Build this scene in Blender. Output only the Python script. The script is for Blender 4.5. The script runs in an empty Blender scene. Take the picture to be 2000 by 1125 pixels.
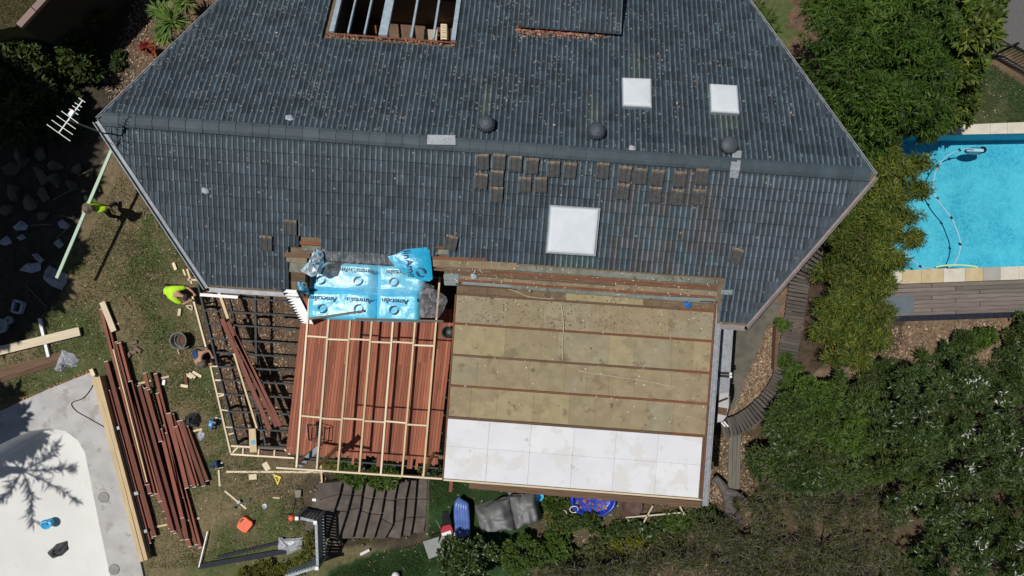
import bpy, bmesh, math, random
import numpy as np
from mathutils import Vector, Matrix, Euler
random.seed(7); RNG = np.random.default_rng(11)
R = math.radians
scene = bpy.context.scene
C = scene.collection

# ---------------------------------------------------------------- camera, sky, sun, exposure
FOC, CAMZ = 1360.0, 24.5            # focal length in photo pixels, flying height of the drone
cam_d = bpy.data.cameras.new('camera'); cam = bpy.data.objects.new('camera', cam_d); C.objects.link(cam)
cam.location = (0, 0, CAMZ); cam.rotation_euler = (0, 0, 0)
cam_d.sensor_width = 36; cam_d.lens = 36 * FOC / 2000; cam_d.clip_end = 400; cam_d.clip_start = 0.1
scene.camera = cam
SUN_EL, SHADOW = R(70.5), Vector((0.988, -0.155))      # shadows fall to the right and slightly down
world = bpy.data.worlds.new('World'); scene.world = world; world.use_nodes = True
wn = world.node_tree.nodes; wl = world.node_tree.links
bg = wn['Background']; sky = wn.new('ShaderNodeTexSky'); sky.sky_type = 'NISHITA'; sky.sun_disc = False
sky.sun_elevation = SUN_EL
az = math.atan2(-SHADOW.x, -SHADOW.y)                  # compass direction of the sun seen from the ground
sky.sun_rotation = az % (2 * math.pi)
wl.new(sky.outputs[0], bg.inputs[0]); bg.inputs[1].default_value = 0.05
sun_d = bpy.data.lights.new('sun', 'SUN'); sun = bpy.data.objects.new('sun', sun_d); C.objects.link(sun)
sun_d.energy = 5.0; sun_d.angle = R(0.5); sun_d.color = (1.0, 0.96, 0.9)
sd = Vector((SHADOW.x * math.cos(SUN_EL), SHADOW.y * math.cos(SUN_EL), -math.sin(SUN_EL)))
sun.rotation_euler = sd.to_track_quat('-Z', 'Y').to_euler()
sun.location = (-12, 2, 30)
vs = scene.view_settings; vs.view_transform = 'Standard'; vs.look = 'None'; vs.exposure = -0.45; vs.gamma = 1.0; vs.use_curve_mapping = False
scene.cycles.max_bounces = 6; scene.cycles.transparent_max_bounces = 12; scene.cycles.caustics_reflective = False; scene.cycles.caustics_refractive = False

# ---------------------------------------------------------------- helpers
def W(px, py, z=0.0):
    D = CAMZ - z
    return Vector(((px - 1000) / FOC * D, -(py - 562.5) / FOC * D, z))

def sstep(a, b, x):
    t = np.clip((np.asarray(x, float) - a) / (b - a), 0, 1); return t * t * (3 - 2 * t)

def gh(x, y):
    """height of the ground: level on the left, down the stone steps to the lower garden"""
    x = np.asarray(x, float); y = np.asarray(y, float)
    low = -1.4 * np.clip((x + 6.75) / 3.55, 0, 1) * (x > -6.75)
    low = np.where(x > 10.2, -1.4 + 0.8 * sstep(10.2, 13.5, x), low)
    low = np.where(x < -6.75, 0, low)
    low = low - 0.55 * sstep(-6.9, -6.0, x) * sstep(-3.0, -3.6, x) * sstep(-9.3, -8.95, y) * sstep(-6.4, -6.7, y)      # sunk under the stone steps
    return low

def G(px, py, dz=0.0):
    z = 0.0
    for _ in range(12):
        p = W(px, py, z + dz); z = float(gh(p.x, p.y))
    return W(px, py, z + dz)

ORIG = {}
def worldorig(o): return ORIG.get(o.name, Vector((0, 0, 0))) if o else Vector((0, 0, 0))

class MB:
    def __init__(s): s.v = []; s.f = []; s.m = []
    def add(s, vs, fs, mi=0):
        b = len(s.v); s.v += [tuple(p) for p in vs]; s.f += [tuple(b + i for i in f) for f in fs]; s.m += [mi] * len(fs); return s
    def hexa(s, p, mi=0):      # 8 points: bottom 4, top 4
        return s.add(p, [(3, 2, 1, 0), (4, 5, 6, 7), (0, 1, 5, 4), (1, 2, 6, 5), (2, 3, 7, 6), (3, 0, 4, 7)], mi)
    def box(s, c, d, rz=0, mi=0):
        c = Vector(c); q = Matrix.Rotation(rz, 3, 'Z'); P = []
        for z in (-.5, .5):
            for x, y in ((-.5, -.5), (.5, -.5), (.5, .5), (-.5, .5)):
                P.append(c + q @ Vector((x * d[0], y * d[1], z * d[2])))
        return s.hexa(P, mi)
    def beam(s, a, b, w, h, mi=0, up=Vector((0, 0, 1))):   # centre line a-b, width w, height h
        a = Vector(a); b = Vector(b); d = (b - a).normalized(); sx = d.cross(up)
        if sx.length < 1e-4: sx = Vector((1, 0, 0))
        sx.normalize(); u = sx.cross(d).normalized(); P = []
        for t in (-h / 2, h / 2):
            for e, k in ((a, -1), (b, -1), (b, 1), (a, 1)):
                P.append(e + sx * (k * w / 2) + u * t)
        return s.hexa(P, mi)
    def prism(s, poly, z0, z1, mi=0, cap=True):
        n = len(poly); zz0 = z0 if hasattr(z0, '__len__') else [z0] * n; zz1 = z1 if hasattr(z1, '__len__') else [z1] * n
        vs = [(p[0], p[1], zz0[i]) for i, p in enumerate(poly)] + [(p[0], p[1], zz1[i]) for i, p in enumerate(poly)]
        fs = [(i, (i + 1) % n, n + (i + 1) % n, n + i) for i in range(n)]
        if cap: fs += [tuple(range(n - 1, -1, -1)), tuple(range(n, 2 * n))]
        return s.add(vs, fs, mi)
    def slab(s, quad, th, mi=0):   # quad of 4 top points, thickness downwards
        q = [Vector(p) for p in quad]; n = (q[1] - q[0]).cross(q[3] - q[0]).normalized()
        if n.z < 0: n = -n; q = q[::-1]
        return s.hexa([p - n * th for p in q] + q, mi)
    def tube(s, pts, r, n=8, mi=0, cap=True, closed=False):
        pts = [Vector(p) for p in pts]; rr = r if hasattr(r, '__len__') else [r] * len(pts); b = len(s.v); k = len(pts)
        up = Vector((0, 0, 1))
        for i, p in enumerate(pts):
            d = (pts[min(i + 1, k - 1)] - pts[max(i - 1, 0)]) if not closed else (pts[(i + 1) % k] - pts[i - 1])
            d.normalize(); sx = d.cross(up)
            if sx.length < 0.02: sx = d.cross(Vector((1, 0, 0)))
            sx.normalize(); u = sx.cross(d)
            for j in range(n):
                a = 2 * math.pi * j / n; q = p + (sx * math.cos(a) + u * math.sin(a)) * rr[i]; s.v.append(tuple(q))
        for i in range(k if closed else k - 1):
            i2 = (i + 1) % k
            for j in range(n):
                s.f.append((b + i * n + j, b + i * n + (j + 1) % n, b + i2 * n + (j + 1) % n, b + i2 * n + j)); s.m.append(mi)
        if cap and not closed:
            s.f.append(tuple(b + j for j in range(n - 1, -1, -1))); s.m.append(mi)
            s.f.append(tuple(b + (k - 1) * n + j for j in range(n))); s.m.append(mi)
        return s
    def lathe(s, prof, c, n=20, mi=0, sx=1, sy=1, rz=0):
        c = Vector(c); b = len(s.v); k = len(prof)
        for (r, z) in prof:
            for j in range(n):
                a = 2 * math.pi * j / n; x = r * sx * math.cos(a); y = r * sy * math.sin(a)
                s.v.append((c.x + x * math.cos(rz) - y * math.sin(rz), c.y + x * math.sin(rz) + y * math.cos(rz), c.z + z))
        for i in range(k - 1):
            for j in range(n):
                s.f.append((b + i * n + j, b + i * n + (j + 1) % n, b + (i + 1) * n + (j + 1) % n, b + (i + 1) * n + j)); s.m.append(mi)
        s.f.append(tuple(b + j for j in range(n - 1, -1, -1))); s.m.append(mi)
        s.f.append(tuple(b + (k - 1) * n + j for j in range(n))); s.m.append(mi)
        return s
    def build(s, name, mats, parent=None, smooth=False, recalc=False, bevel=0):
        me = bpy.data.meshes.new(name)
        o0 = worldorig(parent)
        if parent is None and s.v:
            a = np.array(s.v); o0 = Vector(((a[:, 0].min() + a[:, 0].max()) / 2, (a[:, 1].min() + a[:, 1].max()) / 2, a[:, 2].min()))
        me.from_pydata([(x - o0.x, y - o0.y, z - o0.z) for x, y, z in s.v], [], s.f)
        for m in (mats if isinstance(mats, (list, tuple)) else [mats]): me.materials.append(m)
        if len(me.materials) > 1: me.polygons.foreach_set('material_index', s.m)
        if recalc or bevel:
            bm = bmesh.new(); bm.from_mesh(me)
            if recalc: bmesh.ops.recalc_face_normals(bm, faces=bm.faces)
            if bevel: bmesh.ops.bevel(bm, geom=bm.edges[:], offset=bevel, segments=1, affect='EDGES')
            bm.to_mesh(me); bm.free()
        if smooth: me.polygons.foreach_set('use_smooth', [True] * len(me.polygons))
        o = bpy.data.objects.new(name, me); C.objects.link(o)
        if parent is None: o.location = o0
        else: o.parent = parent
        ORIG[o.name] = o0
        return o

def thing(name, label, cat, loc, group=None):
    o = bpy.data.objects.new(name, None); C.objects.link(o); o.location = loc; o.empty_display_size = 0.2
    ORIG[o.name] = Vector(loc); o['label'] = label; o['category'] = cat
    if group: o['group'] = group
    return o
def tag(o, label, cat, group=None):
    o['label'] = label; o['category'] = cat
    if group: o['group'] = group
    return o
def structure(o): o['kind'] = 'structure'; return o
def stuff(o, label=None, cat=None):
    o['kind'] = 'stuff'
    if label: o['label'] = label
    if cat: o['category'] = cat
    return o

_boxmesh = {}
def plank(name, a, b, w, h, mat, parent=None, roll=0.0):
    """a straight board: local x runs along its length so the grain follows it; a, b on the centre of its underside"""
    a = Vector(a); b = Vector(b); L = (b - a).length
    key = (round(L, 2), round(w, 3), round(h, 3), mat.name)
    if key not in _boxmesh:
        m = MB().hexa([(0, -w/2, 0), (L, -w/2, 0), (L, w/2, 0), (0, w/2, 0), (0, -w/2, h), (L, -w/2, h), (L, w/2, h), (0, w/2, h)])
        me = bpy.data.meshes.new(name); me.from_pydata(m.v, [], m.f); me.materials.append(mat); _boxmesh[key] = me
    o = bpy.data.objects.new(name, _boxmesh[key]); C.objects.link(o)
    d = (b - a).normalized(); sy = Vector((0, 0, 1)).cross(d)
    if sy.length < 1e-4: sy = Vector((0, 1, 0))
    sy.normalize(); u = d.cross(sy)
    if roll: q = Matrix.Rotation(roll, 3, d); sy = q @ sy; u = q @ u
    M = Matrix((d, sy, u)).transposed().to_4x4(); o0 = worldorig(parent); M.translation = a - o0
    if parent: o.parent = parent
    o.matrix_basis = M; ORIG[o.name] = a
    return o

# ---------------------------------------------------------------- materials
def nodes_of(name):
    m = bpy.data.materials.new(name); m.use_nodes = True; nt = m.node_tree; return m, nt, nt.nodes['Principled BSDF']

def mix(nt, fac, a, b, mode='MIX'):
    n = nt.nodes.new('ShaderNodeMix'); n.data_type = 'RGBA'; n.blend_type = mode
    for sock, v in ((n.inputs[0], fac), (n.inputs[6], a), (n.inputs[7], b)):
        if isinstance(v, (int, float)): sock.default_value = v
        elif isinstance(v, tuple): sock.default_value = v if len(v) == 4 else (*v, 1)
        else: nt.links.new(v, sock)
    return n.outputs[2]

def noise(nt, vec, scale, detail=4, rough=0.55, kind='noise'):
    n = nt.nodes.new('ShaderNodeTexNoise'); n.inputs['Scale'].default_value = scale; n.inputs['Detail'].default_value = detail; n.inputs['Roughness'].default_value = rough
    if vec is not None: nt.links.new(vec, n.inputs['Vector'])
    return n.outputs[0]

def ramp(nt, fac, stops):
    n = nt.nodes.new('ShaderNodeValToRGB'); e = n.color_ramp.elements
    while len(e) < len(stops): e.new(0.5)
    for i, (p, c) in enumerate(stops):
        e[i].position = p; e[i].color = (c, c, c, 1) if isinstance(c, (int, float)) else (*c, 1)
    nt.links.new(fac, n.inputs[0]); return n.outputs[0]

def coords(nt, kind, stretch=(1, 1, 1), rnd=False):
    if kind == 'world': out = nt.nodes.new('ShaderNodeNewGeometry').outputs['Position']
    else: out = nt.nodes.new('ShaderNodeTexCoord').outputs['Object']
    if rnd:
        oi = nt.nodes.new('ShaderNodeObjectInfo'); v = nt.nodes.new('ShaderNodeVectorMath'); v.operation = 'SCALE'
        cb = nt.nodes.new('ShaderNodeCombineXYZ')
        for i in range(3): nt.links.new(oi.outputs['Random'], cb.inputs[i])
        nt.links.new(cb.outputs[0], v.inputs[0]); v.inputs['Scale'].default_value = 37.0
        ad = nt.nodes.new('ShaderNodeVectorMath'); nt.links.new(out, ad.inputs[0]); nt.links.new(v.outputs[0], ad.inputs[1]); out = ad.outputs[0]
    if stretch != (1, 1, 1):
        m = nt.nodes.new('ShaderNodeMapping'); m.inputs['Scale'].default_value = stretch; nt.links.new(out, m.inputs[0]); out = m.outputs[0]
    return out

def bump(nt, b, h, strength, dist=0.02):
    n = nt.nodes.new('ShaderNodeBump'); n.inputs['Strength'].default_value = strength; n.inputs['Distance'].default_value = dist
    nt.links.new(h, n.inputs['Height']); nt.links.new(n.outputs[0], b.inputs['Normal'])

def pm(name, c1, c2=None, scale=6, rough=0.75, bmp=0.0, bscale=None, metal=0.0, space='world', stretch=(1, 1, 1), rnd=0.0, lo=0.35, hi=0.65, spots=None, detail=5, spec=None):
    m, nt, b = nodes_of(name)
    v = coords(nt, space, stretch, rnd=(rnd > 0 and space == 'object'))
    c2 = c2 or tuple(x * 0.7 for x in c1)
    f = noise(nt, v, scale, detail)
    col = mix(nt, ramp(nt, f, [(lo, 0.0), (hi, 1.0)]), c1, c2)
    if rnd > 0:
        oi = nt.nodes.new('ShaderNodeObjectInfo'); mr = nt.nodes.new('ShaderNodeMapRange'); nt.links.new(oi.outputs['Random'], mr.inputs[0])
        mr.inputs[3].default_value = 1 - rnd; mr.inputs[4].default_value = 1 + rnd
        vm = nt.nodes.new('ShaderNodeVectorMath'); vm.operation = 'SCALE'; nt.links.new(col, vm.inputs[0]); nt.links.new(mr.outputs[0], vm.inputs['Scale']); col = vm.outputs[0]
    if spots:   # (scale, threshold, colour): stains and scuffs
        for (ss, th, sc) in spots:
            n2 = noise(nt, coords(nt, 'world'), ss, 6, 0.65)
            col = mix(nt, ramp(nt, n2, [(th, 0.0), (min(th + 0.06, 1), 1.0)]), col, sc)
    nt.links.new(col, b.inputs['Base Color']); b.inputs['Roughness'].default_value = rough; b.inputs['Metallic'].default_value = metal
    if spec is not None: b.inputs['Specular IOR Level'].default_value = spec
    if bmp: bump(nt, b, noise(nt, v, bscale or scale * 3, 5), bmp)
    return m

def leafmat(name, stops, trans=0.25, rough=0.55, spec=0.3):
    m, nt, b = nodes_of(name)
    g = nt.nodes.new('ShaderNodeNewGeometry')
    col = ramp(nt, g.outputs['Random Per Island'], stops)
    big = noise(nt, g.outputs['Position'], 0.9, 3)
    col = mix(nt, 1.0, col, ramp(nt, big, [(0.35, 0.78), (0.65, 1.28)]), 'MULTIPLY')
    nt.links.new(col, b.inputs['Base Color']); b.inputs['Roughness'].default_value = rough; b.inputs['Specular IOR Level'].default_value = spec
    t = nt.nodes.new('ShaderNodeBsdfTranslucent'); nt.links.new(col, t.inputs[0])
    mx = nt.nodes.new('ShaderNodeMixShader'); mx.inputs[0].default_value = trans
    nt.links.new(b.outputs[0], mx.inputs[1]); nt.links.new(t.outputs[0], mx.inputs[2])
    nt.links.new(mx.outputs[0], nt.nodes['Material Output'].inputs[0])
    return m

def attrmat(name, rough=0.9, nscale=9, amount=0.5, bmp=0.3, fine=45, spec=0.2):
    """colour from the mesh's own 'tint' attribute, broken up by noise"""
    m, nt, b = nodes_of(name)
    a = nt.nodes.new('ShaderNodeAttribute'); a.attribute_name = 'tint'
    p = nt.nodes.new('ShaderNodeNewGeometry').outputs['Position']
    f = noise(nt, p, nscale, 6, 0.65); f2 = noise(nt, p, fine, 4, 0.7)
    k = ramp(nt, f, [(0.3, 1 - amount), (0.7, 1 + amount * 0.6)]); k2 = ramp(nt, f2, [(0.3, 0.6), (0.7, 1.35)])
    col = mix(nt, 1.0, a.outputs['Color'], k, 'MULTIPLY'); col = mix(nt, 1.0, col, k2, 'MULTIPLY')
    nt.links.new(col, b.inputs['Base Color']); b.inputs['Roughness'].default_value = rough; b.inputs['Specular IOR Level'].default_value = spec
    bump(nt, b, f2, bmp, 0.05)
    return m

def film(name, col, alpha, rough=0.15, bscale=9, metal=0.0):
    """thin crumpled plastic film: partly see-through, glossy"""
    m, nt, b = nodes_of(name)
    b.inputs['Base Color'].default_value = (*col, 1); b.inputs['Roughness'].default_value = rough; b.inputs['Metallic'].default_value = metal
    p = nt.nodes.new('ShaderNodeNewGeometry').outputs['Position']; n1 = noise(nt, p, bscale, 3)
    bump(nt, b, n1, 0.6, 0.08)
    a = ramp(nt, noise(nt, p, bscale * 0.7, 4), [(0.42, alpha * 0.35), (0.6, alpha), (0.78, min(alpha * 2.2, 1))])
    nt.links.new(a, b.inputs['Alpha'])
    return m

M = {}
WOOD = dict(space='object', stretch=(0.35, 9, 9), scale=5, rnd=0.16)
M['pine'] = pm('pine', (0.66, 0.51, 0.30), (0.50, 0.36, 0.18), rough=0.6, **WOOD)
M['pine_pale'] = pm('pine_pale', (0.72, 0.62, 0.44), (0.60, 0.48, 0.31), rough=0.6, **WOOD)
M['red'] = pm('red_hardwood', (0.225, 0.076, 0.048), (0.14, 0.046, 0.03), rough=0.65, spec=0.25, **{**WOOD, 'rnd': 0.4})
M['red_end'] = pm('end_seal', (0.72, 0.62, 0.60), (0.55, 0.45, 0.42))
M['deck'] = pm('deck_hardwood', (0.33, 0.116, 0.064), (0.225, 0.072, 0.042), rough=0.7, spec=0.25, **{**WOOD, 'rnd': 0.3})
M['oldwood'] = pm('weathered_timber', (0.15, 0.088, 0.05), (0.085, 0.048, 0.028), rough=0.85, **{**WOOD, 'rnd': 0.25})
M['batten'] = pm('red_batten', (0.20, 0.075, 0.03), (0.12, 0.045, 0.022), rough=0.85, **WOOD)
M['grey_wood'] = pm('grey_timber', (0.17, 0.15, 0.12), (0.09, 0.08, 0.065), rough=0.85, **WOOD)
M['boardwalk'] = pm('boardwalk_timber', (0.10, 0.088, 0.075), (0.055, 0.048, 0.042), rough=0.85, **{**WOOD, 'rnd': 0.3})
M['pooldeck'] = pm('pool_deck_timber', (0.185, 0.158, 0.14), (0.12, 0.10, 0.09), rough=0.8, **{**WOOD, 'rnd': 0.22})
M['green_timber'] = pm('primed_green_timber', (0.42, 0.55, 0.43), (0.36, 0.48, 0.37), rough=0.6, **{**WOOD, 'rnd': 0})
M['steel'] = pm('dark_steel', (0.06, 0.066, 0.07), (0.038, 0.042, 0.046), scale=7, rough=0.65, spec=0.2)
M['white'] = pm('white_paint', (0.78, 0.79, 0.80), (0.70, 0.71, 0.72), scale=3, rough=0.5)
M['skylight'] = pm('white_acrylic', (0.66, 0.70, 0.735), (0.61, 0.65, 0.69), scale=2.5, rough=0.25)
M['galv'] = pm('galvanised_metal', (0.36, 0.38, 0.40), (0.25, 0.265, 0.28), scale=9, rough=0.45, metal=0.35)
M['lead'] = pm('lead_flashing', (0.34, 0.37, 0.40), (0.24, 0.27, 0.29), scale=11, rough=0.5, metal=0.25)
M['gutter'] = pm('gutter_paint', (0.30, 0.33, 0.36), (0.20, 0.22, 0.24), scale=5, rough=0.5)
M['pinkgutter'] = pm('faded_fascia', (0.26, 0.22, 0.215), (0.18, 0.16, 0.16), scale=5, rough=0.6)
M['black'] = pm('black_plastic', (0.012, 0.012, 0.013), (0.02, 0.02, 0.02), rough=0.45)
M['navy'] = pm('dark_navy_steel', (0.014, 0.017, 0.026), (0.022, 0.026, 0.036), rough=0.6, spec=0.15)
M['brick'] = pm('brick_wall', (0.22, 0.15, 0.11), (0.15, 0.10, 0.075), scale=12, rough=0.9)
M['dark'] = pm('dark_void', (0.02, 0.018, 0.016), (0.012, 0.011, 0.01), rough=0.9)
M['concrete'] = pm('concrete', (0.46, 0.455, 0.45), (0.37, 0.36, 0.355), scale=1.6, rough=0.9, bmp=0.1, spots=[(2.2, 0.57, (0.33, 0.31, 0.29)), (9, 0.66, (0.36, 0.33, 0.30))])
M['path'] = pm('old_path_concrete', (0.13, 0.12, 0.095), (0.085, 0.08, 0.065), scale=2.5, rough=0.95, spots=[(5, 0.6, (0.07, 0.07, 0.04))])
M['render'] = pm('pool_render', (0.66, 0.66, 0.645), (0.61, 0.605, 0.58), scale=0.7, rough=0.8, spots=[(0.9, 0.62, (0.57, 0.56, 0.53))])
M['asphalt'] = pm('asphalt', (0.12, 0.115, 0.115), (0.09, 0.088, 0.09), scale=25, rough=0.95)
M['hivis'] = pm('hi_vis_cloth', (0.50, 0.85, 0.02), (0.42, 0.72, 0.02), scale=7, rough=0.8)
M['skin'] = pm('skin', (0.48, 0.27, 0.18), (0.42, 0.22, 0.15), scale=8, rough=0.6)
M['bluecloth'] = pm('blue_cloth', (0.025, 0.065, 0.17), (0.018, 0.045, 0.12), scale=8, rough=0.85)
M['darkcloth'] = pm('dark_work_cloth', (0.025, 0.026, 0.032), (0.04, 0.04, 0.046), scale=8, rough=0.9)
M['greycloth'] = pm('khaki_cloth', (0.15, 0.125, 0.095), (0.11, 0.09, 0.07), scale=9, rough=0.9)
M['tarp_grey'] = pm('grey_cover', (0.20, 0.203, 0.207), (0.16, 0.163, 0.166), scale=3, rough=0.6, bmp=0.5, bscale=5)
M['blue'] = pm('blue_plastic', (0.025, 0.20, 0.55), (0.02, 0.14, 0.42), scale=5, rough=0.4)
M['skyblue'] = pm('light_blue_plastic', (0.06, 0.45, 0.72), (0.05, 0.36, 0.6), scale=5, rough=0.4)
M['orange'] = pm('orange_plastic', (0.80, 0.13, 0.035), (0.68, 0.10, 0.03), scale=6, rough=0.45)
M['yellow'] = pm('yellow_plastic', (0.72, 0.55, 0.03), (0.6, 0.45, 0.03), scale=6, rough=0.45)
M['redcloth'] = pm('red_cloth', (0.42, 0.02, 0.03), (0.32, 0.015, 0.022), scale=6, rough=0.7)
M['bluevinyl'] = pm('blue_vinyl', (0.075, 0.13, 0.38), (0.11, 0.19, 0.48), scale=4, rough=0.35, bmp=0.3)
M['stone'] = pm('step_stone', (0.115, 0.094, 0.078), (0.07, 0.058, 0.05), scale=3, rough=0.9, bmp=0.4, rnd=0.2, space='world', spots=[(4, 0.62, (0.15, 0.14, 0.13)), (7, 0.64, (0.05, 0.055, 0.03))])
M['rock'] = pm('grey_rock', (0.15, 0.125, 0.105), (0.08, 0.068, 0.058), scale=3, rough=0.95, bmp=0.5, rnd=0.25)
M['paper'] = pm('crumpled_plastic', (0.48, 0.50, 0.56), (0.36, 0.38, 0.45), scale=6, rough=0.45, bmp=0.6)
M['coping'] = pm('sandstone', (0.52, 0.45, 0.33), (0.42, 0.36, 0.26), scale=3, rough=0.85, space='world', rnd=0.2)
M['bark'] = pm('bark', (0.13, 0.118, 0.105), (0.07, 0.062, 0.055), scale=12, rough=0.95, bmp=0.5)
M['twig'] = pm('dry_twig', (0.21, 0.18, 0.145), (0.12, 0.10, 0.085), scale=9, rough=0.9)
M['mulch_leaf'] = leafmat('leaf_litter', [(0.0, (0.095, 0.056, 0.036)), (0.5, (0.20, 0.128, 0.078)), (0.85, (0.32, 0.235, 0.155)), (1, (0.48, 0.41, 0.31))], 0.05)
M['scrap'] = leafmat('pale_scraps', [(0.0, (0.62, 0.60, 0.55)), (0.6, (0.5, 0.45, 0.35)), (1, (0.35, 0.25, 0.16))], 0.0)
M['rust_leaf'] = leafmat('rusty_leaves', [(0.0, (0.20, 0.06, 0.03)), (0.5, (0.34, 0.13, 0.06)), (1, (0.45, 0.26, 0.14))], 0.05)
M['grass_dry'] = leafmat('dry_grass', [(0.0, (0.085, 0.092, 0.034)), (0.45, (0.15, 0.135, 0.06)), (0.8, (0.21, 0.17, 0.09)), (1, (0.28, 0.23, 0.14))], 0.15)
M['grass_green'] = leafmat('green_grass', [(0.0, (0.055, 0.075, 0.022)), (0.5, (0.09, 0.11, 0.035)), (0.85, (0.13, 0.135, 0.05)), (1, (0.19, 0.17, 0.08))], 0.15)
M['turf'] = leafmat('green_turf', [(0.0, (0.02, 0.05, 0.015)), (0.7, (0.035, 0.075, 0.02)), (1, (0.06, 0.10, 0.03))], 0.1)

def np_mesh(name, verts, faces, mats, parent=None, smooth=False, attr=None, mi=None):
    """fast mesh from arrays; faces is (n,3) or (n,4)"""
    o0 = worldorig(parent)
    if parent is None: o0 = Vector(((verts[:, 0].min() + verts[:, 0].max()) / 2, (verts[:, 1].min() + verts[:, 1].max()) / 2, verts[:, 2].min()))
    v = verts - np.array(o0)[None]; nf, k = faces.shape
    me = bpy.data.meshes.new(name); me.vertices.add(len(v)); me.vertices.foreach_set('co', v.astype(np.float32).ravel())
    me.loops.add(nf * k); me.loops.foreach_set('vertex_index', faces.astype(np.int32).ravel())
    me.polygons.add(nf); me.polygons.foreach_set('loop_start', np.arange(0, nf * k, k, dtype=np.int32))
    for m in (mats if isinstance(mats, (list, tuple)) else [mats]): me.materials.append(m)
    if mi is not None: me.polygons.foreach_set('material_index', mi.astype(np.int32))
    if attr is not None:
        a = me.color_attributes.new('tint', 'FLOAT_COLOR', 'POINT'); c = np.ones((len(v), 4), np.float32); c[:, :attr.shape[1]] = attr; a.data.foreach_set('color', c.ravel())
    if smooth: me.polygons.foreach_set('use_smooth', np.ones(nf, bool))
    me.update(calc_edges=True); me.validate()
    o = bpy.data.objects.new(name, me); C.objects.link(o)
    if parent is None: o.location = o0
    else: o.parent = parent
    ORIG[o.name] = o0
    return o

def unit(a): return a / np.maximum(np.linalg.norm(a, axis=1, keepdims=True), 1e-9)

def leaves(name, base, d, L, wd, mat, parent=None, droop=0.0, up=None, attr=None):
    """one diamond-shaped leaf for each base point"""
    n = len(base); d = unit(d); L = np.broadcast_to(L, n); wd = np.broadcast_to(wd, n)
    if up is None: up = unit(RNG.normal(size=(n, 3)) * 0.5 + np.array([0, 0, 1.0]))
    s = unit(np.cross(d, up)); nn = np.cross(s, d)
    v = np.empty((n, 4, 3)); v[:, 0] = base
    mid = base + d * (L * 0.5)[:, None] - nn * (L * 0.06)[:, None]
    v[:, 1] = mid + s * (wd / 2)[:, None]; v[:, 3] = mid - s * (wd / 2)[:, None]
    v[:, 2] = base + d * L[:, None]; v[:, 2, 2] -= droop * L
    f = np.arange(n * 4).reshape(n, 4)
    return np_mesh(name, v.reshape(-1, 3), f, mat, parent)

def vnoise(x, y, seed=0):
    """smooth value noise in numpy"""
    r = np.random.default_rng(seed); T = r.random((64, 64))
    xi = np.floor(x).astype(int); yi = np.floor(y).astype(int); fx = x - xi; fy = y - yi
    fx = fx * fx * (3 - 2 * fx); fy = fy * fy * (3 - 2 * fy)
    a = T[xi % 64, yi % 64]; b = T[(xi + 1) % 64, yi % 64]; c = T[xi % 64, (yi + 1) % 64]; d = T[(xi + 1) % 64, (yi + 1) % 64]
    return (a * (1 - fx) + b * fx) * (1 - fy) + (c * (1 - fx) + d * fx) * fy

def inpoly(x, y, poly):
    x = np.asarray(x); y = np.asarray(y); r = np.zeros(x.shape, bool); n = len(poly)
    for i in range(n):
        x1, y1 = poly[i]; x2, y2 = poly[(i + 1) % n]
        if y1 == y2: continue
        c = ((y1 > y) != (y2 > y)) & (x < (x2 - x1) * (y - y1) / (y2 - y1) + x1); r ^= c
    return r

def sample_px(poly, n):
    """random photo-pixel points inside a polygon"""
    p = np.array(poly, float); a = p.min(0); b = p.max(0); out = np.zeros((0, 2))
    while len(out) < n:
        q = RNG.random((n * 2, 2)) * (b - a) + a; out = np.vstack([out, q[inpoly(q[:, 0], q[:, 1], poly)]])
    return out[:n]

def to_ground(q, dz=0.0):
    z = np.zeros(len(q))
    for _ in range(8):
        D = CAMZ - z - dz; x = (q[:, 0] - 1000) / FOC * D; y = -(q[:, 1] - 562.5) / FOC * D; z = gh(x, y)
    return np.stack([x, y, z + dz], 1)

def flakes(name, poly, n, size, mat, label, cat, dz=0.02, zfun=None, parent=None, elong=2.0):
    q = sample_px(poly, n); b = zfun(q) if zfun else to_ground(q, dz)
    a = RNG.random(n) * 6.283; d = np.stack([np.cos(a), np.sin(a), RNG.normal(size=n) * 0.15], 1); L = size * (0.5 + RNG.random(n))
    o = leaves(name, b, d, L, L / elong, mat, parent)
    return stuff(o, label, cat) if parent is None else stuff(o)

# ================================================================ THE SETTING: ground, paths, pools, retaining wall
gx = np.concatenate([np.linspace(-70, -20, 21)[:-1], np.arange(-20, 20.01, 0.14), np.linspace(20, 70, 21)[1:]])
gy = np.concatenate([np.linspace(-70, -12, 21)[:-1], np.arange(-12, 12.01, 0.14), np.linspace(12, 70, 21)[1:]])
GX, GY = np.meshgrid(gx, gy); GZ = gh(GX, GY)
GZ = GZ + (vnoise(GX * 1.3, GY * 1.3, 5) - 0.5) * 0.05 + (vnoise(GX * 4, GY * 4, 6) - 0.5) * 0.025
PX = 1000 + GX * FOC / (CAMZ - GZ); PY = 562.5 - GY * FOC / (CAMZ - GZ)
wob = (vnoise(GX * 1.7, GY * 1.7, 9) - 0.5) * 46 + (vnoise(GX * 6, GY * 6, 8) - 0.5) * 22
PXw, PYw = PX + wob, PY + (vnoise(GX * 1.9 + 9, GY * 1.9, 10) - 0.5) * 40
POOL_R = [(1716, 262), (2120, 256), (2120, 517), (1716, 533)]          # right pool water, photo pixels
pool_l_in = [(-160, 1000), (-60, 905), (0, 868), (55, 842), (95, 836), (128, 842), (152, 860), (166, 885), (174, 925), (195, 1030), (216, 1130), (240, 1260), (-160, 1260)]
pool_l_out = [(-200, 900), (-60, 838), (0, 803), (90, 762), (180, 726), (186, 738), (214, 850), (240, 952), (277, 1112), (310, 1270), (-200, 1270)]
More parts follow.
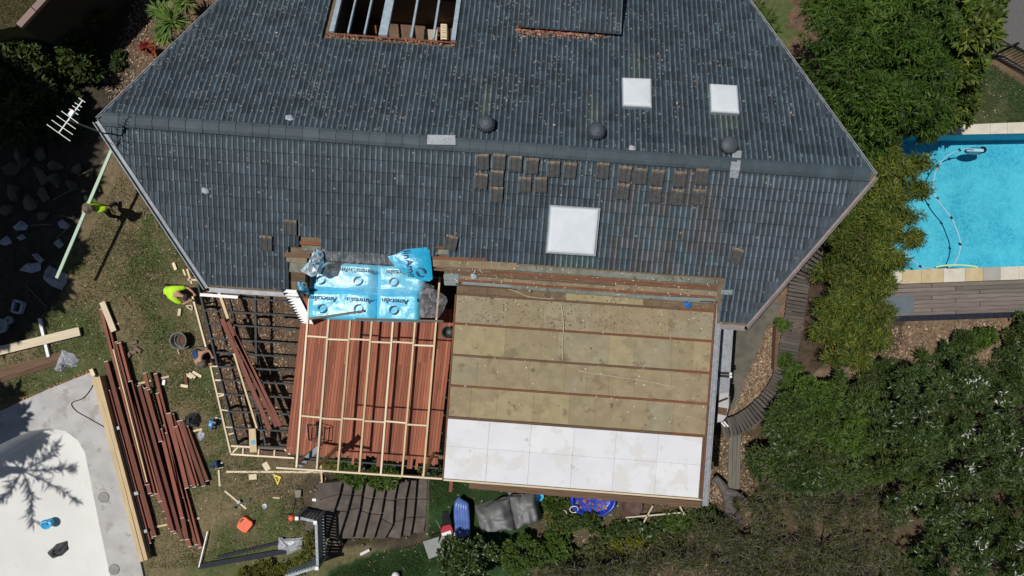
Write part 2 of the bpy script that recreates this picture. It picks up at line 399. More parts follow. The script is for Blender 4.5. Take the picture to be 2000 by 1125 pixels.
# colour of the bare ground
dry = np.array([0.175, 0.145, 0.078]); green = np.array([0.082, 0.105, 0.036]); dirt = np.array([0.185, 0.13, 0.085])
mulch = np.array([0.135, 0.085, 0.058]); litter = np.array([0.19, 0.13, 0.085]); turf = np.array([0.026, 0.056, 0.018]); soil = np.array([0.105, 0.076, 0.045])
n1 = vnoise(GX * 0.9, GY * 0.9, 1); n2 = vnoise(GX * 2.3, GY * 2.3, 2); n3 = vnoise(GX * 5.5, GY * 5.5, 3)
t1 = np.clip((n1 * 0.55 + n2 * 0.3 + n3 * 0.15 - 0.36) * 4.5, 0, 1)[..., None]; t2 = np.clip((n2 * 0.6 + n3 * 0.4 - 0.5) * 4, 0, 1)[..., None]
col = dry * (1 - t1) + green * t1; col = col * (1 - t2 * 0.55) + dirt * t2 * 0.55
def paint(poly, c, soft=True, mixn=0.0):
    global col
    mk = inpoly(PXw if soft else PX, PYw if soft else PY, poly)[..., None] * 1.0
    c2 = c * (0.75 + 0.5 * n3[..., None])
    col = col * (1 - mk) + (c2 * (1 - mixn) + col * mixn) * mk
paint([(380, 560), (640, 560), (640, 900), (455, 890)], np.array([0.125, 0.08, 0.052]))
paint([(560, 890), (660, 890), (660, 1000), (430, 960), (430, 900)], dirt, True, 0.35)
paint([(120, 500), (260, 250), (330, 380), (200, 560)], dirt, True, 0.4)
paint([(180, -80), (480, -80), (300, 200), (230, 300), (140, 300)], mulch)
paint([(-300, -300), (330, -300), (240, 250), (190, 330), (130, 480), (130, 600), (0, 690), (-300, 690)], np.array([0.055, 0.045, 0.033]))  # painted shade: darker ground in the outline of the left trees' shadow
paint([(838, 900), (1060, 900), (1060, 1300), (640, 1300), (640, 1115), (730, 1080), (838, 1050)], turf, False)
paint([(1050, 940), (1400, 940), (1400, 1300), (1000, 1300), (1050, 1060)], np.array([0.085, 0.074, 0.042]))
paint([(1370, 560), (1700, 560), (1700, 860), (1370, 960)], litter)
paint([(1400, 840), (2200, 600), (2200, 1400), (1200, 1400), (1200, 1010)], soil * 0.8)
paint([(1640, 620), (2200, 600), (2200, 720), (1640, 760)], litter)
paint([(1500, -200), (1700, -200), (1700, 300), (1560, 200)], mulch)
paint([(1760, 90), (2300, 90), (2300, 250), (1760, 260)], np.array([0.075, 0.082, 0.036]), False)
paint([(1915, 100), (2300, 190), (2300, 280), (1960, 170)], np.array([0.14, 0.095, 0.06]))
paint([(585, 925), (850, 925), (845, 1070), (600, 1075)], np.array([0.085, 0.066, 0.048]), True, 0.1)
paint([(1520, 300), (1790, 260), (1760, 720), (1560, 720)], np.array([0.07, 0.05, 0.034]))
# faces left out where the pools are sunk into the ground
nyv, nxv = GX.shape; idx = np.arange(nyv * nxv).reshape(nyv, nxv)
quads = np.stack([idx[:-1, :-1], idx[:-1, 1:], idx[1:, 1:], idx[1:, :-1]], -1).reshape(-1, 4)
cx = (PX[:-1, :-1] + PX[1:, 1:]).ravel() / 2; cy = (PY[:-1, :-1] + PY[1:, 1:]).ravel() / 2
def grow(poly, k):
    c = np.mean(poly, 0); return [tuple(c + (np.array(p) - c) * k) for p in poly]
cop_mid_r = [(1702, 250), (2150, 244), (2150, 540), (1702, 547)]
pool_mid_l = [(-180, 960), (-60, 880), (0, 850), (55, 825), (95, 820), (135, 826), (165, 850), (180, 880), (188, 925), (208, 1030), (230, 1130), (255, 1262), (-180, 1262)]
keep = ~(inpoly(cx, cy, cop_mid_r) | inpoly(cx, cy, pool_mid_l))
M['ground'] = attrmat('ground_soil_and_grass', nscale=7, amount=0.35, fine=38)
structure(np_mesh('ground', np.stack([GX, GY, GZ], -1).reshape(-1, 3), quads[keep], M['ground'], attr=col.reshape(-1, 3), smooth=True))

# lawn blades, turf, leaf litter: uncountable
LAWN = [(130, 560), (250, 300), (280, 330), (400, 560), (450, 890), (640, 900), (640, 1010), (560, 1060), (390, 1110), (290, 1110), (240, 900), (180, 720), (0, 790), (0, 690)]
def blades(name, poly, n, mat, label, h=0.05, w=0.02, patch=None):
    q = sample_px(poly, n); b = to_ground(q)
    if patch is not None:
        g = vnoise(b[:, 0] * 0.9, b[:, 1] * 0.9, 1) * 0.55 + vnoise(b[:, 0] * 2.3, b[:, 1] * 2.3, 2) * 0.3 + vnoise(b[:, 0] * 5.5, b[:, 1] * 5.5, 3) * 0.15
        b = b[(g + RNG.normal(size=n) * 0.05 > 0.47) == patch]; n = len(b)
    a = RNG.random(n) * 6.283; k = vnoise(b[:, 0] * 1.4, b[:, 1] * 1.4, 14)
    d = np.stack([np.cos(a), np.sin(a), 0.45 + RNG.random(n) * 0.8], 1); L = h * (0.5 + RNG.random(n)) * (0.5 + k)
    return stuff(leaves(name, b, d, L, w, mat), label, 'grass')
blades('dry_grass', LAWN, 40000, M['grass_dry'], 'patchy dry lawn grass around the work site', 0.05, 0.024, False)
blades('green_grass', LAWN, 40000, M['grass_green'], 'greener tufts in the lawn around the work site', 0.06, 0.026, True)
blades('turf_grass', [(838, 935), (1050, 940), (1050, 1000), (900, 1060), (830, 1125), (640, 1125), (730, 1085), (838, 1055)], 30000, M['turf'], 'dense green turf between the stone steps and the grey cover', 0.05, 0.022)
blades('neighbour_lawn', [(1840, 250), (1860, 130), (1930, 120), (2010, 175), (2010, 248)], 12000, M['turf'], 'green lawn beyond the swimming pool with fallen petals', 0.05, 0.025)
flakes('lawn_litter', LAWN, 350, 0.05, M['scrap'], 'pale offcuts and shavings scattered over the lawn', 'litter', 0.03)
flakes('lawn_leaves', LAWN, 1200, 0.055, M['mulch_leaf'], 'dead leaves scattered over the dry lawn', 'leaves', 0.03)
flakes('garden_mulch', [(200, 150), (265, 0), (440, 0), (320, 130), (230, 270)], 3500, 0.07, M['mulch_leaf'], 'bark mulch bed beside the green rosette plants', 'mulch', 0.03)
flakes('path_leaves', [(1503, 632), (1533, 640), (1518, 735), (1490, 785), (1425, 828), (1442, 780), (1470, 712)], 3600, 0.085, M['mulch_leaf'], 'brown fallen leaves banked inside the curved boardwalk', 'leaves', 0.04)
flakes('sub_floor_litter', [(400, 575), (575, 590), (560, 880), (455, 880)], 3500, 0.08, M['mulch_leaf'], 'brown leaf litter on the soil under the open deck frame', 'leaves', 0.03)
flakes('bank_leaves', [(1680, 640), (1960, 625), (1960, 720), (1660, 740)], 3500, 0.08, M['mulch_leaf'], 'leaf litter on the bank below the pool deck', 'leaves', 0.03)
flakes('garden_leaves', [(1060, 985), (1480, 940), (1480, 1125), (1010, 1125), (1010, 1060)], 2600, 0.075, M['mulch_leaf'], 'leaf litter among the ground cover below the flat roof', 'leaves', 0.03)
flakes('turf_leaves', [(838, 940), (1000, 940), (840, 1120), (660, 1120), (740, 1080)], 90, 0.10, M['mulch_leaf'], 'fallen pale leaves lying on the green turf', 'leaves', 0.05, elong=3.4)
flakes('lawn_petals', [(1850, 245), (1865, 140), (2000, 170), (2000, 245)], 50, 0.05, M['scrap'], 'white petals fallen on the lawn above the pool', 'petals', 0.04)
flakes('boardwalk_side_leaves', [(1390, 850), (1470, 850), (1470, 980), (1385, 980)], 1800, 0.08, M['mulch_leaf'], 'fallen leaves either side of the short plank bridge', 'leaves', 0.03)

# ---- the empty pool on the left: concrete surround and white rendered shell
def poly_w(poly, z): return [tuple(W(a, b, z)) for a, b in poly]
def ring(name, outer, inner, z0, z1, mat):
    """flat slab between two outlines that run the same way round"""
    bm = bmesh.new(); eo = []; 
    for z in (z1,):
        vo = [bm.verts.new(W(a, b, z)) for a, b in outer]; vi = [bm.verts.new(W(a, b, z)) for a, b in inner]
        e = [bm.edges.new((vo[i], vo[(i + 1) % len(vo)])) for i in range(len(vo))] + [bm.edges.new((vi[i], vi[(i + 1) % len(vi)])) for i in range(len(vi))]
        bmesh.ops.triangle_fill(bm, use_beauty=True, use_dissolve=False, edges=e)
    r = bmesh.ops.extrude_face_region(bm, geom=bm.faces[:]); mv = [g for g in r['geom'] if isinstance(g, bmesh.types.BMVert)]
    bmesh.ops.translate(bm, verts=mv, vec=(0, 0, z0 - z1)); bmesh.ops.recalc_face_normals(bm, faces=bm.faces)
    me = bpy.data.meshes.new(name); bm.to_mesh(me); bm.free(); me.materials.append(mat)
    o = bpy.data.objects.new(name, me); C.objects.link(o); return o
structure(ring('pool_surround', pool_l_out, pool_l_in, -0.12, 0.07, M['concrete']))
lip = poly_w(pool_l_in, 0.065); cen = np.mean([(p[0], p[1]) for p in lip], 0)
m = MB(); rings = []
for k, z in ((1.0, 0.065), (0.985, -0.05), (0.965, -0.5), (0.93, -0.72), (0.85, -0.80), (0.5, -0.86), (0.1, -0.9)):
    rings.append([(cen[0] + (p[0] - cen[0]) * k, cen[1] + (p[1] - cen[1]) * k, z) for p in lip])
nn = len(lip)
for i in range(len(rings) - 1):
    m.add(rings[i] + rings[i + 1], [(j, (j + 1) % nn, nn + (j + 1) % nn, nn + j) for j in range(nn)])
m.add(rings[-1], [tuple(range(nn))])
pool_shell = m.build('pool_shell', M['render'], smooth=True, recalc=True); structure(pool_shell)
PZ = -0.84
# stone kerb line along the surround's ragged top edge
flakes('pool_edge_debris', [(0, 800), (180, 722), (184, 732), (0, 814)], 500, 0.08, M['rust_leaf'], 'broken brick crumbs along the top edge of the empty pool', 'rubble', 0.05)

# ---- the right pool
WZ, CZ_ = -0.52, -0.36
zf = -1.85
inn = POOL_R
basin = MB()
top = poly_w(inn, CZ_ - 0.01); ctr = np.mean([(p[0], p[1]) for p in top], 0)
bot = [(p[0], p[1], zf) for p in top]
basin.add(top + bot, [(0, 1, 5, 4), (1, 2, 6, 5), (2, 3, 7, 6), (3, 0, 4, 7), (4, 5, 6, 7)])
mt, nt, b = nodes_of('pool_floor_caustics'); p = coords(nt, 'world')
c = mix(nt, ramp(nt, noise(nt, p, 0.9, 6, 0.65), [(0.38, 0), (0.62, 1)]), (0.05, 0.38, 0.51), (0.14, 0.57, 0.67))
vo = nt.nodes.new('ShaderNodeTexVoronoi'); vo.inputs['Scale'].default_value = 5.5; vo.feature = 'DISTANCE_TO_EDGE'
ds = nt.nodes.new('ShaderNodeVectorMath'); nt.links.new(p, ds.inputs[0]); nzz = nt.nodes.new('ShaderNodeTexNoise'); nzz.inputs['Scale'].default_value = 2.5; nt.links.new(p, nzz.inputs['Vector'])
sc_ = nt.nodes.new('ShaderNodeVectorMath'); sc_.operation = 'SCALE'; sc_.inputs['Scale'].default_value = 0.5; nt.links.new(nzz.outputs['Color'], sc_.inputs[0]); nt.links.new(sc_.outputs[0], ds.inputs[1]); nt.links.new(ds.outputs[0], vo.inputs['Vector'])
c = mix(nt, ramp(nt, vo.outputs[0], [(0.0, 0.6), (0.14, 0.0)]), c, (0.20, 0.62, 0.70))  # brightened cell edges: caustic light painted into the floor colour
c = mix(nt, ramp(nt, noise(nt, p, 22, 2), [(0.4, 0.0), (0.7, 0.35)]), c, (0.03, 0.36, 0.56))
nt.links.new(c, b.inputs['Base Color']); b.inputs['Roughness'].default_value = 0.6
structure(basin.build('pool_basin', mt, recalc=True))
mw, nt, b = nodes_of('pool_water'); nt.nodes.remove(b)
tr = nt.nodes.new('ShaderNodeBsdfTransparent'); tr.inputs[0].default_value = (0.72, 0.93, 0.97, 1)
gl = nt.nodes.new('ShaderNodeBsdfGlossy'); gl.inputs['Roughness'].default_value = 0.08
fr = nt.nodes.new('ShaderNodeFresnel'); fr.inputs[0].default_value = 1.33
bp = nt.nodes.new('ShaderNodeBump'); bp.inputs['Strength'].default_value = 0.35; bp.inputs['Distance'].default_value = 0.05
nt.links.new(noise(nt, coords(nt, 'world'), 6, 3), bp.inputs['Height']); nt.links.new(bp.outputs[0], gl.inputs['Normal']); nt.links.new(bp.outputs[0], fr.inputs['Normal'])
ms = nt.nodes.new('ShaderNodeMixShader'); nt.links.new(fr.outputs[0], ms.inputs[0]); nt.links.new(tr.outputs[0], ms.inputs[1]); nt.links.new(gl.outputs[0], ms.inputs[2]); nt.links.new(ms.outputs[0], nt.nodes['Material Output'].inputs[0])
wq = [(p[0], p[1], WZ) for p in top]; wa = [Vector((q[0] + (ctr[0] - q[0]) * 0.002, q[1] + (ctr[1] - q[1]) * 0.002, WZ)) for q in wq]
structure(MB().add(wa, [(0, 1, 2, 3)]).build('pool_water', mw, recalc=True))
cop = bpy.data.objects.new('coping', None); C.objects.link(cop); cop['kind'] = 'structure'; ORIG[cop.name] = Vector((0, 0, 0))
tones = [(0.60, 0.55, 0.45), (0.52, 0.42, 0.25), (0.56, 0.50, 0.38), (0.36, 0.345, 0.31), (0.60, 0.56, 0.47), (0.53, 0.45, 0.33)]
CM = [pm('sandstone_%d' % i, t, tuple(x * 0.86 for x in t), scale=3, rough=0.85, spots=[(6, 0.63, tuple(x * 0.72 for x in t))]) for i, t in enumerate(tones)]
def cop_row(y0a, y0b, y1a, y1b, xs, ci):
    for i in range(len(xs) - 1):
        a, b_ = xs[i] + 0.35, xs[i + 1] - 0.35
        f = lambda x, ya, yb: ya + (yb - ya) * (x - 1716) / 404
        q = [W(a, f(a, y0a, y0b), CZ_), W(b_, f(b_, y0a, y0b), CZ_), W(b_, f(b_, y1a, y1b), CZ_), W(a, f(a, y1a, y1b), CZ_)]
        MB().slab(q, 0.08).build('coping_stone', CM[ci[i % len(ci)]], cop)
cop_row(250, 233.5, 266, 258, [1700, 1740, 1785, 1832, 1866, 1934, 1968, 2003, 2040, 2080, 2120], [0, 1, 2, 1, 4, 4, 0, 5, 2, 0])
cop_row(529, 516, 556, 541, [1700, 1727, 1762, 1800, 1843, 1885, 1920, 1954, 1990, 2030, 2075, 2120], [5, 0, 1, 1, 4, 1, 3, 4, 0, 1, 2])

# pool deck boards
pd = thing('pool_deck', 'grey brown timber pool deck of long boards below the swimming pool', 'deck', W(1860, 590, -1.0))
for i in range(8):
    fy = lambda x, k=i: (558 + k * 8.0) + (x - 1716) * (541 - 556) / 404
    a, b_ = W(1690, fy(1690) + 3, CZ_ - 0.11), W(2080, fy(2080) + 3, CZ_ - 0.11)
    cuts = [0, 0.33 + 0.12 * ((i * 7) % 3), 1]
    for k in range(2):
        plank('deck_board', a.lerp(b_, cuts[k] + 0.002), a.lerp(b_, cuts[k + 1] - 0.002), 0.128, 0.035, M['pooldeck'], pd)
MB().beam(W(1690, 624.5, -0.5), W(2080, 611, -0.5), 0.20, 0.3).build('edge_beam', M['navy'], pd)  # dark beam, widened to stand in for the deck edge shadow too
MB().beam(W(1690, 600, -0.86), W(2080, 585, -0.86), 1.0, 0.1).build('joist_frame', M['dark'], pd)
mt_ = MB().slab([W(1718, 581, -0.43), W(1785, 577, -0.43), W(1785, 612, -0.43), W(1718, 616, -0.43)], 0.02).build('door_mat', pm('slate_mat', (0.11, 0.145, 0.165), (0.095, 0.125, 0.145), rough=0.8)); tag(mt_, 'slate blue mat lying on the pool deck beside the bamboo', 'mat')

# hose, cleaner and noodle
hose_px = [(1902, 292), (1885, 291), (1862, 298), (1842, 312), (1828, 335), (1823, 360), (1827, 382), (1842, 405), (1858, 425), (1868, 448), (1875, 470), (1874, 492), (1866, 512), (1860, 519), (1842, 525), (1815, 524), (1795, 518), (1778, 503), (1768, 490)]
hz = WZ + 0.01
def spline(pts, n=4):
    P = [Vector(p) for p in pts]; out = []
    for i in range(len(P) - 1):
        p0 = P[max(i - 1, 0)]; p1 = P[i]; p2 = P[i + 1]; p3 = P[min(i + 2, len(P) - 1)]
        for k in range(n):
            t = k / n; out.append(0.5 * ((2 * p1) + (p2 - p0) * t + (2 * p0 - 5 * p1 + 4 * p2 - p3) * t * t + (3 * p1 - p0 - 3 * p2 + p3) * t ** 3))
    out.append(P[-1]); return out
hs = thing('pool_hose', 'pale blue pool cleaner hose snaking across the swimming pool', 'hose', W(1823, 360, WZ))
MB().tube(spline([W(a, b_, hz) for a, b_ in hose_px]), 0.022, 6).build('hose', pm('hose_grey', (0.36, 0.55, 0.68), (0.30, 0.48, 0.62)), hs, smooth=True)
for a, b_ in ((1874, 293), (1831, 324), (1831, 387), (1858, 425), (1875, 477), (1797, 520), (1850, 523)):
    MB().tube([W(a - 2, b_ - 2, hz), W(a + 2, b_ + 2, hz)], 0.04, 8).build('joint', M['navy'], hs)
cl = thing('pool_cleaner', 'small grey and white pool cleaning robot near the top edge', 'pool cleaner', W(1900, 296, -1.6))
MB().lathe([(0.02, 0.0), (0.22, 0.02), (0.24, 0.1), (0.14, 0.2), (0.05, 0.24)], W(1900, 296, -0.9), 14, sx=1.5, sy=0.6).build('body', pm('robot_shell', (0.2, 0.36, 0.42), (0.14, 0.28, 0.36)), cl, smooth=True)
MB().beam(W(1888, 293, -0.62), W(1920, 294, -0.62), 0.1, 0.06).build('handle', M['white'], cl)
MB().lathe([(0.11, 0), (0.13, 0.05), (0.11, 0.1)], W(1918, 293, -0.85), 12).build('wheel', M['navy'], cl)
nd = MB().tube(spline([W(1828, 522, WZ + 0.05), W(1840, 519, WZ + 0.05), W(1868, 517.5, WZ + 0.05), W(1895, 519, WZ + 0.05), W(1910, 522, WZ + 0.05)]), 0.038, 8).build('pool_noodle', pm('foam_green', (0.45, 0.75, 0.45), (0.4, 0.68, 0.4)), smooth=True)
tag(nd, 'pale green foam noodle floating at the lower edge of the pool', 'pool noodle')

# ---- paths: concrete path, boardwalk, plank bridge, road
structure(MB().prism([G(*p)[:2] for p in [(1425, 590), (1530, 590), (1512, 625), (1496, 645), (1478, 690), (1455, 740), (1440, 790), (1420, 800)]], -1.45, -1.36).build('garden_path', M['path']))
bw = bpy.data.objects.new('boardwalk', None); C.objects.link(bw); bw['kind'] = 'structure'; ORIG[bw.name] = Vector((0, 0, 0))
bz = -0.85
cl_px = [(1640, 430), (1602, 480), (1566, 540), (1555, 590), (1549, 630), (1540, 680), (1530, 730), (1512, 768), (1480, 803), (1445, 828), (1412, 838)]
cp = spline([W(a, b_, bz) for a, b_ in cl_px], 24); acc = 0; last = cp[0]
for i in range(1, len(cp)):
    acc += (cp[i] - last).length; last = cp[i]
    if acc >= 0.118:
        acc = 0; d = (cp[min(i + 2, len(cp) - 1)] - cp[i - 1]).normalized(); s = Vector((-d.y, d.x, 0)); wd = 0.36 + random.uniform(-0.015, 0.015)
        plank('walk_board', cp[i] - s * wd, cp[i] + s * wd, 0.108, 0.03, M['boardwalk'], bw)
MB().beam(W(1516, 637, -0.95), W(1512, 722, -0.95), 0.12, 0.3).build('side_board', M['oldwood'], bw)
MB().tube([p_ + Vector((0, 0, -0.06)) for p_ in cp[::6]], 0.05, 4).build('bearer', M['dark'], bw)
br = thing('plank_bridge', 'short weathered grey plank bridge below the curved boardwalk', 'plank bridge', W(1435, 900, -1.3))
for i in range(3):
    plank('board', W(1427 + i * 8.3, 848, -1.0), W(1424.5 + i * 7.6, 955, -1.0), 0.135, 0.05, M['grey_wood'], br)
MB().beam(W(1436, 850, -1.1), W(1433, 950, -1.1), 0.3, 0.1).build('bearer', M['dark'], br)
structure(MB().prism([tuple(W(a, b_, -0.5))[:2] for a, b_ in [(1880, -60), (2200, -60), (2200, 170), (2000, 100), (1958, 78), (1930, 60)]], -0.62, -0.5).build('road', M['asphalt']))
# sleeper edging of the neighbour's lawn
for a, b_, la in (((1922, 100), (1975, 130), 'upper pinkish timber sleeper edging the lawn by the black fence'), ((1975, 131), (2040, 168), 'lower pinkish timber sleeper edging the lawn by the black fence')):
    tag(plank('sleeper', W(*a, -0.62), W(*b_, -0.62), 0.16, 0.2, pm('sleeper', (0.25, 0.18, 0.15), (0.17, 0.125, 0.10), **WOOD)), la, 'sleeper', 'sleepers edging the neighbour lawn')
# black picket fence, top right: bases on the sleepers, tops lean outwards in the picture
fe = thing('pool_fence', 'black metal picket fence between the road and the lawn', 'fence', W(1970, 130, -0.6))
A0, A1 = W(1936, 110, -0.55), W(2060, 180, -0.55)
for k, z in ((0.06, 0.12), (0.94, 1.12)):
    MB().beam(A0 + Vector((0, 0, z)), A1 + Vector((0, 0, z)), 0.05, 0.05).build('rail', M['black'], fe)
for i in range(22):
    q = A0.lerp(A1, i / 21); MB().beam(q, q + Vector((0, 0, 1.2)), 0.02, 0.02).build('picket', M['black'], fe)
MB().beam(A0, A0 + Vector((0, 0, 1.35)), 0.07, 0.07).build('post', M['black'], fe)
MB().beam(A0 + Vector((0, 0, 1.12)), W(1912, 92, 0.5), 0.05, 0.05).build('rail', M['black'], fe)

# ---- the high ground at the top left: retaining wall, terrace lawn
tw = [W(41, 54, 3.0), W(92, -2, 3.0), W(190, -110, 3.0)]
tl = [tuple(p)[:2] for p in tw] + [(-11.5, 22), (-40, 22), (-40, 9.6), tuple(W(-30, 70, 3.0))[:2]]
rw = thing('retaining_wall', 'tall dark retaining wall with pinkish capping at top left', 'wall', (tw[0].x, tw[0].y, 0))
MB().prism([(tw[0].x, tw[0].y), (tw[2].x, tw[2].y), (tw[2].x - 0.2, tw[2].y + 0.14), (tw[0].x - 0.2, tw[0].y + 0.14)], -0.1, 2.9).build('wall', pm('wall_block', (0.04, 0.034, 0.03), (0.028, 0.024, 0.021), scale=5, rough=0.95, bmp=0.4), rw)
for i in range(5):
    a = tw[0].lerp(tw[2], i / 5 + 0.004); b_ = tw[0].lerp(tw[2], (i + 1) / 5 - 0.004)
    plank('capping', a + Vector((-0.07, 0.05, -0.1)), b_ + Vector((-0.07, 0.05, -0.1)), 0.2, 0.12, pm('capping', (0.27, 0.185, 0.165), (0.21, 0.145, 0.13), **WOOD) if i == 0 else bpy.data.materials['capping'], rw)
m = MB().prism([(p[0] - 0.18, p[1] + 0.12) for p in tl], -0.1, 2.86)
tz = m.build('terrace', pm('terrace_lawn', (0.055, 0.065, 0.022), (0.09, 0.08, 0.04), scale=4, rough=0.95, bmp=0.5, bscale=40)); structure(tz)
q = sample_px([(-20, -10), (85, -10), (38, 50), (-20, 60)], 5000); D = CAMZ - 2.86
bb = np.stack([(q[:, 0] - 1000) / FOC * D, -(q[:, 1] - 562.5) / FOC * D, np.full(len(q), 2.86)], 1); a = RNG.random(len(q)) * 6.283
stuff(leaves('terrace_grass', bb, np.stack([np.cos(a), np.sin(a), 0.5 + RNG.random(len(q))], 1), 0.06, 0.025, M['grass_dry']), 'rough grass on the terrace above the retaining wall', 'grass')
# ================================================================ THE HOUSE
RZ, PS, PN = 5.7, R(15), R(26)
RL, RR = W(190, 232, RZ), W(1710, 342, RZ)
U = (RR - RL).normalized(); V = Vector((U.y, -U.x, 0)); LEN = (RR - RL).length      # U along the ridge, V towards the lower slope
TS, TN = 4.34, 5.7                     # run of the two slopes
KS, KN = 2.8 / 4.34, 0.51              # how far the prow-shaped gables run in towards the eaves
def HP(s, t, dz=0.0):
    p = RL + U * s + V * t; p.z = RZ - (t * math.tan(PS) if t > 0 else -t * math.tan(PN)) + dz; return p
def onroof(px, py, dz=0.0):
    """photo pixel -> (s, t) on the roof"""
    z = RZ - 0.5
    for _ in range(25):
        p = W(px, py, z + dz); q = p - RL; t = q.x * V.x + q.y * V.y; s = q.x * U.x + q.y * U.y
        z = RZ - (t * math.tan(PS) if t > 0 else -t * math.tan(PN))
    return s, t
def RP(px, py, dz=0.0):
    s, t = onroof(px, py, dz); return HP(s, t, dz)
def topx(p):
    D = CAMZ - p.z; return 1000 + p.x * FOC / D, 562.5 - p.y * FOC / D
house = thing('house', 'wide house with dark slate grey tiled roof and prow shaped gable ends', 'house', (RL.x + LEN / 2, 3.5, -1.4))

# walls under the eaves
def plan(s, t): p = RL + U * s + V * t; return (p.x, p.y)
ins = 0.75
wall_poly = [plan(1.5, 0), plan(KS * (TS - ins) + 1.3, TS - ins), plan(LEN - KS * (TS - ins) - 1.3, TS - ins), plan(LEN - 1.5, 0), plan(LEN - KN * (TN - ins) - 1.3, -TN + ins), plan(KN * (TN - ins) + 1.3, -TN + ins)]
zt = [RZ - 0.35, RZ - (TS - ins) * math.tan(PS) - 0.3, RZ - (TS - ins) * math.tan(PS) - 0.3, RZ - 0.35, RZ - (TN - ins) * math.tan(PN) - 0.3, RZ - (TN - ins) * math.tan(PN) - 0.3]
MB().prism(wall_poly, -1.5, zt, cap=False).build('wall', M['brick'], house, recalc=True)

# opening in the upper slope
sA0, tA = onroof(641, 66); sA1, tA1 = onroof(889, 84); tA = (tA + tA1) / 2; tB = -TN + 0.5
sk = 0.10
def base_quad(mb, pts, dz=-0.06): mb.slab([HP(s, t, dz) for s, t in pts], 0.08)
mb = MB()
sl = lambda t: KS * t if t > 0 else KN * -t
sG0, sG1, tG = onroof(598, 560)[0], onroof(866, 560)[0], 3.34       # eave cut back here for the new roof
base_quad(mb, [(0, 0), (LEN, 0), (LEN - KS * tG, tG), (KS * tG, tG)])
base_quad(mb, [(KS * tG, tG), (sG0, tG), (sG0, TS), (KS * TS, TS)]); sG2 = onroof(1403, 600)[0]; base_quad(mb, [(sG1, tG), (sG2, tG), (sG2, 3.74), (sG1, 3.74)]); base_quad(mb, [(sG2, tG), (LEN - KS * tG, tG), (LEN - KS * TS, TS), (sG2, TS)])
base_quad(mb, [(0, -0.0), (LEN, -0.0), (LEN - KN * -tA, tA), (KN * -tA, tA)])
base_quad(mb, [(sl(tA), tA), (sA0, tA), (sA0, tB), (sl(tB), tB)]); base_quad(mb, [(sA1, tA), (LEN - sl(tA), tA), (LEN - sl(tB), tB), (sA1, tB)])
base_quad(mb, [(sl(tB), tB), (LEN - sl(tB), tB), (LEN - sl(-TN), -TN), (sl(-TN), -TN)])
roof = mb.build('roof', pm('old_sarking', (0.19, 0.145, 0.092), (0.12, 0.088, 0.056), scale=4, rough=0.9, spots=[(5, 0.62, (0.07, 0.05, 0.036))]), house)

# ---- tile mesh: two pans and ribs, local y runs up the slope
TW, TLEN, TH = 0.30, 0.365, 0.022
def tile_geo():
    xs, zs, wr = [], [], []
    for k in range(2):
        o = k * 0.15
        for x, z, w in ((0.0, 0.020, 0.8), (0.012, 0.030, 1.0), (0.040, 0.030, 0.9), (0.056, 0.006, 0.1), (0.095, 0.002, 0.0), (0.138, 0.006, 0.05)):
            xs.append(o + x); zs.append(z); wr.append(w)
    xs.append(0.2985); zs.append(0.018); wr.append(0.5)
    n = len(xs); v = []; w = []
    # rows: nose, body, painted course shadow just below the tile above, hidden head; then the front face
    for y, lift, dn, dirt in ((0, 0.034, 0, 0), (0.288, 0.0072, 0, 0), (0.304, 0.0057, 0, 1), (TLEN, 0.0, 0, 1), (0, 0.0, 1, 1)):  # dirt rows are darkened to paint in the course shadow line
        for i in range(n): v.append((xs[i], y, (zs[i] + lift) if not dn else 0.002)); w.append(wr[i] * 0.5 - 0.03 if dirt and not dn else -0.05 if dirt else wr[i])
    f = [(r * n + i, r * n + i + 1, (r + 1) * n + i + 1, (r + 1) * n + i) for r in range(3) for i in range(n - 1)] + [(4 * n + i, 4 * n + i + 1, i + 1, i) for i in range(n - 1)]
    return np.array(v), f, np.array(w)
TV, TF, TWR = tile_geo()
mtile, nt, b = nodes_of('slate_grey_tile')
at = nt.nodes.new('ShaderNodeAttribute'); at.attribute_name = 'tint'; oi = nt.nodes.new('ShaderNodeObjectInfo')
base = mix(nt, 1.0, at.outputs['Color'], oi.outputs['Color'], 'MULTIPLY')
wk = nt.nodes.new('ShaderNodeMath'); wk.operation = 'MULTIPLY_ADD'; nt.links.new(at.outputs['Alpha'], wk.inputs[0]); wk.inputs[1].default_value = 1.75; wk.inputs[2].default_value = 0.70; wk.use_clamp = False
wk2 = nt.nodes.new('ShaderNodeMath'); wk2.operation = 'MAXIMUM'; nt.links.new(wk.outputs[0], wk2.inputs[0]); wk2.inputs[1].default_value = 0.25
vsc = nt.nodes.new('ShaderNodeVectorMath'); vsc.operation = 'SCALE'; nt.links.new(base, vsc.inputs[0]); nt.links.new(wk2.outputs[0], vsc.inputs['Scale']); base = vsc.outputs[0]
P = coords(nt, 'world')
base = mix(nt, 1.0, base, ramp(nt, noise(nt, P, 3.2, 6, 0.65), [(0.3, 0.75), (0.7, 1.25)]), 'MULTIPLY')
base = mix(nt, 1.0, base, ramp(nt, noise(nt, coords(nt, 'world', (22, 3.2, 3.2)), 1.3, 4, 0.6), [(0.3, 0.75), (0.7, 1.28)]), 'MULTIPLY')
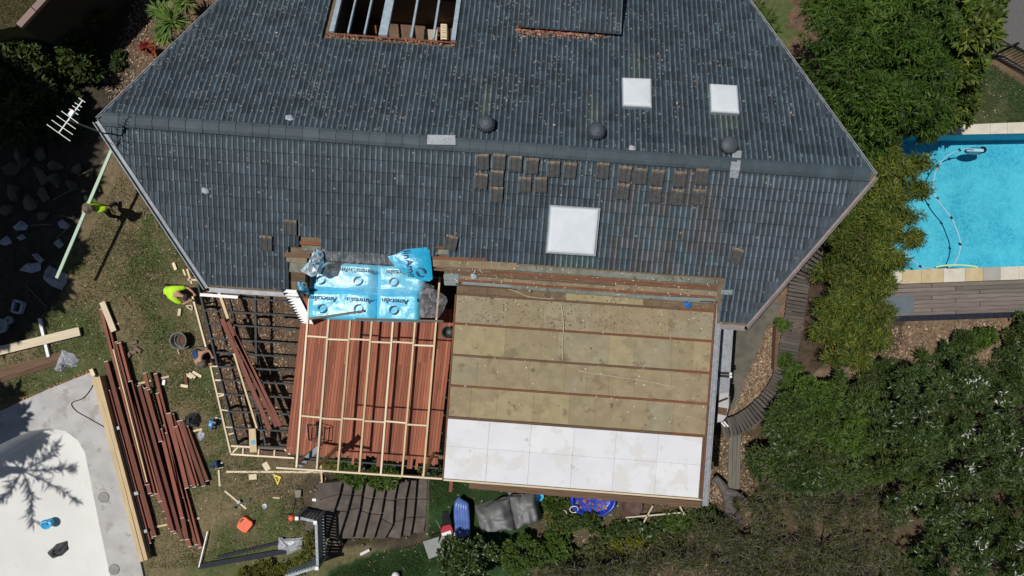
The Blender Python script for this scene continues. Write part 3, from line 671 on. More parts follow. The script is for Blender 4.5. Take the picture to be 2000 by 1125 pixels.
# lichen: pale blotches, thicker on the upper-left slope
vo = nt.nodes.new('ShaderNodeTexVoronoi'); vo.inputs['Scale'].default_value = 9.0; nt.links.new(P, vo.inputs['Vector'])
jit = noise(nt, P, 60, 3, 0.7); ad = nt.nodes.new('ShaderNodeMath'); ad.operation = 'MULTIPLY_ADD'; nt.links.new(jit, ad.inputs[0]); ad.inputs[1].default_value = 0.28; nt.links.new(vo.outputs['Distance'], ad.inputs[2])
spot = ramp(nt, ad.outputs[0], [(0.35, 1.0), (0.47, 0.0)])
sx = nt.nodes.new('ShaderNodeSeparateXYZ'); nt.links.new(P, sx.inputs[0])
dens = nt.nodes.new('ShaderNodeMapRange'); nt.links.new(sx.outputs['Y'], dens.inputs[0]); dens.inputs[1].default_value = 2.2; dens.inputs[2].default_value = 5.8; dens.inputs[3].default_value = 0.14; dens.inputs[4].default_value = 0.85
dx = nt.nodes.new('ShaderNodeMapRange'); nt.links.new(sx.outputs['X'], dx.inputs[0]); dx.inputs[1].default_value = -6; dx.inputs[2].default_value = 7; dx.inputs[3].default_value = 1.0; dx.inputs[4].default_value = 0.35
clus = ramp(nt, noise(nt, P, 0.8, 4, 0.6), [(0.38, 0.15), (0.62, 1.25)])
m0 = nt.nodes.new('ShaderNodeMath'); m0.operation = 'MULTIPLY'; nt.links.new(dens.outputs[0], m0.inputs[0]); nt.links.new(clus, m0.inputs[1])
mu = nt.nodes.new('ShaderNodeMath'); mu.operation = 'MULTIPLY'; nt.links.new(m0.outputs[0], mu.inputs[0]); nt.links.new(dx.outputs[0], mu.inputs[1])
rn = nt.nodes.new('ShaderNodeSeparateColor'); nt.links.new(vo.outputs['Color'], rn.inputs[0])
lt = nt.nodes.new('ShaderNodeMath'); lt.operation = 'LESS_THAN'; nt.links.new(rn.outputs[0], lt.inputs[0]); nt.links.new(mu.outputs[0], lt.inputs[1])
fm = nt.nodes.new('ShaderNodeMath'); fm.operation = 'MULTIPLY'; nt.links.new(spot, fm.inputs[0]); nt.links.new(lt.outputs[0], fm.inputs[1])
f2 = nt.nodes.new('ShaderNodeMath'); f2.operation = 'MULTIPLY'; nt.links.new(fm.outputs[0], f2.inputs[0]); f2.inputs[1].default_value = 0.8
lich = mix(nt, rn.outputs[1], (0.11, 0.115, 0.10), (0.25, 0.255, 0.24))
base = mix(nt, f2.outputs[0], base, lich)
nt.links.new(base, b.inputs['Base Color']); b.inputs['Roughness'].default_value = 0.6; b.inputs['Specular IOR Level'].default_value = 0.18
bump(nt, b, noise(nt, P, 40, 4, 0.7), 0.25, 0.01)

gap = [(556, 490), (583, 490), (584, 468), (627, 470), (632, 512), (762, 516), (842, 506), (850, 478), (872, 480), (876, 497), (949, 503), (950, 513), (1130, 524), (1404, 547), (1404, 700), (575, 700), (572, 522), (556, 516)]
def tile_tint(px, py, r):
    c = np.array([0.036, 0.050, 0.062]) * (0.8 + 0.42 * r)
    rid = 232 + (px - 190) * 110 / 1520
    k = max(0, 1 - abs(py - rid - 12) / 48) * 0.75
    c = c * (1 - k) + np.array([0.047, 0.072, 0.084]) * k
    if 1165 < px < 1425 and 285 < py < 560:
        e = min(1, (px - 1165) / 40, (1425 - px) / 30, (py - 285) / 40)
        pal = [np.array([0.066, 0.063, 0.068]), np.array([0.071, 0.066, 0.066]), np.array([0.048, 0.071, 0.082]), np.array([0.066, 0.069, 0.075]), np.array([0.064, 0.060, 0.062])][int((math.sin(int((px + py * 0.075) / 21) * 12.9) * 43758.5) % 1 * 3.6 + r * 1.39)] * (0.88 + 0.25 * r)
        e *= 0.62; c = c * (1 - e) + pal * e
    elif px > 1425 and py > rid: c = c * 0.5 + np.array([0.058, 0.072, 0.086]) * 0.5
    for vx, vy in ((948, 205), (1160, 225), (1420, 245), (1245, 130), (1415, 230)):
        d = math.hypot((px - vx) / 22, (py - vy) / 45)
        if d < 1: c = c * d + np.array([0.062, 0.078, 0.074]) * (1 - d)
    if 1075 < px < 1165 and 500 < py < 530: c = np.array([0.05, 0.075, 0.08])
    return c
# one shared mesh for the tiles that are objects of their own
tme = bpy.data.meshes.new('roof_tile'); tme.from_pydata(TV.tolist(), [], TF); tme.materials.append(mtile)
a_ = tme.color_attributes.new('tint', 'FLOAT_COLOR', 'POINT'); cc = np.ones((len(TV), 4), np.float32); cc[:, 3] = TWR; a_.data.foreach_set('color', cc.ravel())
tiles = []      # (matrix, tint, px, py, cut planes)
def slope_frame(side):
    p = PS if side > 0 else PN; ey = (-V * math.cos(p) if side > 0 else V * math.cos(p)) + Vector((0, 0, math.sin(p))); ex = U if side > 0 else -U
    return ex, ey, ex.cross(ey).normalized()
atr_l, atr_r = sA0, sA1
for side, gauge, tmax in ((1, 0.3115, TS), (-1, 0.293, TN)):
    ex, ey, en = slope_frame(side); nrow = int(tmax / gauge) + 1
    for r in range(nrow):
        t0 = (0.22 if side > 0 else 0.16) + (r + 1) * gauge       # lower edge of this course
        if t0 > tmax + 0.05: continue
        kk = KS if side > 0 else KN
        for c in range(int(LEN / TW) + 1):
            s0 = c * TW + 0.04
            sm = s0 + TW / 2; tm = t0 - gauge / 2
            if sm < kk * tm - 0.32 or sm > LEN - kk * tm + 0.32: continue
            mid = HP(sm, side * tm); px, py = topx(mid)
            if side > 0 and inpoly(np.array([px]), np.array([py]), gap)[0]: continue
            if side < 0 and -t0 < tA - 0.02 and sm > sA0 - 0.02 and sm < sA1 + 0.02: continue
            if py < -70: continue
            org = HP(s0 if side > 0 else s0 + TW, side * t0, 0.012)
            Mx = Matrix((ex, ey, en)).transposed().to_4x4(); Mx.translation = org + en * random.uniform(0, 0.006)
            Mx = Mx @ Matrix.Rotation(random.gauss(0, 0.006), 4, 'Z')
            cut = None
            if s0 < kk * t0 + 0.02: cut = 'L'
            elif s0 + TW > LEN - kk * t0 - 0.02: cut = 'R'
            tiles.append((Mx, tile_tint(px, py, random.random()), px, py, cut, side, kk))
whole = [i for i, t in enumerate(tiles) if t[4] is None and 0 < t[2] < 2000 and 0 < t[3] < 1125 and not (1060 < t[2] < 1175 and 400 < t[3] < 502)]
whole.sort(key=lambda i: math.hypot(tiles[i][2] - 1150, (tiles[i][3] - 380) * 2.2) if tiles[i][5] > 0 else 1e9)
single = set(whole[:300])
o0 = worldorig(house); VV, FF, AA = [], [], []; nv = 0
for i, (Mx, tint, px, py, cut, side, kk) in enumerate(tiles):
    if i in single:
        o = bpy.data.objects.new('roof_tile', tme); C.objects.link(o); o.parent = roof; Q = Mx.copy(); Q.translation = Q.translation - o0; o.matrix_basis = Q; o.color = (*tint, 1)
        continue
    A = np.array(Mx); pts = TV @ A[:3, :3].T + A[:3, 3]
    fs = TF; w = TWR
    if cut:
        bm = bmesh.new(); bvs = [bm.verts.new(p) for p in pts]
        for f in TF: bm.faces.new([bvs[k] for k in f])
        t_end = TS if side > 0 else TN
        pa = HP(0, 0) if cut == 'L' else HP(LEN, 0); pb = HP(kk * t_end, side * t_end) if cut == 'L' else HP(LEN - kk * t_end, side * t_end)
        d = (pb - pa); d.z = 0; nrm = Vector((-d.y, d.x, 0)).normalized()
        if nrm.dot(U) > 0 and cut == 'L': nrm = -nrm
        if nrm.dot(U) < 0 and cut == 'R': nrm = -nrm
        bmesh.ops.bisect_plane(bm, geom=bm.verts[:] + bm.edges[:] + bm.faces[:], plane_co=pa - nrm * 0.03, plane_no=nrm, clear_outer=True)
        if not bm.faces: bm.free(); continue
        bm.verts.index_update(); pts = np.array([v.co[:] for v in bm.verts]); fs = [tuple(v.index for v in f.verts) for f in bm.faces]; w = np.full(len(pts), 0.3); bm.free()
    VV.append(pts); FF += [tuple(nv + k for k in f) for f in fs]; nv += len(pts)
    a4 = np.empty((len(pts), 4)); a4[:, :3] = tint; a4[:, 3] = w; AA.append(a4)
VV = np.vstack(VV) - np.array(o0); AA = np.vstack(AA).astype(np.float32)
me = bpy.data.meshes.new('roof_tiles'); me.from_pydata(VV.tolist(), [], FF); me.materials.append(mtile)
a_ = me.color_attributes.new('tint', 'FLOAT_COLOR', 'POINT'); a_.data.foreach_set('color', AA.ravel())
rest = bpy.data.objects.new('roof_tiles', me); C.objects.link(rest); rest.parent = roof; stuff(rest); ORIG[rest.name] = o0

# ---- ridge caps
M['ridge'] = pm('ridge_cap', (0.050, 0.076, 0.090), (0.040, 0.060, 0.073), scale=5, rough=0.55, rnd=0.14, spots=[(14, 0.68, (0.15, 0.16, 0.16))], bmp=0.2)
cap_n = 46; ridge = MB(); seg = (LEN - 0.35) / cap_n
def cap_mesh():
    prof = [(-0.19, -0.045), (-0.175, -0.028), (-0.09, 0.002), (0, 0.022), (0.09, -0.01), (0.175, -0.052), (0.19, -0.075)]
    m = MB(); n = len(prof)
    vs_ = []
    for x, k in ((0, 0), (seg * 1.05, 0.018)):
        for y, z in prof: vs_.append((x, -y, z + k))
    for y, z in prof: vs_.append((seg * 1.05, -y, z - 0.04))
    m.add(vs_, [(i + 1, i, n + i, n + i + 1) for i in range(n - 1)] + [(n + i + 1, n + i, 2 * n + i, 2 * n + i + 1) for i in range(n - 1)]); return m
cm = cap_mesh(); cme = bpy.data.meshes.new('ridge_cap'); cme.from_pydata(cm.v, [], cm.f); cme.materials.append(M['ridge'])
for i in range(cap_n):
    o = bpy.data.objects.new('ridge_cap', cme); C.objects.link(o); o.parent = roof
    p = HP(0.15 + i * seg, 0, 0.075); Mx = Matrix((U, -V, Vector((0, 0, 1)))).transposed().to_4x4(); Mx.translation = p - o0; o.matrix_basis = Mx @ Matrix.Rotation(random.gauss(0, 0.006), 4, 'Z') @ Matrix.Scale(1.0, 4)

# ---- verge trim and gutters
def edge_strip(name, a, b_, w, h, mat, off=0.0): return MB().beam(a, b_, w, h).build(name, mat, house)
c_ls, c_rs = HP(KS * TS, TS), HP(LEN - KS * TS, TS); c_ln, c_rn = HP(KN * TN, -TN), HP(LEN - KN * TN, -TN); tipL, tipR = HP(0, 0), HP(LEN, 0)
def gutter(name, a, b_, out, mat, wd=0.13):
    """open trough hung outside an edge: two lips and a floor"""
    o = Vector(out).normalized(); dz = Vector((0, 0, -0.06)); m = MB()
    m.beam(a + o * wd + dz, b_ + o * wd + dz, 0.022, 0.09); m.beam(a + o * 0.01 + dz, b_ + o * 0.01 + dz, 0.018, 0.11)
    m.beam(a + o * wd / 2 + dz + Vector((0, 0, -0.05)), b_ + o * wd / 2 + dz + Vector((0, 0, -0.05)), wd, 0.012)
    return m.build(name, mat, house)
gutter('gutter', tipL, c_ls, (-1, -0.6, 0), M['gutter'], 0.16)
gutter('gutter', c_rs, tipR, (1, -0.7, 0), M['pinkgutter'], 0.11)
gutter('gutter', tipL, c_ln, (-1, 0.5, 0), M['gutter'], 0.07)
gutter('gutter', c_rn, tipR, (1, 0.5, 0), M['gutter'], 0.07)
gutter('gutter', c_rn, HP(LEN / 2 + 2.5, -TN), V * -1, M['gutter'], 0.09)
gutter('gutter', c_ls + V * 0.02, HP(onroof(579, 574)[0], TS), V, M['gutter'], 0.12)
gutter('gutter', HP(onroof(1408, 632)[0], TS), c_rs, V, M['pinkgutter'], 0.14)

# ---- opening with rafters and the courtyard below it
cz = 0.9
at_w = MB()
def wall_between(m, s0, t0, s1, t1, zb):
    a, b_ = HP(s0, t0, -0.02), HP(s1, t1, -0.02); m.add([a, b_, (b_.x, b_.y, zb), (a.x, a.y, zb)], [(0, 1, 2, 3)])
wall_between(at_w, sA0, tA, sA1, tA, cz); wall_between(at_w, sA0, tB, sA0, tA, cz); wall_between(at_w, sA1, tA, sA1, tB, cz); wall_between(at_w, sA1, tB, sA0, tB, cz)
at_w.build('courtyard_wall', pm('courtyard_wall', (0.085, 0.065, 0.048), (0.06, 0.045, 0.034), scale=3, rough=0.9), house)
fl = [HP(sA0, tA), HP(sA1, tA), HP(sA1, tB), HP(sA0, tB)]
MB().add([(p.x, p.y, cz) for p in fl], [(0, 1, 2, 3)]).build('courtyard_floor', pm('courtyard_floor', (0.16, 0.10, 0.06), (0.10, 0.065, 0.04), scale=5, rough=0.85), house)
M['rafter'] = pm('pale_blue_paint', (0.36, 0.44, 0.50), (0.27, 0.34, 0.40), scale=6, rough=0.55, spots=[(9, 0.6, (0.5, 0.56, 0.62))])
for px0, wd in ((652, 0.14), (684, 0.045), (716, 0.05), (752, 0.25), (807, 0.06), (850, 0.06), (889, 0.13)):
    s0, t0 = onroof(px0 - 4 if px0 < 890 else px0, 68 + (px0 - 641) * 0.072)
    a, b_ = HP(s0, tA - 0.03, 0.05), HP(s0, tB, 0.05)
    MB().beam(a, b_, wd, 0.12).build('rafter', M['rafter'], house)
MB().beam(HP(sA0 - 0.05, tA + 0.02, 0.05), HP(sA1 + 0.05, tA + 0.02, 0.05), 0.05, 0.06).build('opening_flashing', pm('rusty_flashing', (0.16, 0.05, 0.03), (0.1, 0.035, 0.025)), house)
# things seen down in the courtyard
sf = lambda px, py, z=cz: W(px, py, z)
t = thing('lounge_chair', 'pale slatted lounge chair in the courtyard under the roof opening', 'lounge chair', sf(868, 62))
for i in range(9):
    MB().beam(sf(862, 48 + i * 3.4, cz + 0.3), sf(872, 48.5 + i * 3.4, cz + 0.3), 0.045, 0.02).build('slat', M['pine_pale'], t)
for x in (862, 872): MB().beam(sf(x, 46, cz + 0.26), sf(x, 78, cz + 0.26), 0.04, 0.05).build('frame', M['pine_pale'], t)
for x, y in ((862, 47), (872, 47), (862, 77), (872, 77)): MB().beam(sf(x, y, cz), sf(x, y, cz + 0.26), 0.04, 0.04).build('leg', M['pine_pale'], t)
t = thing('side_table', 'square pale table top in the courtyard beside the slatted chair', 'table', sf(843, 68))
MB().slab([sf(829, 57, cz + 0.5), sf(855, 58, cz + 0.5), sf(853, 79, cz + 0.5), sf(827, 78, cz + 0.5)], 0.04).build('top', M['coping'], t)
for x, y in ((831, 60), (852, 60), (850, 76), (830, 76)): MB().beam(sf(x, y, cz), sf(x, y, cz + 0.46), 0.05, 0.05).build('leg', M['oldwood'], t)
tag(MB().box(sf(733, 62, cz + 0.22), (0.35, 0.3, 0.44)).build('storage_box', M['batten'], bevel=0.02), 'reddish wooden box standing in the shaded side of the courtyard', 'box')
tag(MB().lathe([(0.1, 0), (0.16, 0.12), (0.15, 0.2), (0.12, 0.2), (0.1, 0.1), (0.02, 0.1)], sf(812, 30, cz), 14).build('plant_pot', M['white'], smooth=True), 'small white pot standing on the courtyard floor', 'pot')

# ---- raised roof hood at the top
hs0, ht = onroof(1013, 52, 0.2); hs1, _ = onroof(1213, 58, 0.2)
hood = MB(); hq = [HP(hs0, ht, 0.2), HP(hs1, ht, 0.2), HP(hs1, -TN, 0.75), HP(hs0, -TN, 0.75)]
hood.slab(hq, 0.06); hood_b = [HP(hs0, ht), HP(hs1, ht), HP(hs1, -TN), HP(hs0, -TN)]
hood.add([p + Vector((0, 0, -0.05)) for p in hq] + hood_b, [(0, 1, 5, 4), (1, 2, 6, 5), (3, 0, 4, 7)])
hood_o = hood.build('roof_hood', M['navy'], house)
ex = -U; ey_ = (hq[0] - hq[3]); ey_ = -ey_.normalized(); ey = Vector(((hq[0] - hq[3]).normalized())) ; en = ex.cross(ey).normalized()
if en.z < 0: en = -en
rise = (hq[3] - hq[0]).normalized()     # hood falls away from the ridge
k = 0; hl = (hq[1] - hq[0]).length; depth = (hq[3] - hq[0]).length
M_h = Matrix((ex, -rise, ex.cross(-rise).normalized())).transposed()
row = 0
while row * 0.30 < depth - 0.1 and row < 6:
    nc = round(hl / TW)
    for c in range(nc):
        p = hq[0] + U * ((c + 1) * hl / nc) + rise * (row * 0.30 + 0.34) + Vector((0, 0, 0.005))
        if topx(p)[1] < -30: continue
        o = bpy.data.objects.new('hood_tile', tme); C.objects.link(o); o.parent = hood_o; Mx = M_h.to_4x4(); Mx.translation = p - o0; o.matrix_basis = Mx; o.color = (*tile_tint(1100, 30, random.random()), 1)
    row += 1

# ---- skylights
def skylight(c4, h, name='skylight'):
    q = [RP(a, b_, h) for a, b_ in c4]; base_ = [RP(a, b_, 0.0) for a, b_ in c4]; cen_ = sum(q, Vector()) / 4
    fr = MB().slab([cen_ + (p - cen_) * 1.055 for p in q], h + 0.02).build(name, M['lead'], house)
    n = (q[1] - q[0]).cross(q[3] - q[0]).normalized(); n = n if n.z > 0 else -n
    m = MB(); rows = []
    for kk_, up in ((1.0, 0.012), (0.96, 0.045), (0.88, 0.06), (0.5, 0.075), (0.02, 0.08)):
        rows.append([cen_ + (p - cen_) * kk_ + n * up for p in q])
    for i in range(len(rows) - 1): m.add(rows[i] + rows[i + 1], [(j, (j + 1) % 4, 4 + (j + 1) % 4, 4 + j) for j in range(4)])
    m.add(rows[-1], [(0, 1, 2, 3)])
    m.add([cen_ + (p - cen_) * 1.0 + n * -0.03 for p in q] + rows[0], [(j, (j + 1) % 4, 4 + (j + 1) % 4, 4 + j) for j in range(4)])
    m.build('dome', M['skylight'], fr, recalc=True)
    return fr
skylight([(1216, 153), (1271, 155), (1272, 209), (1217, 206)], 0.14)
skylight([(1387, 165), (1439, 168), (1443, 221), (1389, 218)], 0.14)
skylight([(1076, 403), (1170, 409), (1161, 498), (1069, 492)], 0.16)

# ---- turbine vents
M['vent'] = pm('vent_metal', (0.062, 0.074, 0.09), (0.05, 0.06, 0.075), scale=8, rough=0.6)
for i, (px, py) in enumerate(((950, 246), (1163, 260), (1419, 287))):
    b0 = RP(px, py, 0.0)
    v_ = MB().lathe([(0.17, -0.1), (0.16, 0.14), (0.13, 0.15)], b0, 18).build('roof_vent', M['vent'], house)
    if i < 2:
        MB().lathe([(0.12, 0.14), (0.2, 0.17), (0.235, 0.24), (0.225, 0.32), (0.17, 0.39), (0.08, 0.425), (0.02, 0.43)], b0, 96).build('turbine', M['vent'], v_, smooth=False)
        tv = v_.children[-1].data; o1 = worldorig(house)
        for vt in tv.vertices:      # folded vanes
            rx_, ry_ = vt.co.x + o1.x - b0.x, vt.co.y + o1.y - b0.y; kf = 1 + 0.07 * (((math.atan2(ry_, rx_) * 20 / 6.2832) % 1) - 0.5) * 2; vt.co.x = b0.x - o1.x + rx_ * kf; vt.co.y = b0.y - o1.y + ry_ * kf
        for k in range(22):
            a = 2 * math.pi * k / 22; e = Vector((math.cos(a), math.sin(a), 0)); e2 = Vector((math.cos(a + 0.2), math.sin(a + 0.2), 0))
            MB().add([b0 + e * 0.2 + Vector((0, 0, 0.16)), b0 + e * 0.25 + Vector((0, 0, 0.25)), b0 + e2 * 0.2 + Vector((0, 0, 0.37)), b0 + e2 * 0.19 + Vector((0, 0, 0.36)), b0 + e * 0.232 + Vector((0, 0, 0.245))], [(0, 1, 4), (1, 2, 3, 4)]).build('fin', M['lead'], v_)
    else:
        MB().lathe([(0.15, 0.12), (0.24, 0.2), (0.235, 0.3), (0.2, 0.34), (0.05, 0.37)], b0, 22).build('cap', M['vent'], v_, smooth=True)
# lead patches on the ridge
MB().slab([RP(835, 263, 0.18), RP(889, 264, 0.18), RP(890, 283, 0.16), RP(834, 282, 0.16)], 0.02).build('flashing_patch', pm('new_flashing', (0.40, 0.43, 0.46), (0.30, 0.33, 0.36), scale=14, rough=0.5, metal=0.2, bmp=0.6), house)
MB().slab([RP(1431, 293, 0.12), RP(1449, 295, 0.12), RP(1446, 322.5, 0.15), RP(1428, 321.5, 0.15)], 0.02).build('flashing_patch', bpy.data.materials['new_flashing'], house)
MB().slab([RP(1428, 322, 0.15), RP(1446, 323, 0.15), RP(1445, 334, 0.12), RP(1426, 332, 0.12)], 0.02).build('flashing_patch', bpy.data.materials['new_flashing'], house)
MB().slab([RP(1426, 332.5, 0.115), RP(1444, 334.5, 0.115), RP(1441, 349, 0.09), RP(1425, 347, 0.09)], 0.02).build('flashing_patch', M['lead'], house)

# ---- exposed boards where the tiles are stripped
def roofboard(px0, py0, px1, py1, w, mat, dz=0.0, h=0.03):
    return plank('roof_board', RP(px0, py0, dz), RP(px1, py1, dz), w, h, mat, house)
M['greenboard'] = pm('stained_fibro', (0.20, 0.215, 0.18), (0.125, 0.125, 0.10), scale=4, rough=0.9, spots=[(5, 0.58, (0.09, 0.065, 0.045)), (8, 0.62, (0.20, 0.27, 0.25))])
M['stainboard'] = pm('stained_board', (0.25, 0.195, 0.12), (0.17, 0.125, 0.078), scale=2.5, rough=0.9, spots=[(3, 0.56, (0.21, 0.20, 0.14)), (5, 0.63, (0.085, 0.06, 0.042)), (11, 0.66, (0.06, 0.04, 0.03))])
for (x0, y0, x1, y1, w, mt_, dz) in (
        (845, 503, 952, 507, 0.10, M['batten'], 0.03), (845, 513, 1010, 521, 0.22, M['stainboard'], 0.01), (950, 519, 1402, 551, 0.16, M['greenboard'], 0.005),
        (960, 531, 1400, 562, 0.07, M['batten'], 0.03), (846, 526, 1400, 566, 0.06, M['oldwood'], 0.03), (868, 541, 1400, 576, 0.22, M['stainboard'], 0.0),
        (890, 555, 1400, 590, 0.06, M['oldwood'], 0.03), (896, 547, 1398, 581, 0.07, M['batten'], 0.032), (900, 536, 1200, 557, 0.05, M['oldwood'], 0.034), (1000, 561, 1398, 590, 0.10, M['greenboard'], 0.03), (556, 497, 606, 500, 0.14, M['oldwood'], 0.03), (560, 505, 600, 508, 0.2, M['stainboard'], 0.01), (566, 522, 600, 524, 0.26, M['greenboard'], 0.0),
        (586, 474, 628, 476, 0.1, M['batten'], 0.04), (592, 484, 640, 487, 0.14, M['greenboard'], 0.01), (852, 482, 875, 484, 0.1, M['batten'], 0.03), (852, 492, 876, 493, 0.14, M['greenboard'], 0.01), (570, 541, 597, 543, 0.25, M['oldwood'], 0.01)):
    roofboard(x0, y0, x1, y1, w, mt_, dz)
MB().slab([RP(866, 536, 0.05), RP(896, 535, 0.05), RP(896, 558, 0.05), RP(868, 557, 0.05)], 0.02).build('flashing_sheet', pm('teal_flashing', (0.15, 0.20, 0.21), (0.20, 0.24, 0.24), scale=6, rough=0.5, spots=[(10, 0.62, (0.33, 0.36, 0.36))]), house)
MB().slab([RP(905, 548, 0.06), RP(1000, 556, 0.06), RP(1000, 562, 0.06), RP(902, 555, 0.06)], 0.01).build('flashing_sheet', bpy.data.materials['teal_flashing'], house)
MB().slab([RP(1235, 577, 0.06), RP(1396, 583, 0.06), RP(1396, 588, 0.06), RP(1235, 583, 0.06)], 0.01).build('flashing_sheet', bpy.data.materials['teal_flashing'], house)
MB().slab([RP(1408, 566, 0.06), RP(1432, 566, 0.06), RP(1430, 576, 0.06), RP(1408, 575, 0.06)], 0.01).build('flashing_sheet', bpy.data.materials['teal_flashing'], house)

# ---- the flat roof over the lower room: insulation boards between battens, white sheets
FZ = (4.50, 4.30)
FC = [W(893, 552, FZ[0]), W(1399, 586, FZ[0]), W(1371, 976, FZ[1]), W(866, 937, FZ[1])]
def FR(a, b_, dz=0.0):
    p = FC[0].lerp(FC[1], a).lerp(FC[3].lerp(FC[2], a), b_); return p + Vector((0, 0, dz))
def fr_ab(px, py):
    a = b_ = 0.5
    for _ in range(30):
        p = FR(a, b_); x, y = topx(p); a += (px - x) / 510; b_ += (py - y) / 388
    return a, b_
flat = MB().slab([FR(0, 0, -0.03), FR(1, 0, -0.03), FR(1, 1, -0.03), FR(0, 1, -0.03)], 0.12).build('flat_roof', M['oldwood'], house)
bz_px = [(893, 575, 1396, 607), (891, 634, 1388, 664), (887, 696, 1382, 725), (881, 755, 1377, 786), (875, 818, 1370, 847)]
bb = [0.0] + [(fr_ab(x0, y0)[1] + fr_ab(x1, y1)[1]) / 2 for x0, y0, x1, y1 in bz_px]
INS = [pm('insulation_board_%d' % i, c1, tuple(x * 0.8 for x in c1), scale=3.2, rough=0.95, bmp=0.35, bscale=30, spots=[(1.1, 0.55, (0.25, 0.20, 0.12)), (1.9, 0.58, (0.20, 0.155, 0.095)), (2.6, 0.64, (0.13, 0.105, 0.07)), (6, 0.66, (0.085, 0.068, 0.05)), (20, 0.69, (0.30, 0.28, 0.21))]) for i, c1 in enumerate([(0.335, 0.28, 0.16), (0.29, 0.24, 0.14), (0.305, 0.242, 0.145), (0.295, 0.255, 0.165)])]
INS += [pm('insulation_board_4', (0.18, 0.125, 0.07), (0.115, 0.08, 0.05), scale=3, rough=0.95, spots=[(5, 0.6, (0.19, 0.19, 0.15)), (7, 0.62, (0.06, 0.045, 0.035))])]
for r in range(5):
    b0_, b1_ = bb[r], bb[r + 1]; a0 = 0.0
    while a0 < 0.999:
        wdt = random.choice([0.085, 0.1, 0.14, 0.2]) if r else random.choice([0.12, 0.2, 0.3]); a1 = min(1.0, a0 + wdt)
        if 1 - a1 < 0.05: a1 = 1.0
        g = 0.0003; dz = random.uniform(-0.003, 0.004)
        MB().slab([FR(a0 + g, b0_ + 0.006, dz), FR(a1 - g, b0_ + 0.006, dz), FR(a1 - g, b1_ - 0.006, dz), FR(a0 + g, b1_ - 0.006, dz)], 0.035).build('insulation_board', INS[4] if (r == 0 and random.random() < 0.6) else INS[random.randrange(4)], flat)
        a0 = a1
for r in range(1, 6):
    plank('batten', FR(0, bb[r], 0.002), FR(0.86, bb[r], 0.002), 0.045, 0.022, M['oldwood'] if r % 2 else M['batten'], flat); plank('batten', FR(0.862, bb[r], 0.004), FR(0.998, bb[r], 0.004), 0.075, 0.028, M['batten'], flat)
WS = [pm('white_sheet_%d' % i, c1, tuple(x * 0.93 for x in c1), scale=1.5, rough=0.7, spots=[(1.3, 0.52, (0.59, 0.585, 0.58)), (3.6, 0.63, (0.50, 0.475, 0.45)), (9, 0.675, (0.32, 0.28, 0.25)), (17, 0.70, (0.16, 0.14, 0.12))]) for i, c1 in enumerate([(0.66, 0.67, 0.70), (0.69, 0.70, 0.715), (0.645, 0.66, 0.69)])]
rowb = [bb[5] + 0.008, bb[5] + (1 - bb[5]) * 0.46, 0.992]; cols = [0.0, 0.162, 0.324, 0.49, 0.652, 0.815, 0.985]
for r in range(2):
    for i in range(6):
        g = 0.00035; dz = 0.012 + random.uniform(-0.002, 0.002)
        MB().slab([FR(cols[i] + g, rowb[r] + g, dz), FR(cols[i + 1] - g, rowb[r] + g, dz), FR(cols[i + 1] - g, rowb[r + 1] - g, dz), FR(cols[i] + g, rowb[r + 1] - g, dz)], 0.03).build('white_sheet', WS[random.randrange(3)], flat)
MB().beam(FR(0, 1.0, -0.02), FR(1, 1.0, -0.02) , 0.05, 0.06).build('edge_trim', M['pine_pale'], flat)
MB().beam(FR(0.1, 1.022, -0.1), FR(1.0, 1.03, -0.1), 0.19, 0.05).build('fascia_board', M['oldwood'], flat)
MB().beam(FR(1.003, -0.02, 0.02), FR(1.003, 1.03, 0.02), 0.04, 0.08).build('edge_flashing', M['galv'], flat)
MB().beam(FR(1.013, 0.0, -0.03), FR(1.013, 1.03, -0.03), 0.12, 0.03).build('box_gutter', M['galv'], flat)
MB().beam(FR(1.023, 0.0, -0.01), FR(1.023, 1.03, -0.01), 0.025, 0.08).build('gutter_lip', M['galv'], flat)
MB().beam(FR(0.996, -0.02, 0.0), FR(0.996, 1.0, 0.0), 0.04, 0.05).build('edge_batten', M['batten'], flat)
MB().beam(FR(-0.002, 0.06, -0.01), FR(-0.002, 1.0, -0.01), 0.04, 0.08).build('edge_batten', M['batten'], flat)
wp = [FR(0.004, 0.02), FR(0.985, 0.02), FR(0.985, 0.975), FR(0.004, 0.975)]
MB().prism([tuple(p)[:2] for p in wp], -1.5, [p.z - 0.16 for p in wp], cap=False).build('lower_room_wall', M['brick'], house, recalc=True)
def on_flat(q):
    out = []
    for x, y in q: out.append(FR(*fr_ab(x, y), 0.035))
    return np.array([tuple(p) for p in out])
flakes('roof_scraps', [(895, 575), (1392, 605), (1372, 840), (882, 815)], 170, 0.055, M['scrap'], 'small pale scraps scattered over the stripped flat roof', 'debris', zfun=on_flat)
flakes('roof_dirt', [(893, 560), (1396, 592), (1390, 660), (888, 630)], 500, 0.05, M['mulch_leaf'], 'dirt and bark crumbs on the top strip of the flat roof', 'debris', zfun=on_flat)
def on_tiles(q): return np.array([tuple(RP(x, y, 0.075)) for x, y in q])
flakes('hood_leaves', [(1012, 50), (1150, 58), (1150, 68), (1010, 62)], 520, 0.085, M['rust_leaf'], 'rust coloured leaves banked below the raised roof hood', 'leaves', zfun=on_tiles)
flakes('hood_leaf_spill', [(1012, 56), (1215, 62), (1190, 74), (1010, 74)], 150, 0.08, M['rust_leaf'], 'loose rust coloured leaves spilling down from the roof hood', 'leaves', zfun=on_tiles)
flakes('opening_leaves', [(641, 67), (888, 85), (888, 89), (641, 70)], 150, 0.065, M['rust_leaf'], 'dead leaves along the lower edge of the roof opening', 'leaves', zfun=on_tiles)
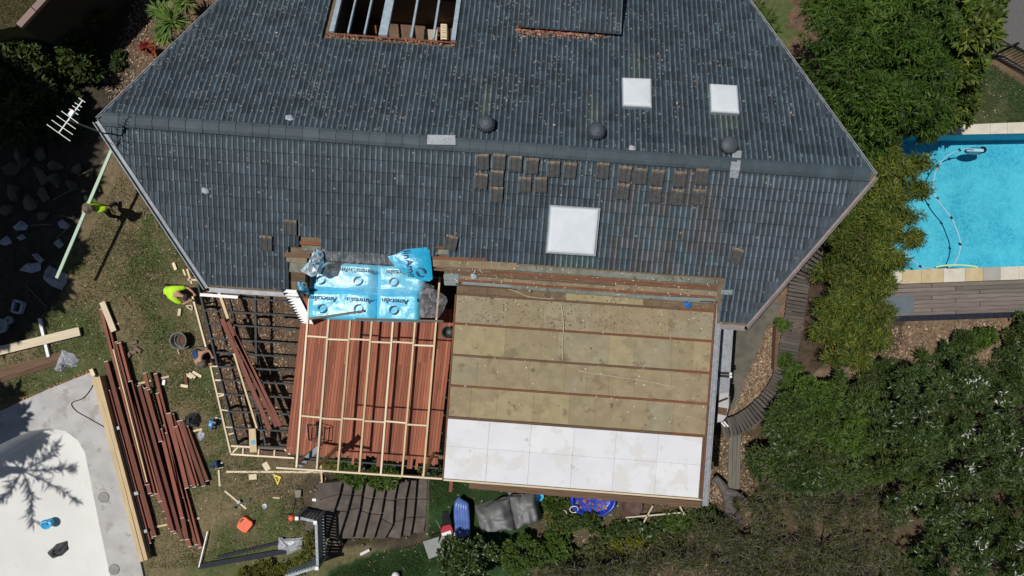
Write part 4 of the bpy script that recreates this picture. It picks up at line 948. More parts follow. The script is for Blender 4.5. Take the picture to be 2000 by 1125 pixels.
flakes('tile_leaves', [(300, 200), (430, 20), (600, 80), (1400, 100), (1600, 260), (240, 230)], 90, 0.07, M['mulch_leaf'], 'odd leaves and twigs lying on the upper roof slope', 'leaves', zfun=on_tiles)
flakes('stripped_edge_crumbs', [(870, 505), (1400, 550), (1400, 590), (890, 556)], 260, 0.05, M['scrap'], 'mortar crumbs along the stripped roof edge', 'debris', zfun=lambda q: np.array([tuple(RP(x, y, 0.06)) for x, y in q]))

# ---- metal ledge, pipes on the right wall
lg = MB().slab([W(1411, 634, 2.6), W(1433, 634, 2.6), W(1424, 768, 2.6), W(1392, 768, 2.6)], 0.25).build('ledge_roof', M['galv'], house)
pts = [(1392, 768), (1424, 768), (1425, 790), (1421, 810), (1412, 822), (1392, 828)]
MB().prism([tuple(W(a, b_, 2.45))[:2] for a, b_ in pts], 2.2, 2.45).build('ledge_end', M['concrete'], house)
MB().slab([W(1392, 772, 2.48), W(1403, 772, 2.48), W(1400, 826, 2.48), W(1390, 828, 2.48)], 0.02).build('ledge_opening', M['dark'], house)
MB().slab([W(1402, 795, 2.49), W(1421, 798, 2.49), W(1418, 812, 2.49), W(1401, 808, 2.49)], 0.02).build('ledge_panel', M['oldwood'], house)
MB().tube([W(1403, 785, 2.52), W(1421, 778, 2.52)], 0.03, 6).build('pipe', M['black'], house)
for k in (0, 6): MB().tube([W(1395, 728 + k, 2.7), W(1430, 730 + k, 2.7)], 0.035, 6).build('bracket_pipe', M['black'], house); MB().tube([W(1424, 729.7 + k, 2.7), W(1429, 730 + k, 2.7)], 0.045, 6).build('pipe_end', M['white'], house)
MB().tube(spline([W(1421, 622, 4.4), W(1420, 630, 4.2), W(1408, 638, 3.8), W(1405, 650, 3.2), W(1402, 665, 2.7)]), 0.04, 8).build('downpipe', M['black'], house, smooth=True)
MB().tube(spline([W(1425, 770, 2.5), W(1425, 795, 2.5), W(1418, 815, 2.4), W(1412, 822, 2.2)]), 0.03, 6).build('pipe', M['black'], house, smooth=True)
for k in (0, 6): tag(plank('white_batten', W(1406 + k, 822, -0.7), W(1416 + k, 833, -0.7), 0.05, 0.04, M['white']), ('upper' if k else 'lower') + ' of two short white battens at the end of the boardwalk', 'batten', 'short white battens')
tag(MB().slab([W(1508, 585, 1.6), W(1521, 590, 1.6), W(1512, 612, 1.6), W(1502, 610, 1.6)], 0.05).build('white_panel', M['white']), 'small white panel under the right eave', 'panel') if False else None
# ================================================================ THE BUILDING SITE
ORD = ['first', 'second', 'third', 'fourth', 'fifth', 'sixth', 'seventh', 'eighth', 'ninth', 'tenth', 'eleventh', 'twelfth', 'thirteenth', 'fourteenth', 'fifteenth', 'sixteenth', 'seventeenth', 'eighteenth', 'nineteenth', 'twentieth']
# ---- new hardwood deck
DZ = 1.0
deck = thing('timber_deck', 'new red hardwood deck of narrow boards under the pine roof frame', 'deck', W(725, 760, 0))
bw_, gp = 0.085, 0.0085
dl, dr = W(588.5, 640, DZ), W(882, 662, DZ)
du = (dr - dl).normalized(); dv = Vector((du.y, -du.x, 0)).normalized()
dv = (W(561.5, 880, DZ) - W(590.5, 625, DZ)).normalized()
nb = int((dr - dl).length / (bw_ + gp)) + 1
for i in range(nb):
    p = dl + du * (i * (bw_ + gp)); q = topx(p)
    y_end = 884 + (q[0] - 565) * 0.072
    end_len = (W(q[0] - 26, y_end, DZ) - p).length + random.choice([0, 0, 0, 0, 0.05, -0.12, 0.22, -0.08]) * (1 if i > 14 else 0)
    st = p - dv * 1.0; en = p + dv * end_len; cut = random.uniform(0.25, 0.75)
    m1 = st.lerp(en, cut); k = (en - st).normalized() * 0.002
    dz = Vector((0, 0, random.uniform(-0.002, 0.002)))
    plank('deck_board', st + dz - Vector((0, 0, 0.02)), m1 - k + dz - Vector((0, 0, 0.02)), bw_, 0.02, M['deck'], deck)
    plank('deck_board', m1 + k + dz - Vector((0, 0, 0.02)), en + dz - Vector((0, 0, 0.02)), bw_, 0.02, M['deck'], deck)
for k in range(9):
    a = dl + dv * (k * 0.6 - 0.4); MB().beam(a + Vector((0, 0, -0.1)), a + du * (nb * (bw_ + gp)) + Vector((0, 0, -0.1)), 0.05, 0.15).build('joist', M['steel'], deck)
for k in range(3):
    for j in range(4):
        a = dl + dv * (0.3 + j * 1.45) + du * (0.4 + k * 2.2); MB().box((a.x, a.y, 0.4), (0.09, 0.09, 0.82)).build('post', M['steel'], deck)

# ---- open steel deck frame on the left
fr = thing('deck_frame', 'open dark steel deck frame with pine edging beside the new deck', 'deck frame', W(480, 730, 0))
JL = [(391, 576, 572, 590), (399, 606, 582, 617), (409, 632, 580, 643), (415, 661, 578, 671.5), (424, 688, 576, 698), (428, 716, 574, 724), (434, 742, 572, 750), (440, 770, 569, 776), (448, 803, 566, 809), (458, 836, 563, 842), (464, 869, 561, 874)]
for x0, y0, x1, y1 in JL:
    MB().beam(W(x0, y0, DZ - 0.08), W(x1, y1, DZ - 0.08), 0.055, 0.11).build('joist', M['steel'], fr)
MB().beam(W(388, 556, DZ - 0.1), W(464.5, 872, DZ - 0.1), 0.06, 0.16).build('edge_beam', M['steel'], fr)
MB().beam(W(499, 570, DZ - 0.24), W(505, 872, DZ - 0.24), 0.07, 0.14).build('bearer', M['steel'], fr)
MB().beam(W(445, 575, DZ - 0.24), W(520, 868, DZ - 0.24), 0.06, 0.12).build('bearer', M['steel'], fr)
for x, y in ((395, 600), (420, 700), (443, 800), (462, 866), (500, 620), (503, 740), (505, 866), (552, 620), (548, 740), (545, 866)):
    p = W(x, y, DZ - 0.2); MB().box((p.x, p.y, 0.38), (0.09, 0.09, 0.76)).build('post', M['steel'], fr)
def fpine(x0, y0, x1, y1, w=0.055, h=0.09, z=DZ - 0.09, m=None): return plank('edging', W(x0, y0, z), W(x1, y1, z), w, h, m or M['pine_pale'], fr)
fpine(378, 579, 404, 677); fpine(413, 714, 452.5, 884); fpine(452.5, 886, 576, 893.5)
fpine(427, 566, 446, 622, 0.09, 0.05, DZ - 0.05, M['pine']); fpine(458, 690, 503, 836, 0.06, 0.06, DZ - 0.05, M['pine']); fpine(453, 870, 492, 872.5, 0.06, 0.08); fpine(492, 873, 562, 876, 0.06, 0.08, DZ - 0.09, M['grey_wood'])
for x0, y0, x1, y1 in ((415, 715, 427, 715), (422, 742, 433, 742), (425, 768, 439, 769), (428, 774, 439, 771), (434, 800, 447, 801), (443, 833, 456, 834), (448, 848, 458, 845), (456, 883, 466, 873), (476.5, 874, 476, 887), (507, 876, 506, 889), (537.5, 878, 537, 890.5), (557, 877, 568, 887), (563, 874, 576, 874.5)):
    plank('blocking', W(x0, y0, DZ - 0.085), W(x1, y1, DZ - 0.085), 0.045, 0.08, M['pine_pale'], fr)
for (x0, y0, x1, y1, w, la) in ((434, 622, 528, 839, 0.14, 'leftmost'), (446, 628, 541, 833, 0.13, 'middle'), (460, 655, 549, 831, 0.13, 'rightmost')):
    tag(plank('loose_deck_board', W(x0, y0, DZ + 0.01), W(x1, y1, DZ + 0.01), w, 0.045, M['red']), la + ' of three red boards laid diagonally over the open deck frame', 'board', 'red boards on the deck frame')
t = thing('pine_offcut_panel', 'pale pine panel with a blue mark at the corner of the deck frame', 'panel', W(494, 862, DZ))
plank('panel', W(493, 837, DZ + 0.01), W(495.5, 883, DZ + 0.01), 0.23, 0.035, M['pine'], t)
MB().lathe([(0.01, 0), (0.09, 0.001), (0.09, 0.003), (0.02, 0.004)], W(494.6, 864, DZ + 0.046), 9).build('mark', pm('blue_chalk', (0.08, 0.30, 0.45), (0.2, 0.42, 0.5), scale=20), t)

# ---- pine roof frame over the deck
PZ_ = 3.8
pf = thing('roof_frame', 'pale pine roof frame of seven rafters standing over the red deck', 'roof frame', W(725, 760, 0))
tops = [(604, 608), (645, 610), (687, 612), (730, 600), (771, 600), (814, 604), (861, 526)]; bots = [(581, 911), (620.5, 914.5), (661.5, 918), (703, 921.5), (745, 925), (786, 928.5), (827.5, 932)]
RTX = []
for (x0, y0), (x1, y1) in zip(tops, bots):
    y0b = 540 if x0 != 861 else 526; x0b = x0 + (y0 - y0b) * (x0 - x1) / (y1 - y0)
    plank('rafter', W(x0b, y0b, PZ_), W(x1, y1, PZ_), 0.052, 0.12, M['pine_pale'] if random.random() < 0.5 else M['pine'], pf); RTX.append((x0b, y0b, x1, y1))
plank('edge_beam', W(542, 911.5, PZ_ - 0.005), W(867, 933.5, PZ_ - 0.005), 0.05, 0.12, M['pine_pale'], pf)
n1y = [(656, 658.5), (662, 663.5), (661.5, 663.5), (667, 669), (667, 669.5), (673.5, 675)]; n2y = [(811, 814.5), (816, 818.5), (816, 818.5), (821, 823.5), (821.5, 825), (828, 830)]
def raf_x(i, y): x0, y0, x1, y1 = RTX[i]; return x0 + (x1 - x0) * (y - y0) / (y1 - y0)
for rows in (n1y, n2y):
    for i, (ya, yb) in enumerate(rows): plank('nogging', W(raf_x(i, ya) + 1.8, ya, PZ_ + 0.015), W(raf_x(i + 1, yb) - 1.8, yb, PZ_ + 0.015), 0.048, 0.09, M['pine_pale'], pf)
for x, y in ((581, 905), (622, 908), (827, 928)):
    p = W(x, y, PZ_); MB().box((p.x, p.y, PZ_ / 2), (0.085, 0.085, PZ_)).build('post', M['pine'], pf)
# ladder leaning from the deck to the eave
ld = thing('ladder', 'white aluminium ladder leaning on the eave beside the blue packs', 'ladder', W(606, 652, DZ))
la0, la1 = W(602, 632, DZ), W(566, 566, 4.95); ld_d = la1 - la0; sd_ = Vector((U.x, U.y, 0)) * 0.21
for k in (-1, 1): MB().beam(la0 + sd_ * k, la1 + sd_ * k, 0.025, 0.07).build('stile', M['steel'], ld)
for i in range(13):
    p = la0.lerp(la1, 0.05 + i * 0.076); MB().beam(p - sd_ * 0.97, p + sd_ * 0.97, 0.09, 0.025).build('rung', M['white'], ld)

# ---- insulation packs in blue film with printed lettering
M['pack'] = pm('blue_pack_film', (0.09, 0.50, 0.74), (0.15, 0.58, 0.78), scale=5, rough=0.3, bmp=0.9, bscale=6, spots=[(6, 0.64, (0.42, 0.74, 0.82))])
M['packdeep'] = pm('bright_blue_film', (0.02, 0.40, 0.64), (0.015, 0.31, 0.53), scale=5, rough=0.3, bmp=0.7, bscale=8)
M['ink'] = pm('navy_print', (0.012, 0.05, 0.12), (0.02, 0.07, 0.15))
def pillow(name, quad, h, mat, parent=None, seed=0, nx=16, ny=12, amp=0.035):
    """soft lumpy pack over a quad of four top-edge points"""
    q = [Vector(p) for p in quad]; vsn = []; r = random.Random(seed)
    for j in range(ny + 1):
        for i in range(nx + 1):
            a, b_ = i / nx, j / ny; p = q[0].lerp(q[1], a).lerp(q[3].lerp(q[2], a), b_)
            e = min(a, 1 - a) * 2; f = min(b_, 1 - b_) * 2; k = (1 - (1 - min(1, e * 7)) ** 2) * (1 - (1 - min(1, f * 6)) ** 2)
            nz = float(vnoise(np.array([a * 5 + seed]), np.array([b_ * 4 + seed * 2]), 21)[0]) - 0.5
            vsn.append(p + Vector((0, 0, h * k ** 0.5 + amp * 2 * nz * k)))
    m = MB(); n = nx + 1
    m.add(vsn, [(j * n + i, j * n + i + 1, (j + 1) * n + i + 1, (j + 1) * n + i) for j in range(ny) for i in range(nx)])
    m.add([p + Vector((0, 0, -0.02)) for p in q], [(3, 2, 1, 0)])
    return m.build(name, mat, parent, smooth=True, recalc=True)
def text_mesh(name, body, size, Mx, mat, parent):
    cu = bpy.data.curves.new('print', 'FONT'); cu.body = body; cu.size = size; cu.align_x = 'CENTER'; cu.align_y = 'CENTER'; cu.extrude = 0.002; cu.resolution_u = 3
    o = bpy.data.objects.new('print_tmp', cu); C.objects.link(o); dg = bpy.context.evaluated_depsgraph_get(); me = bpy.data.meshes.new_from_object(o.evaluated_get(dg))
    bpy.data.objects.remove(o); me.materials.clear(); me.materials.append(mat); me.name = name
    ob = bpy.data.objects.new(name, me); C.objects.link(ob); ob.parent = parent; Q = Mx.copy(); Q.translation = Q.translation - worldorig(parent); ob.matrix_basis = Q; ORIG[ob.name] = Vector(Mx.translation); return ob
def logo(c, r, mat, parent, rz):
    m = MB()
    for k in (0, 1):   # two interlocking crescents
        a0 = rz + k * math.pi; pin, pout = [], []
        for i in range(13):
            a = a0 + 0.25 + i * (math.pi - 0.35) / 12; t_ = i / 12; w_ = 0.36 * (0.25 + 0.75 * math.sin(math.pi * min(1, t_ + 0.12)))
            pout.append(c + Vector((math.cos(a), math.sin(a), 0)) * r); pin.append(c + Vector((math.cos(a), math.sin(a), 0)) * r * (1 - w_))
        n = len(pin); m.add(pout + pin, [(i, i + 1, n + i + 1, n + i) for i in range(n - 1)])
    return m.build('logo', mat, parent)
PKZ = PZ_ + 0.13
packs = []
for i, (quad, la, sd2) in enumerate((
        ([(599, 565), (734, 569), (733.5, 629), (597, 623)], 'lower left blue wrapped insulation pack, wooden batten lying on it', 1),
        ([(734, 569), (821, 573), (819, 631), (733, 629)], 'lower right blue wrapped insulation pack above the pine rafters', 2),
        ([(604, 511), (736, 515), (734, 571), (600, 567)], 'upper left blue wrapped insulation pack under clear film', 3),
        ([(735, 515), (838, 520), (822, 575), (734, 571)], 'upper right blue wrapped insulation pack beside the loose blue sheet', 4))):
    zz = PKZ + (0.35 if i > 1 else 0.0)
    q = [W(a, b_, PKZ + 0.25) for a, b_ in quad]; q = [Vector((p.x, p.y, PKZ + (0.45 if i > 1 else 0.0))) for p in q]
    o = thing('insulation_pack', la, 'insulation pack', sum(q, Vector()) / 4, 'blue wrapped insulation packs')
    q = [Vector((p.x, p.y, PKZ)) for p in q]
    pillow('wrapping', q, 0.27, M['pack'] if i != 1 else M['pack'], o, sd2); packs.append(o)
def prn(px, py, body, size, rz, parent, z, mat=None):
    p = W(px, py, z); Mx = Matrix.Translation(p) @ Matrix.Rotation(rz, 4, 'Z'); text_mesh('print', body, size, Mx, mat or M['ink'], parent)
RT = R(180 - 4); zl, zu = PKZ + 0.325, PKZ + 0.325
for px, py, i in ((631, 583, 0), (700, 586, 0), (771, 588, 1)): prn(px, py, 'Ametalin', 0.215, RT, packs[i], zl)
for px, py, i in ((655, 525, 2), (706, 529, 2), (778, 532, 3)): prn(px, py, 'Ametalin', 0.205, RT, packs[i], zu)
prn(817, 588, 'n', 0.22, RT, packs[1], zl - 0.02)
for px, py, i, z in ((629, 603, 0, zl), (700, 603, 0, zl), (769, 606, 1, zl), (626, 547, 2, zu), (699, 549, 2, zu), (769, 551, 3, zu)): logo(W(px, py, z), 0.135, M['ink'], packs[i], 0.8)
# loose blue sheet with large print, upper right
sh = thing('blue_sheet', 'bright blue printed plastic sheet folded over the upper right packs', 'plastic sheet', W(805, 520, 4.6))
sq = [(757, 501), (775, 496), (790, 487), (838, 482), (842, 510), (845, 545), (838, 550), (818, 546), (800, 540), (772, 522)]
m = MB(); cp_ = W(812, 518, 5.08); rim = [W(a, b_, 5.0 + random.uniform(-0.03, 0.03)) for a, b_ in sq]; mid = [r_.lerp(cp_, 0.45) + Vector((0, 0, random.uniform(0.0, 0.06))) for r_ in rim]
n = len(rim); m.add(rim + mid + [cp_], [(i, (i + 1) % n, n + (i + 1) % n, n + i) for i in range(n)] + [(n + i, n + (i + 1) % n, 2 * n) for i in range(n)]); m.add([p + Vector((0, 0, -0.06)) for p in rim], [tuple(range(n - 1, -1, -1))])
m.build('sheet', M['packdeep'], sh, smooth=True, recalc=True)
prn(793, 497, 'lin', 0.27, R(-79), sh, 5.12); prn(800, 524, 'Ame', 0.27, R(-79), sh, 5.12); logo(W(821, 532, 5.12), 0.13, M['ink'], sh, -0.6)
# crumpled white-blue end of the wrap
def crumple(name, pts, z0, z1, mat, seed=0, centre=None, parent=None):
    r = random.Random(seed); P_ = [Vector(p) for p in pts]; c = centre or sum(P_, Vector()) / len(P_); n = len(P_); m = MB(); rows = [P_]
    for k, hgt in ((0.72, 0.55), (0.42, 0.9), (0.15, 1.0)):
        rows.append([c + (p - c) * (k + r.uniform(-0.08, 0.08)) + Vector((0, 0, (z1 - z0) * hgt * r.uniform(0.6, 1.15))) for p in P_])
    vs_ = [v for row in rows for v in row]; m.add(vs_, [(i * n + j, i * n + (j + 1) % n, (i + 1) * n + (j + 1) % n, (i + 1) * n + j) for i in range(3) for j in range(n)] + [tuple(3 * n + j for j in range(n))])
    m.add([p + Vector((0, 0, -0.012)) for p in P_], [tuple(range(n - 1, -1, -1))])
    return m.build(name, mat, parent, recalc=True)
def poly_at(pts, z): return [W(a, b_, z) for a, b_ in pts]
def densify(pts, k=3):
    out = []
    for i in range(len(pts)):
        a = pts[i]; b_ = pts[(i + 1) % len(pts)]
        for j in range(k): out.append((a[0] + (b_[0] - a[0]) * j / k + random.uniform(-1, 1), a[1] + (b_[1] - a[1]) * j / k + random.uniform(-1, 1)))
    return out
M['wrapwhite'] = pm('white_blue_wrap', (0.66, 0.70, 0.76), (0.30, 0.58, 0.72), scale=7, rough=0.3, bmp=0.8, bscale=9, lo=0.45, hi=0.62)
tag(crumple('torn_wrap', poly_at(densify([(586, 528), (603, 510), (617, 484), (631, 492), (633, 512), (626, 535), (608, 541)]), 5.0), 4.5, 4.85, M['wrapwhite'], 3), 'crumpled white and blue torn wrap at the left of the packs', 'plastic wrap')
tag(crumple('blue_rag_wrap', poly_at(densify([(579, 540), (600, 545), (603, 575), (586, 572)]), 4.45), 4.4, 4.62, pm('blue_wrap', (0.10, 0.36, 0.55), (0.16, 0.45, 0.62), scale=8, rough=0.3, bmp=0.7), 4), 'torn light blue wrap hanging at the left edge above the ladder', 'plastic wrap')
M['film'] = film('clear_film', (0.82, 0.86, 0.88), 0.055, 0.15, 7)
M['greyfilm'] = film('grey_film', (0.46, 0.46, 0.49), 0.26, 0.25, 7)
tag(crumple('clear_film', poly_at(densify([(625, 492), (700, 490), (760, 497), (770, 520), (820, 545), (848, 560), (846, 574), (730, 576), (640, 560), (618, 520)], 4), 4.92), 4.5, 4.58, M['film'], 8), 'clear plastic film draped over the upper blue packs', 'plastic film')
tag(crumple('grey_film', poly_at(densify([(820, 571), (836, 562), (850, 566), (868, 575), (874, 588), (868, 604), (858, 620), (842, 621), (819, 620)], 3), 4.15), 4.1, 4.42, M['greyfilm'], 9), 'crumpled grey translucent film hanging right of the lower packs', 'plastic film')
tag(plank('batten', W(603, 623, PKZ + 0.36), W(711, 607, PKZ + 0.36), 0.06, 0.035, M['grey_wood']), 'grey brown batten lying aslant on the lower left blue pack', 'batten')
tag(plank('batten', W(695, 623, PKZ + 0.33), W(866, 627.5, PKZ + 0.33), 0.06, 0.03, M['grey_wood']), 'long grey batten along the lower edge of the blue packs', 'batten')

# ---- loose roof tiles set out on the slope
mlt, nt, b = nodes_of('loose_tile'); oc = nt.nodes.new('ShaderNodeTexCoord').outputs['Object']; sxy = nt.nodes.new('ShaderNodeSeparateXYZ'); nt.links.new(oc, sxy.inputs[0])
nz = noise(nt, coords(nt, 'world'), 22, 5, 0.7); ma = nt.nodes.new('ShaderNodeMath'); ma.operation = 'MULTIPLY_ADD'; nt.links.new(nz, ma.inputs[0]); ma.inputs[1].default_value = 0.22; nt.links.new(sxy.outputs['Y'], ma.inputs[2])
top_ = ramp(nt, ma.outputs[0], [(0.44, 0.0), (0.50, 1.0)])
nv_ = noise(nt, coords(nt, 'world'), 9, 4); bodyc = mix(nt, ramp(nt, nv_, [(0.35, 0), (0.65, 1)]), (0.040, 0.044, 0.048), (0.072, 0.068, 0.062))
topc = mix(nt, ramp(nt, noise(nt, coords(nt, 'world'), 17, 4), [(0.4, 0), (0.6, 1)]), (0.24, 0.20, 0.155), (0.12, 0.08, 0.05))
nt.links.new(mix(nt, top_, bodyc, topc), b.inputs['Base Color']); b.inputs['Roughness'].default_value = 0.85
def loose_mesh():
    m = MB(); n = 13; Wd, Ld = 0.335, 0.43
    prof = [(0, 0.02), (0.03, 0.03), (0.05, 0.03), (0.065, 0.012), (0.13, 0.01), (0.155, 0.014), (0.17, 0.032), (0.20, 0.032), (0.215, 0.012), (0.28, 0.01), (0.30, 0.014), (0.315, 0.024), (0.335, 0.02)]
    rows = [(0, 0.0), (0.05, 0.008), (0.33, 0.004), (0.37, 0.016), (Ld, 0.010)]
    for y, k in rows:
        for x, z in prof: m.v.append((x - Wd / 2, y, z + k))
    for y in (0, Ld):
        for x, z in prof: m.v.append((x - Wd / 2, y, -0.012))
    k = len(rows)
    for r_ in range(k - 1):
        for i in range(n - 1): m.f.append((r_ * n + i, r_ * n + i + 1, (r_ + 1) * n + i + 1, (r_ + 1) * n + i)); m.m.append(0)
    for i in range(n - 1): m.f.append((k * n + i, k * n + i + 1, i + 1, i)); m.f.append(((k - 1) * n + i, (k - 1) * n + i + 1, (k + 1) * n + i + 1, (k + 1) * n + i)); m.m += [0, 0]
    m.f.append((k * n, 0, n, 2 * n, 3 * n, 4 * n, (k + 1) * n)); m.f.append(((k + 1) * n + n - 1, 5 * n - 1, 4 * n - 1, 3 * n - 1, 2 * n - 1, n - 1, k * n + n - 1)); m.m += [0, 0]
    return m
lm = loose_mesh(); lme = bpy.data.meshes.new('loose_tile'); lme.from_pydata(lm.v, [], lm.f); lme.materials.append(mlt)
up = [(943, 316), (975, 316), (1007, 320), (1039, 324), (1081, 330), (1113, 333), (1177, 333), (1220, 340), (1251, 344), (1284, 347), (1327, 350), (1370, 345)]
lo_ = [(940, 354), (971, 348), (1025, 361), (1056, 361), (1216, 374), (1279, 380), (1321, 385), (1363, 385)]
rest_ = [(970, 380, 'single loose roof tile set lowest under the left pair of tile rows', 0), (568, 444, 'loose brown topped tile near the stripped edge at left, the higher one', 0), (520, 475, 'loose tile near the stripped edge at left, the lower one', 0), (881, 474, 'tilted loose tile at the stripped edge right of the blue sheet', -0.18), (1437, 499, 'single brown loose tile far right below the lead strip', -0.16)]
exs, eys, ens = slope_frame(1)
def put_tile(px, py, la, rz=0.0):
    c = RP(px, py, 0.10); Mx = Matrix((exs, eys, ens)).transposed().to_4x4(); Mx.translation = c; Mx = Mx @ Matrix.Rotation(rz + random.gauss(0, 0.03), 4, 'Z') @ Matrix.Translation((0, -0.215, 0.01)) @ Matrix.Rotation(random.uniform(-0.03, 0.03), 4, 'X')
    o = bpy.data.objects.new('loose_roof_tile', lme); C.objects.link(o); o.matrix_basis = Mx; tag(o, la, 'roof tile', 'loose roof tiles on the lower slope')
for i, (x, y) in enumerate(up): put_tile(x, y, 'loose roof tile, %s from left in the upper row under the ridge' % ORD[i])
for i, (x, y) in enumerate(lo_): put_tile(x, y, 'loose roof tile, %s from left in the lower row under the ridge' % ORD[i])
for x, y, la, rz in rest_: put_tile(x, y, la, rz)
for px, py, la in ((567, 231, 'scrap of white paper on the upper slope left of the lead patch'), (402, 373, 'scrap of white paper on the lower slope at far left'), (1234, 290, 'pale brown scrap on the ridge above the loose tiles'), (925, 540, 'crumpled pale glove on the stripped roof edge')):
    s, t_ = onroof(px, py); tag(crumple('paper_scrap', [HP(s + dx_ + random.uniform(-.03, .03), t_ + dy_, 0.08) for dx_, dy_ in ((-.1, -.06), (0, -.09), (.09, -.04), (.11, .05), (.02, .09), (-.08, .06))], 0, 0.06, M['paper'], int(px)), la, 'scrap')

# cords and rag on the flat roof
def cord(name, pts, r, mat, la, cat='cord'): return tag(MB().tube(spline(pts), r, 5).build(name, mat, smooth=True), la, cat)
fp = lambda x, y, dz=0.045: FR(*fr_ab(x, y), dz)
M['cord'] = pm('pale_cord', (0.55, 0.50, 0.38), (0.45, 0.40, 0.3))
cord('cord', [fp(1096, 594), fp(1100, 625), fp(1100, 650), fp(1098, 675), fp(1099, 704)], 0.012, M['cord'], 'pale cord running down the middle of the flat roof')
cord('cord', [fp(1130, 724), fp(1200, 735), fp(1260, 744), fp(1328, 757)], 0.010, M['cord'], 'straight pale cord lying aslant on the lower flat roof')
cord('cord', [fp(985, 562), fp(1010, 570), fp(1035, 580), fp(1085, 584)], 0.010, M['cord'], 'curved pale cord along the top left of the flat roof')
tag(crumple('blue_rag', [fp(a, b_) for a, b_ in densify([(1334, 590), (1347, 588), (1351, 600), (1338, 602)], 2)], 0, 0.08, M['blue'], 5), 'small blue rag at the top right of the flat roof', 'rag')

# ---- television antenna on a mast at the left gable tip
an = thing('antenna', 'white television antenna on a thin mast at the left roof tip', 'antenna', W(206, 262, 5.5))
az_ = 7.1; ab0, ab1 = W(115, 260, az_), W(161, 197, az_)
MB().tube([W(206, 262, 5.35), W(134, 234, az_ + 0.03)], 0.02, 6).build('mast', M['galv'], an)
MB().beam(ab0, ab1, 0.024, 0.024).build('boom', M['white'], an)
for x0, y0, x1, y1 in ((153.5, 191, 166.5, 200), (146, 200.5, 160, 209.5), (141.5, 206.5, 155.5, 216), (135, 212.5, 153, 224), (120, 217, 153, 240.5), (111, 226, 148, 252), (101, 234.5, 142.5, 263), (91.5, 243, 137.5, 275.5)):
    MB().beam(W(x0, y0, az_ + 0.02), W(x1, y1, az_ + 0.02), 0.015, 0.012).build('element', M['white'], an)
MB().box(W(140, 221, az_ + 0.04), (0.1, 0.16, 0.05), R(-35)).build('junction_box', M['white'], an)
MB().beam(W(136, 226, az_ + 0.05), W(143, 214, az_ + 0.05), 0.03, 0.02).build('balun', M['redcloth'], an)

# ---- timber on the lawn
def gplank(px0, py0, px1, py1, w, h, mat, la, z=0.02, name='board', cat='board', group=None, ends=False):
    o = plank(name, G(px0, py0, z + h) - Vector((0, 0, h)), G(px1, py1, z + h) - Vector((0, 0, h)), w, h, mat)
    tag(o, la, cat, group); return o
# red hardwood pile: (x0, y0, x1, y1, level)
red = [(200, 604, 289, 945, 1), (205, 604, 294, 962, 1), (210, 640, 299, 966, 0), (229, 668, 306, 963, 2), (234, 670, 314, 978, 2), (240, 680, 322, 997, 1), (246, 712, 328, 1010, 0),
       (209, 706, 303, 1046, 1), (213, 763, 293, 1060, 1), (218, 766, 297, 1050, 0), (256, 745, 338, 1036, 2), (262, 752, 343, 1040, 1), (273, 753, 356, 1053, 2), (279, 757, 350, 1033, 1), (286, 758, 315, 861, 3), (284, 729, 292, 760, 3), (266, 790, 334, 1030, 0),
       (305, 730, 385, 1062, 1), (309, 768, 392, 1068, 1), (299, 800, 372, 1066, 0), (315, 838, 357, 1010, 2), (324, 846, 366, 1052, 1), (331, 807, 366, 952, 2), (338, 809, 375, 947, 1), (345, 833, 381, 950, 2), (350, 822, 386, 946, 1), (355.5, 821, 399, 948, 2), (366, 833, 406, 938, 1), (290, 770, 366, 1050, 0), (322, 830, 362, 970, 0)]
red.sort(key=lambda r: (r[0] - (r[1] - 740) * 0.265))
for i, (x0, y0, x1, y1, lv) in enumerate(red):
    z = 0.04 + lv * 0.07; la = 'red hardwood board, %s from left in the long timber pile' % (ORD[i] if i < 20 else ['twenty first', 'twenty second', 'twenty third', 'twenty fourth', 'twenty fifth', 'twenty sixth', 'twenty seventh', 'twenty eighth', 'twenty ninth', 'thirtieth'][i - 20])
    t = thing('hardwood_board', la, 'board', G((x0 + x1) / 2, (y0 + y1) / 2), 'red hardwood boards piled on the lawn')
    a, b_ = G(x0, y0, z), G(x1, y1, z); d = (b_ - a).normalized(); w_ = random.choice([0.12, 0.13, 0.145])
    plank('board', a, b_, w_, 0.06, M['red'], t); plank('end_seal', a - d * 0.02, a, w_ + 0.002, 0.062, M['red_end'], t); plank('end_seal', b_, b_ + d * 0.02, w_ + 0.002, 0.062, M['red_end'], t)
for i, (x, y, x1, y1) in enumerate(((203, 640, 232, 632), (225, 760, 330, 735), (255, 870, 395, 838), (275, 950, 372, 930), (300, 1030, 390, 1012))):
    gplank(x, y, x1, y1, 0.07, 0.035, M['pine'], 'bearer strip under the red timber pile, %s from top' % ORD[i], 0.0, 'bearer', 'bearer', 'bearers under the timber pile')
gplank(221, 682, 287, 942, 0.05, 0.07, M['pine'], 'thin pale pine strip along the left of the red pile', 0.14)
gplank(199, 590, 222, 647, 0.2, 0.05, M['pine_pale'], 'wide pale pine board at the top of the red pile', 0.14)
gplank(183, 737, 276, 1097, 0.15, 0.34, M['pine'], 'outer of two long pine beams beside the empty pool', 0.02, 'pine_beam', 'beam', 'long pine beams')
gplank(191, 736, 285, 1094, 0.13, 0.36, M['pine'], 'inner of two long pine beams next to the red pile', 0.02, 'pine_beam', 'beam', 'long pine beams')
gplank(200, 745, 292, 1088, 0.09, 0.16, M['grey_wood'], 'grey strip drawn as the shaded side of the two long pine beams', 0.02, 'beam', 'beam')  # added grey strip, paints the pine beams' side face in shade
gplank(177, 721, 183, 734, 0.12, 0.1, M['pine_pale'], 'short pine block at the corner of the empty pool', 0.07, 'block', 'block')
cb = thing('bar_clamp', 'long dark steel bar clamp with blue grey jaws beside the red pile', 'clamp', G(260, 950))
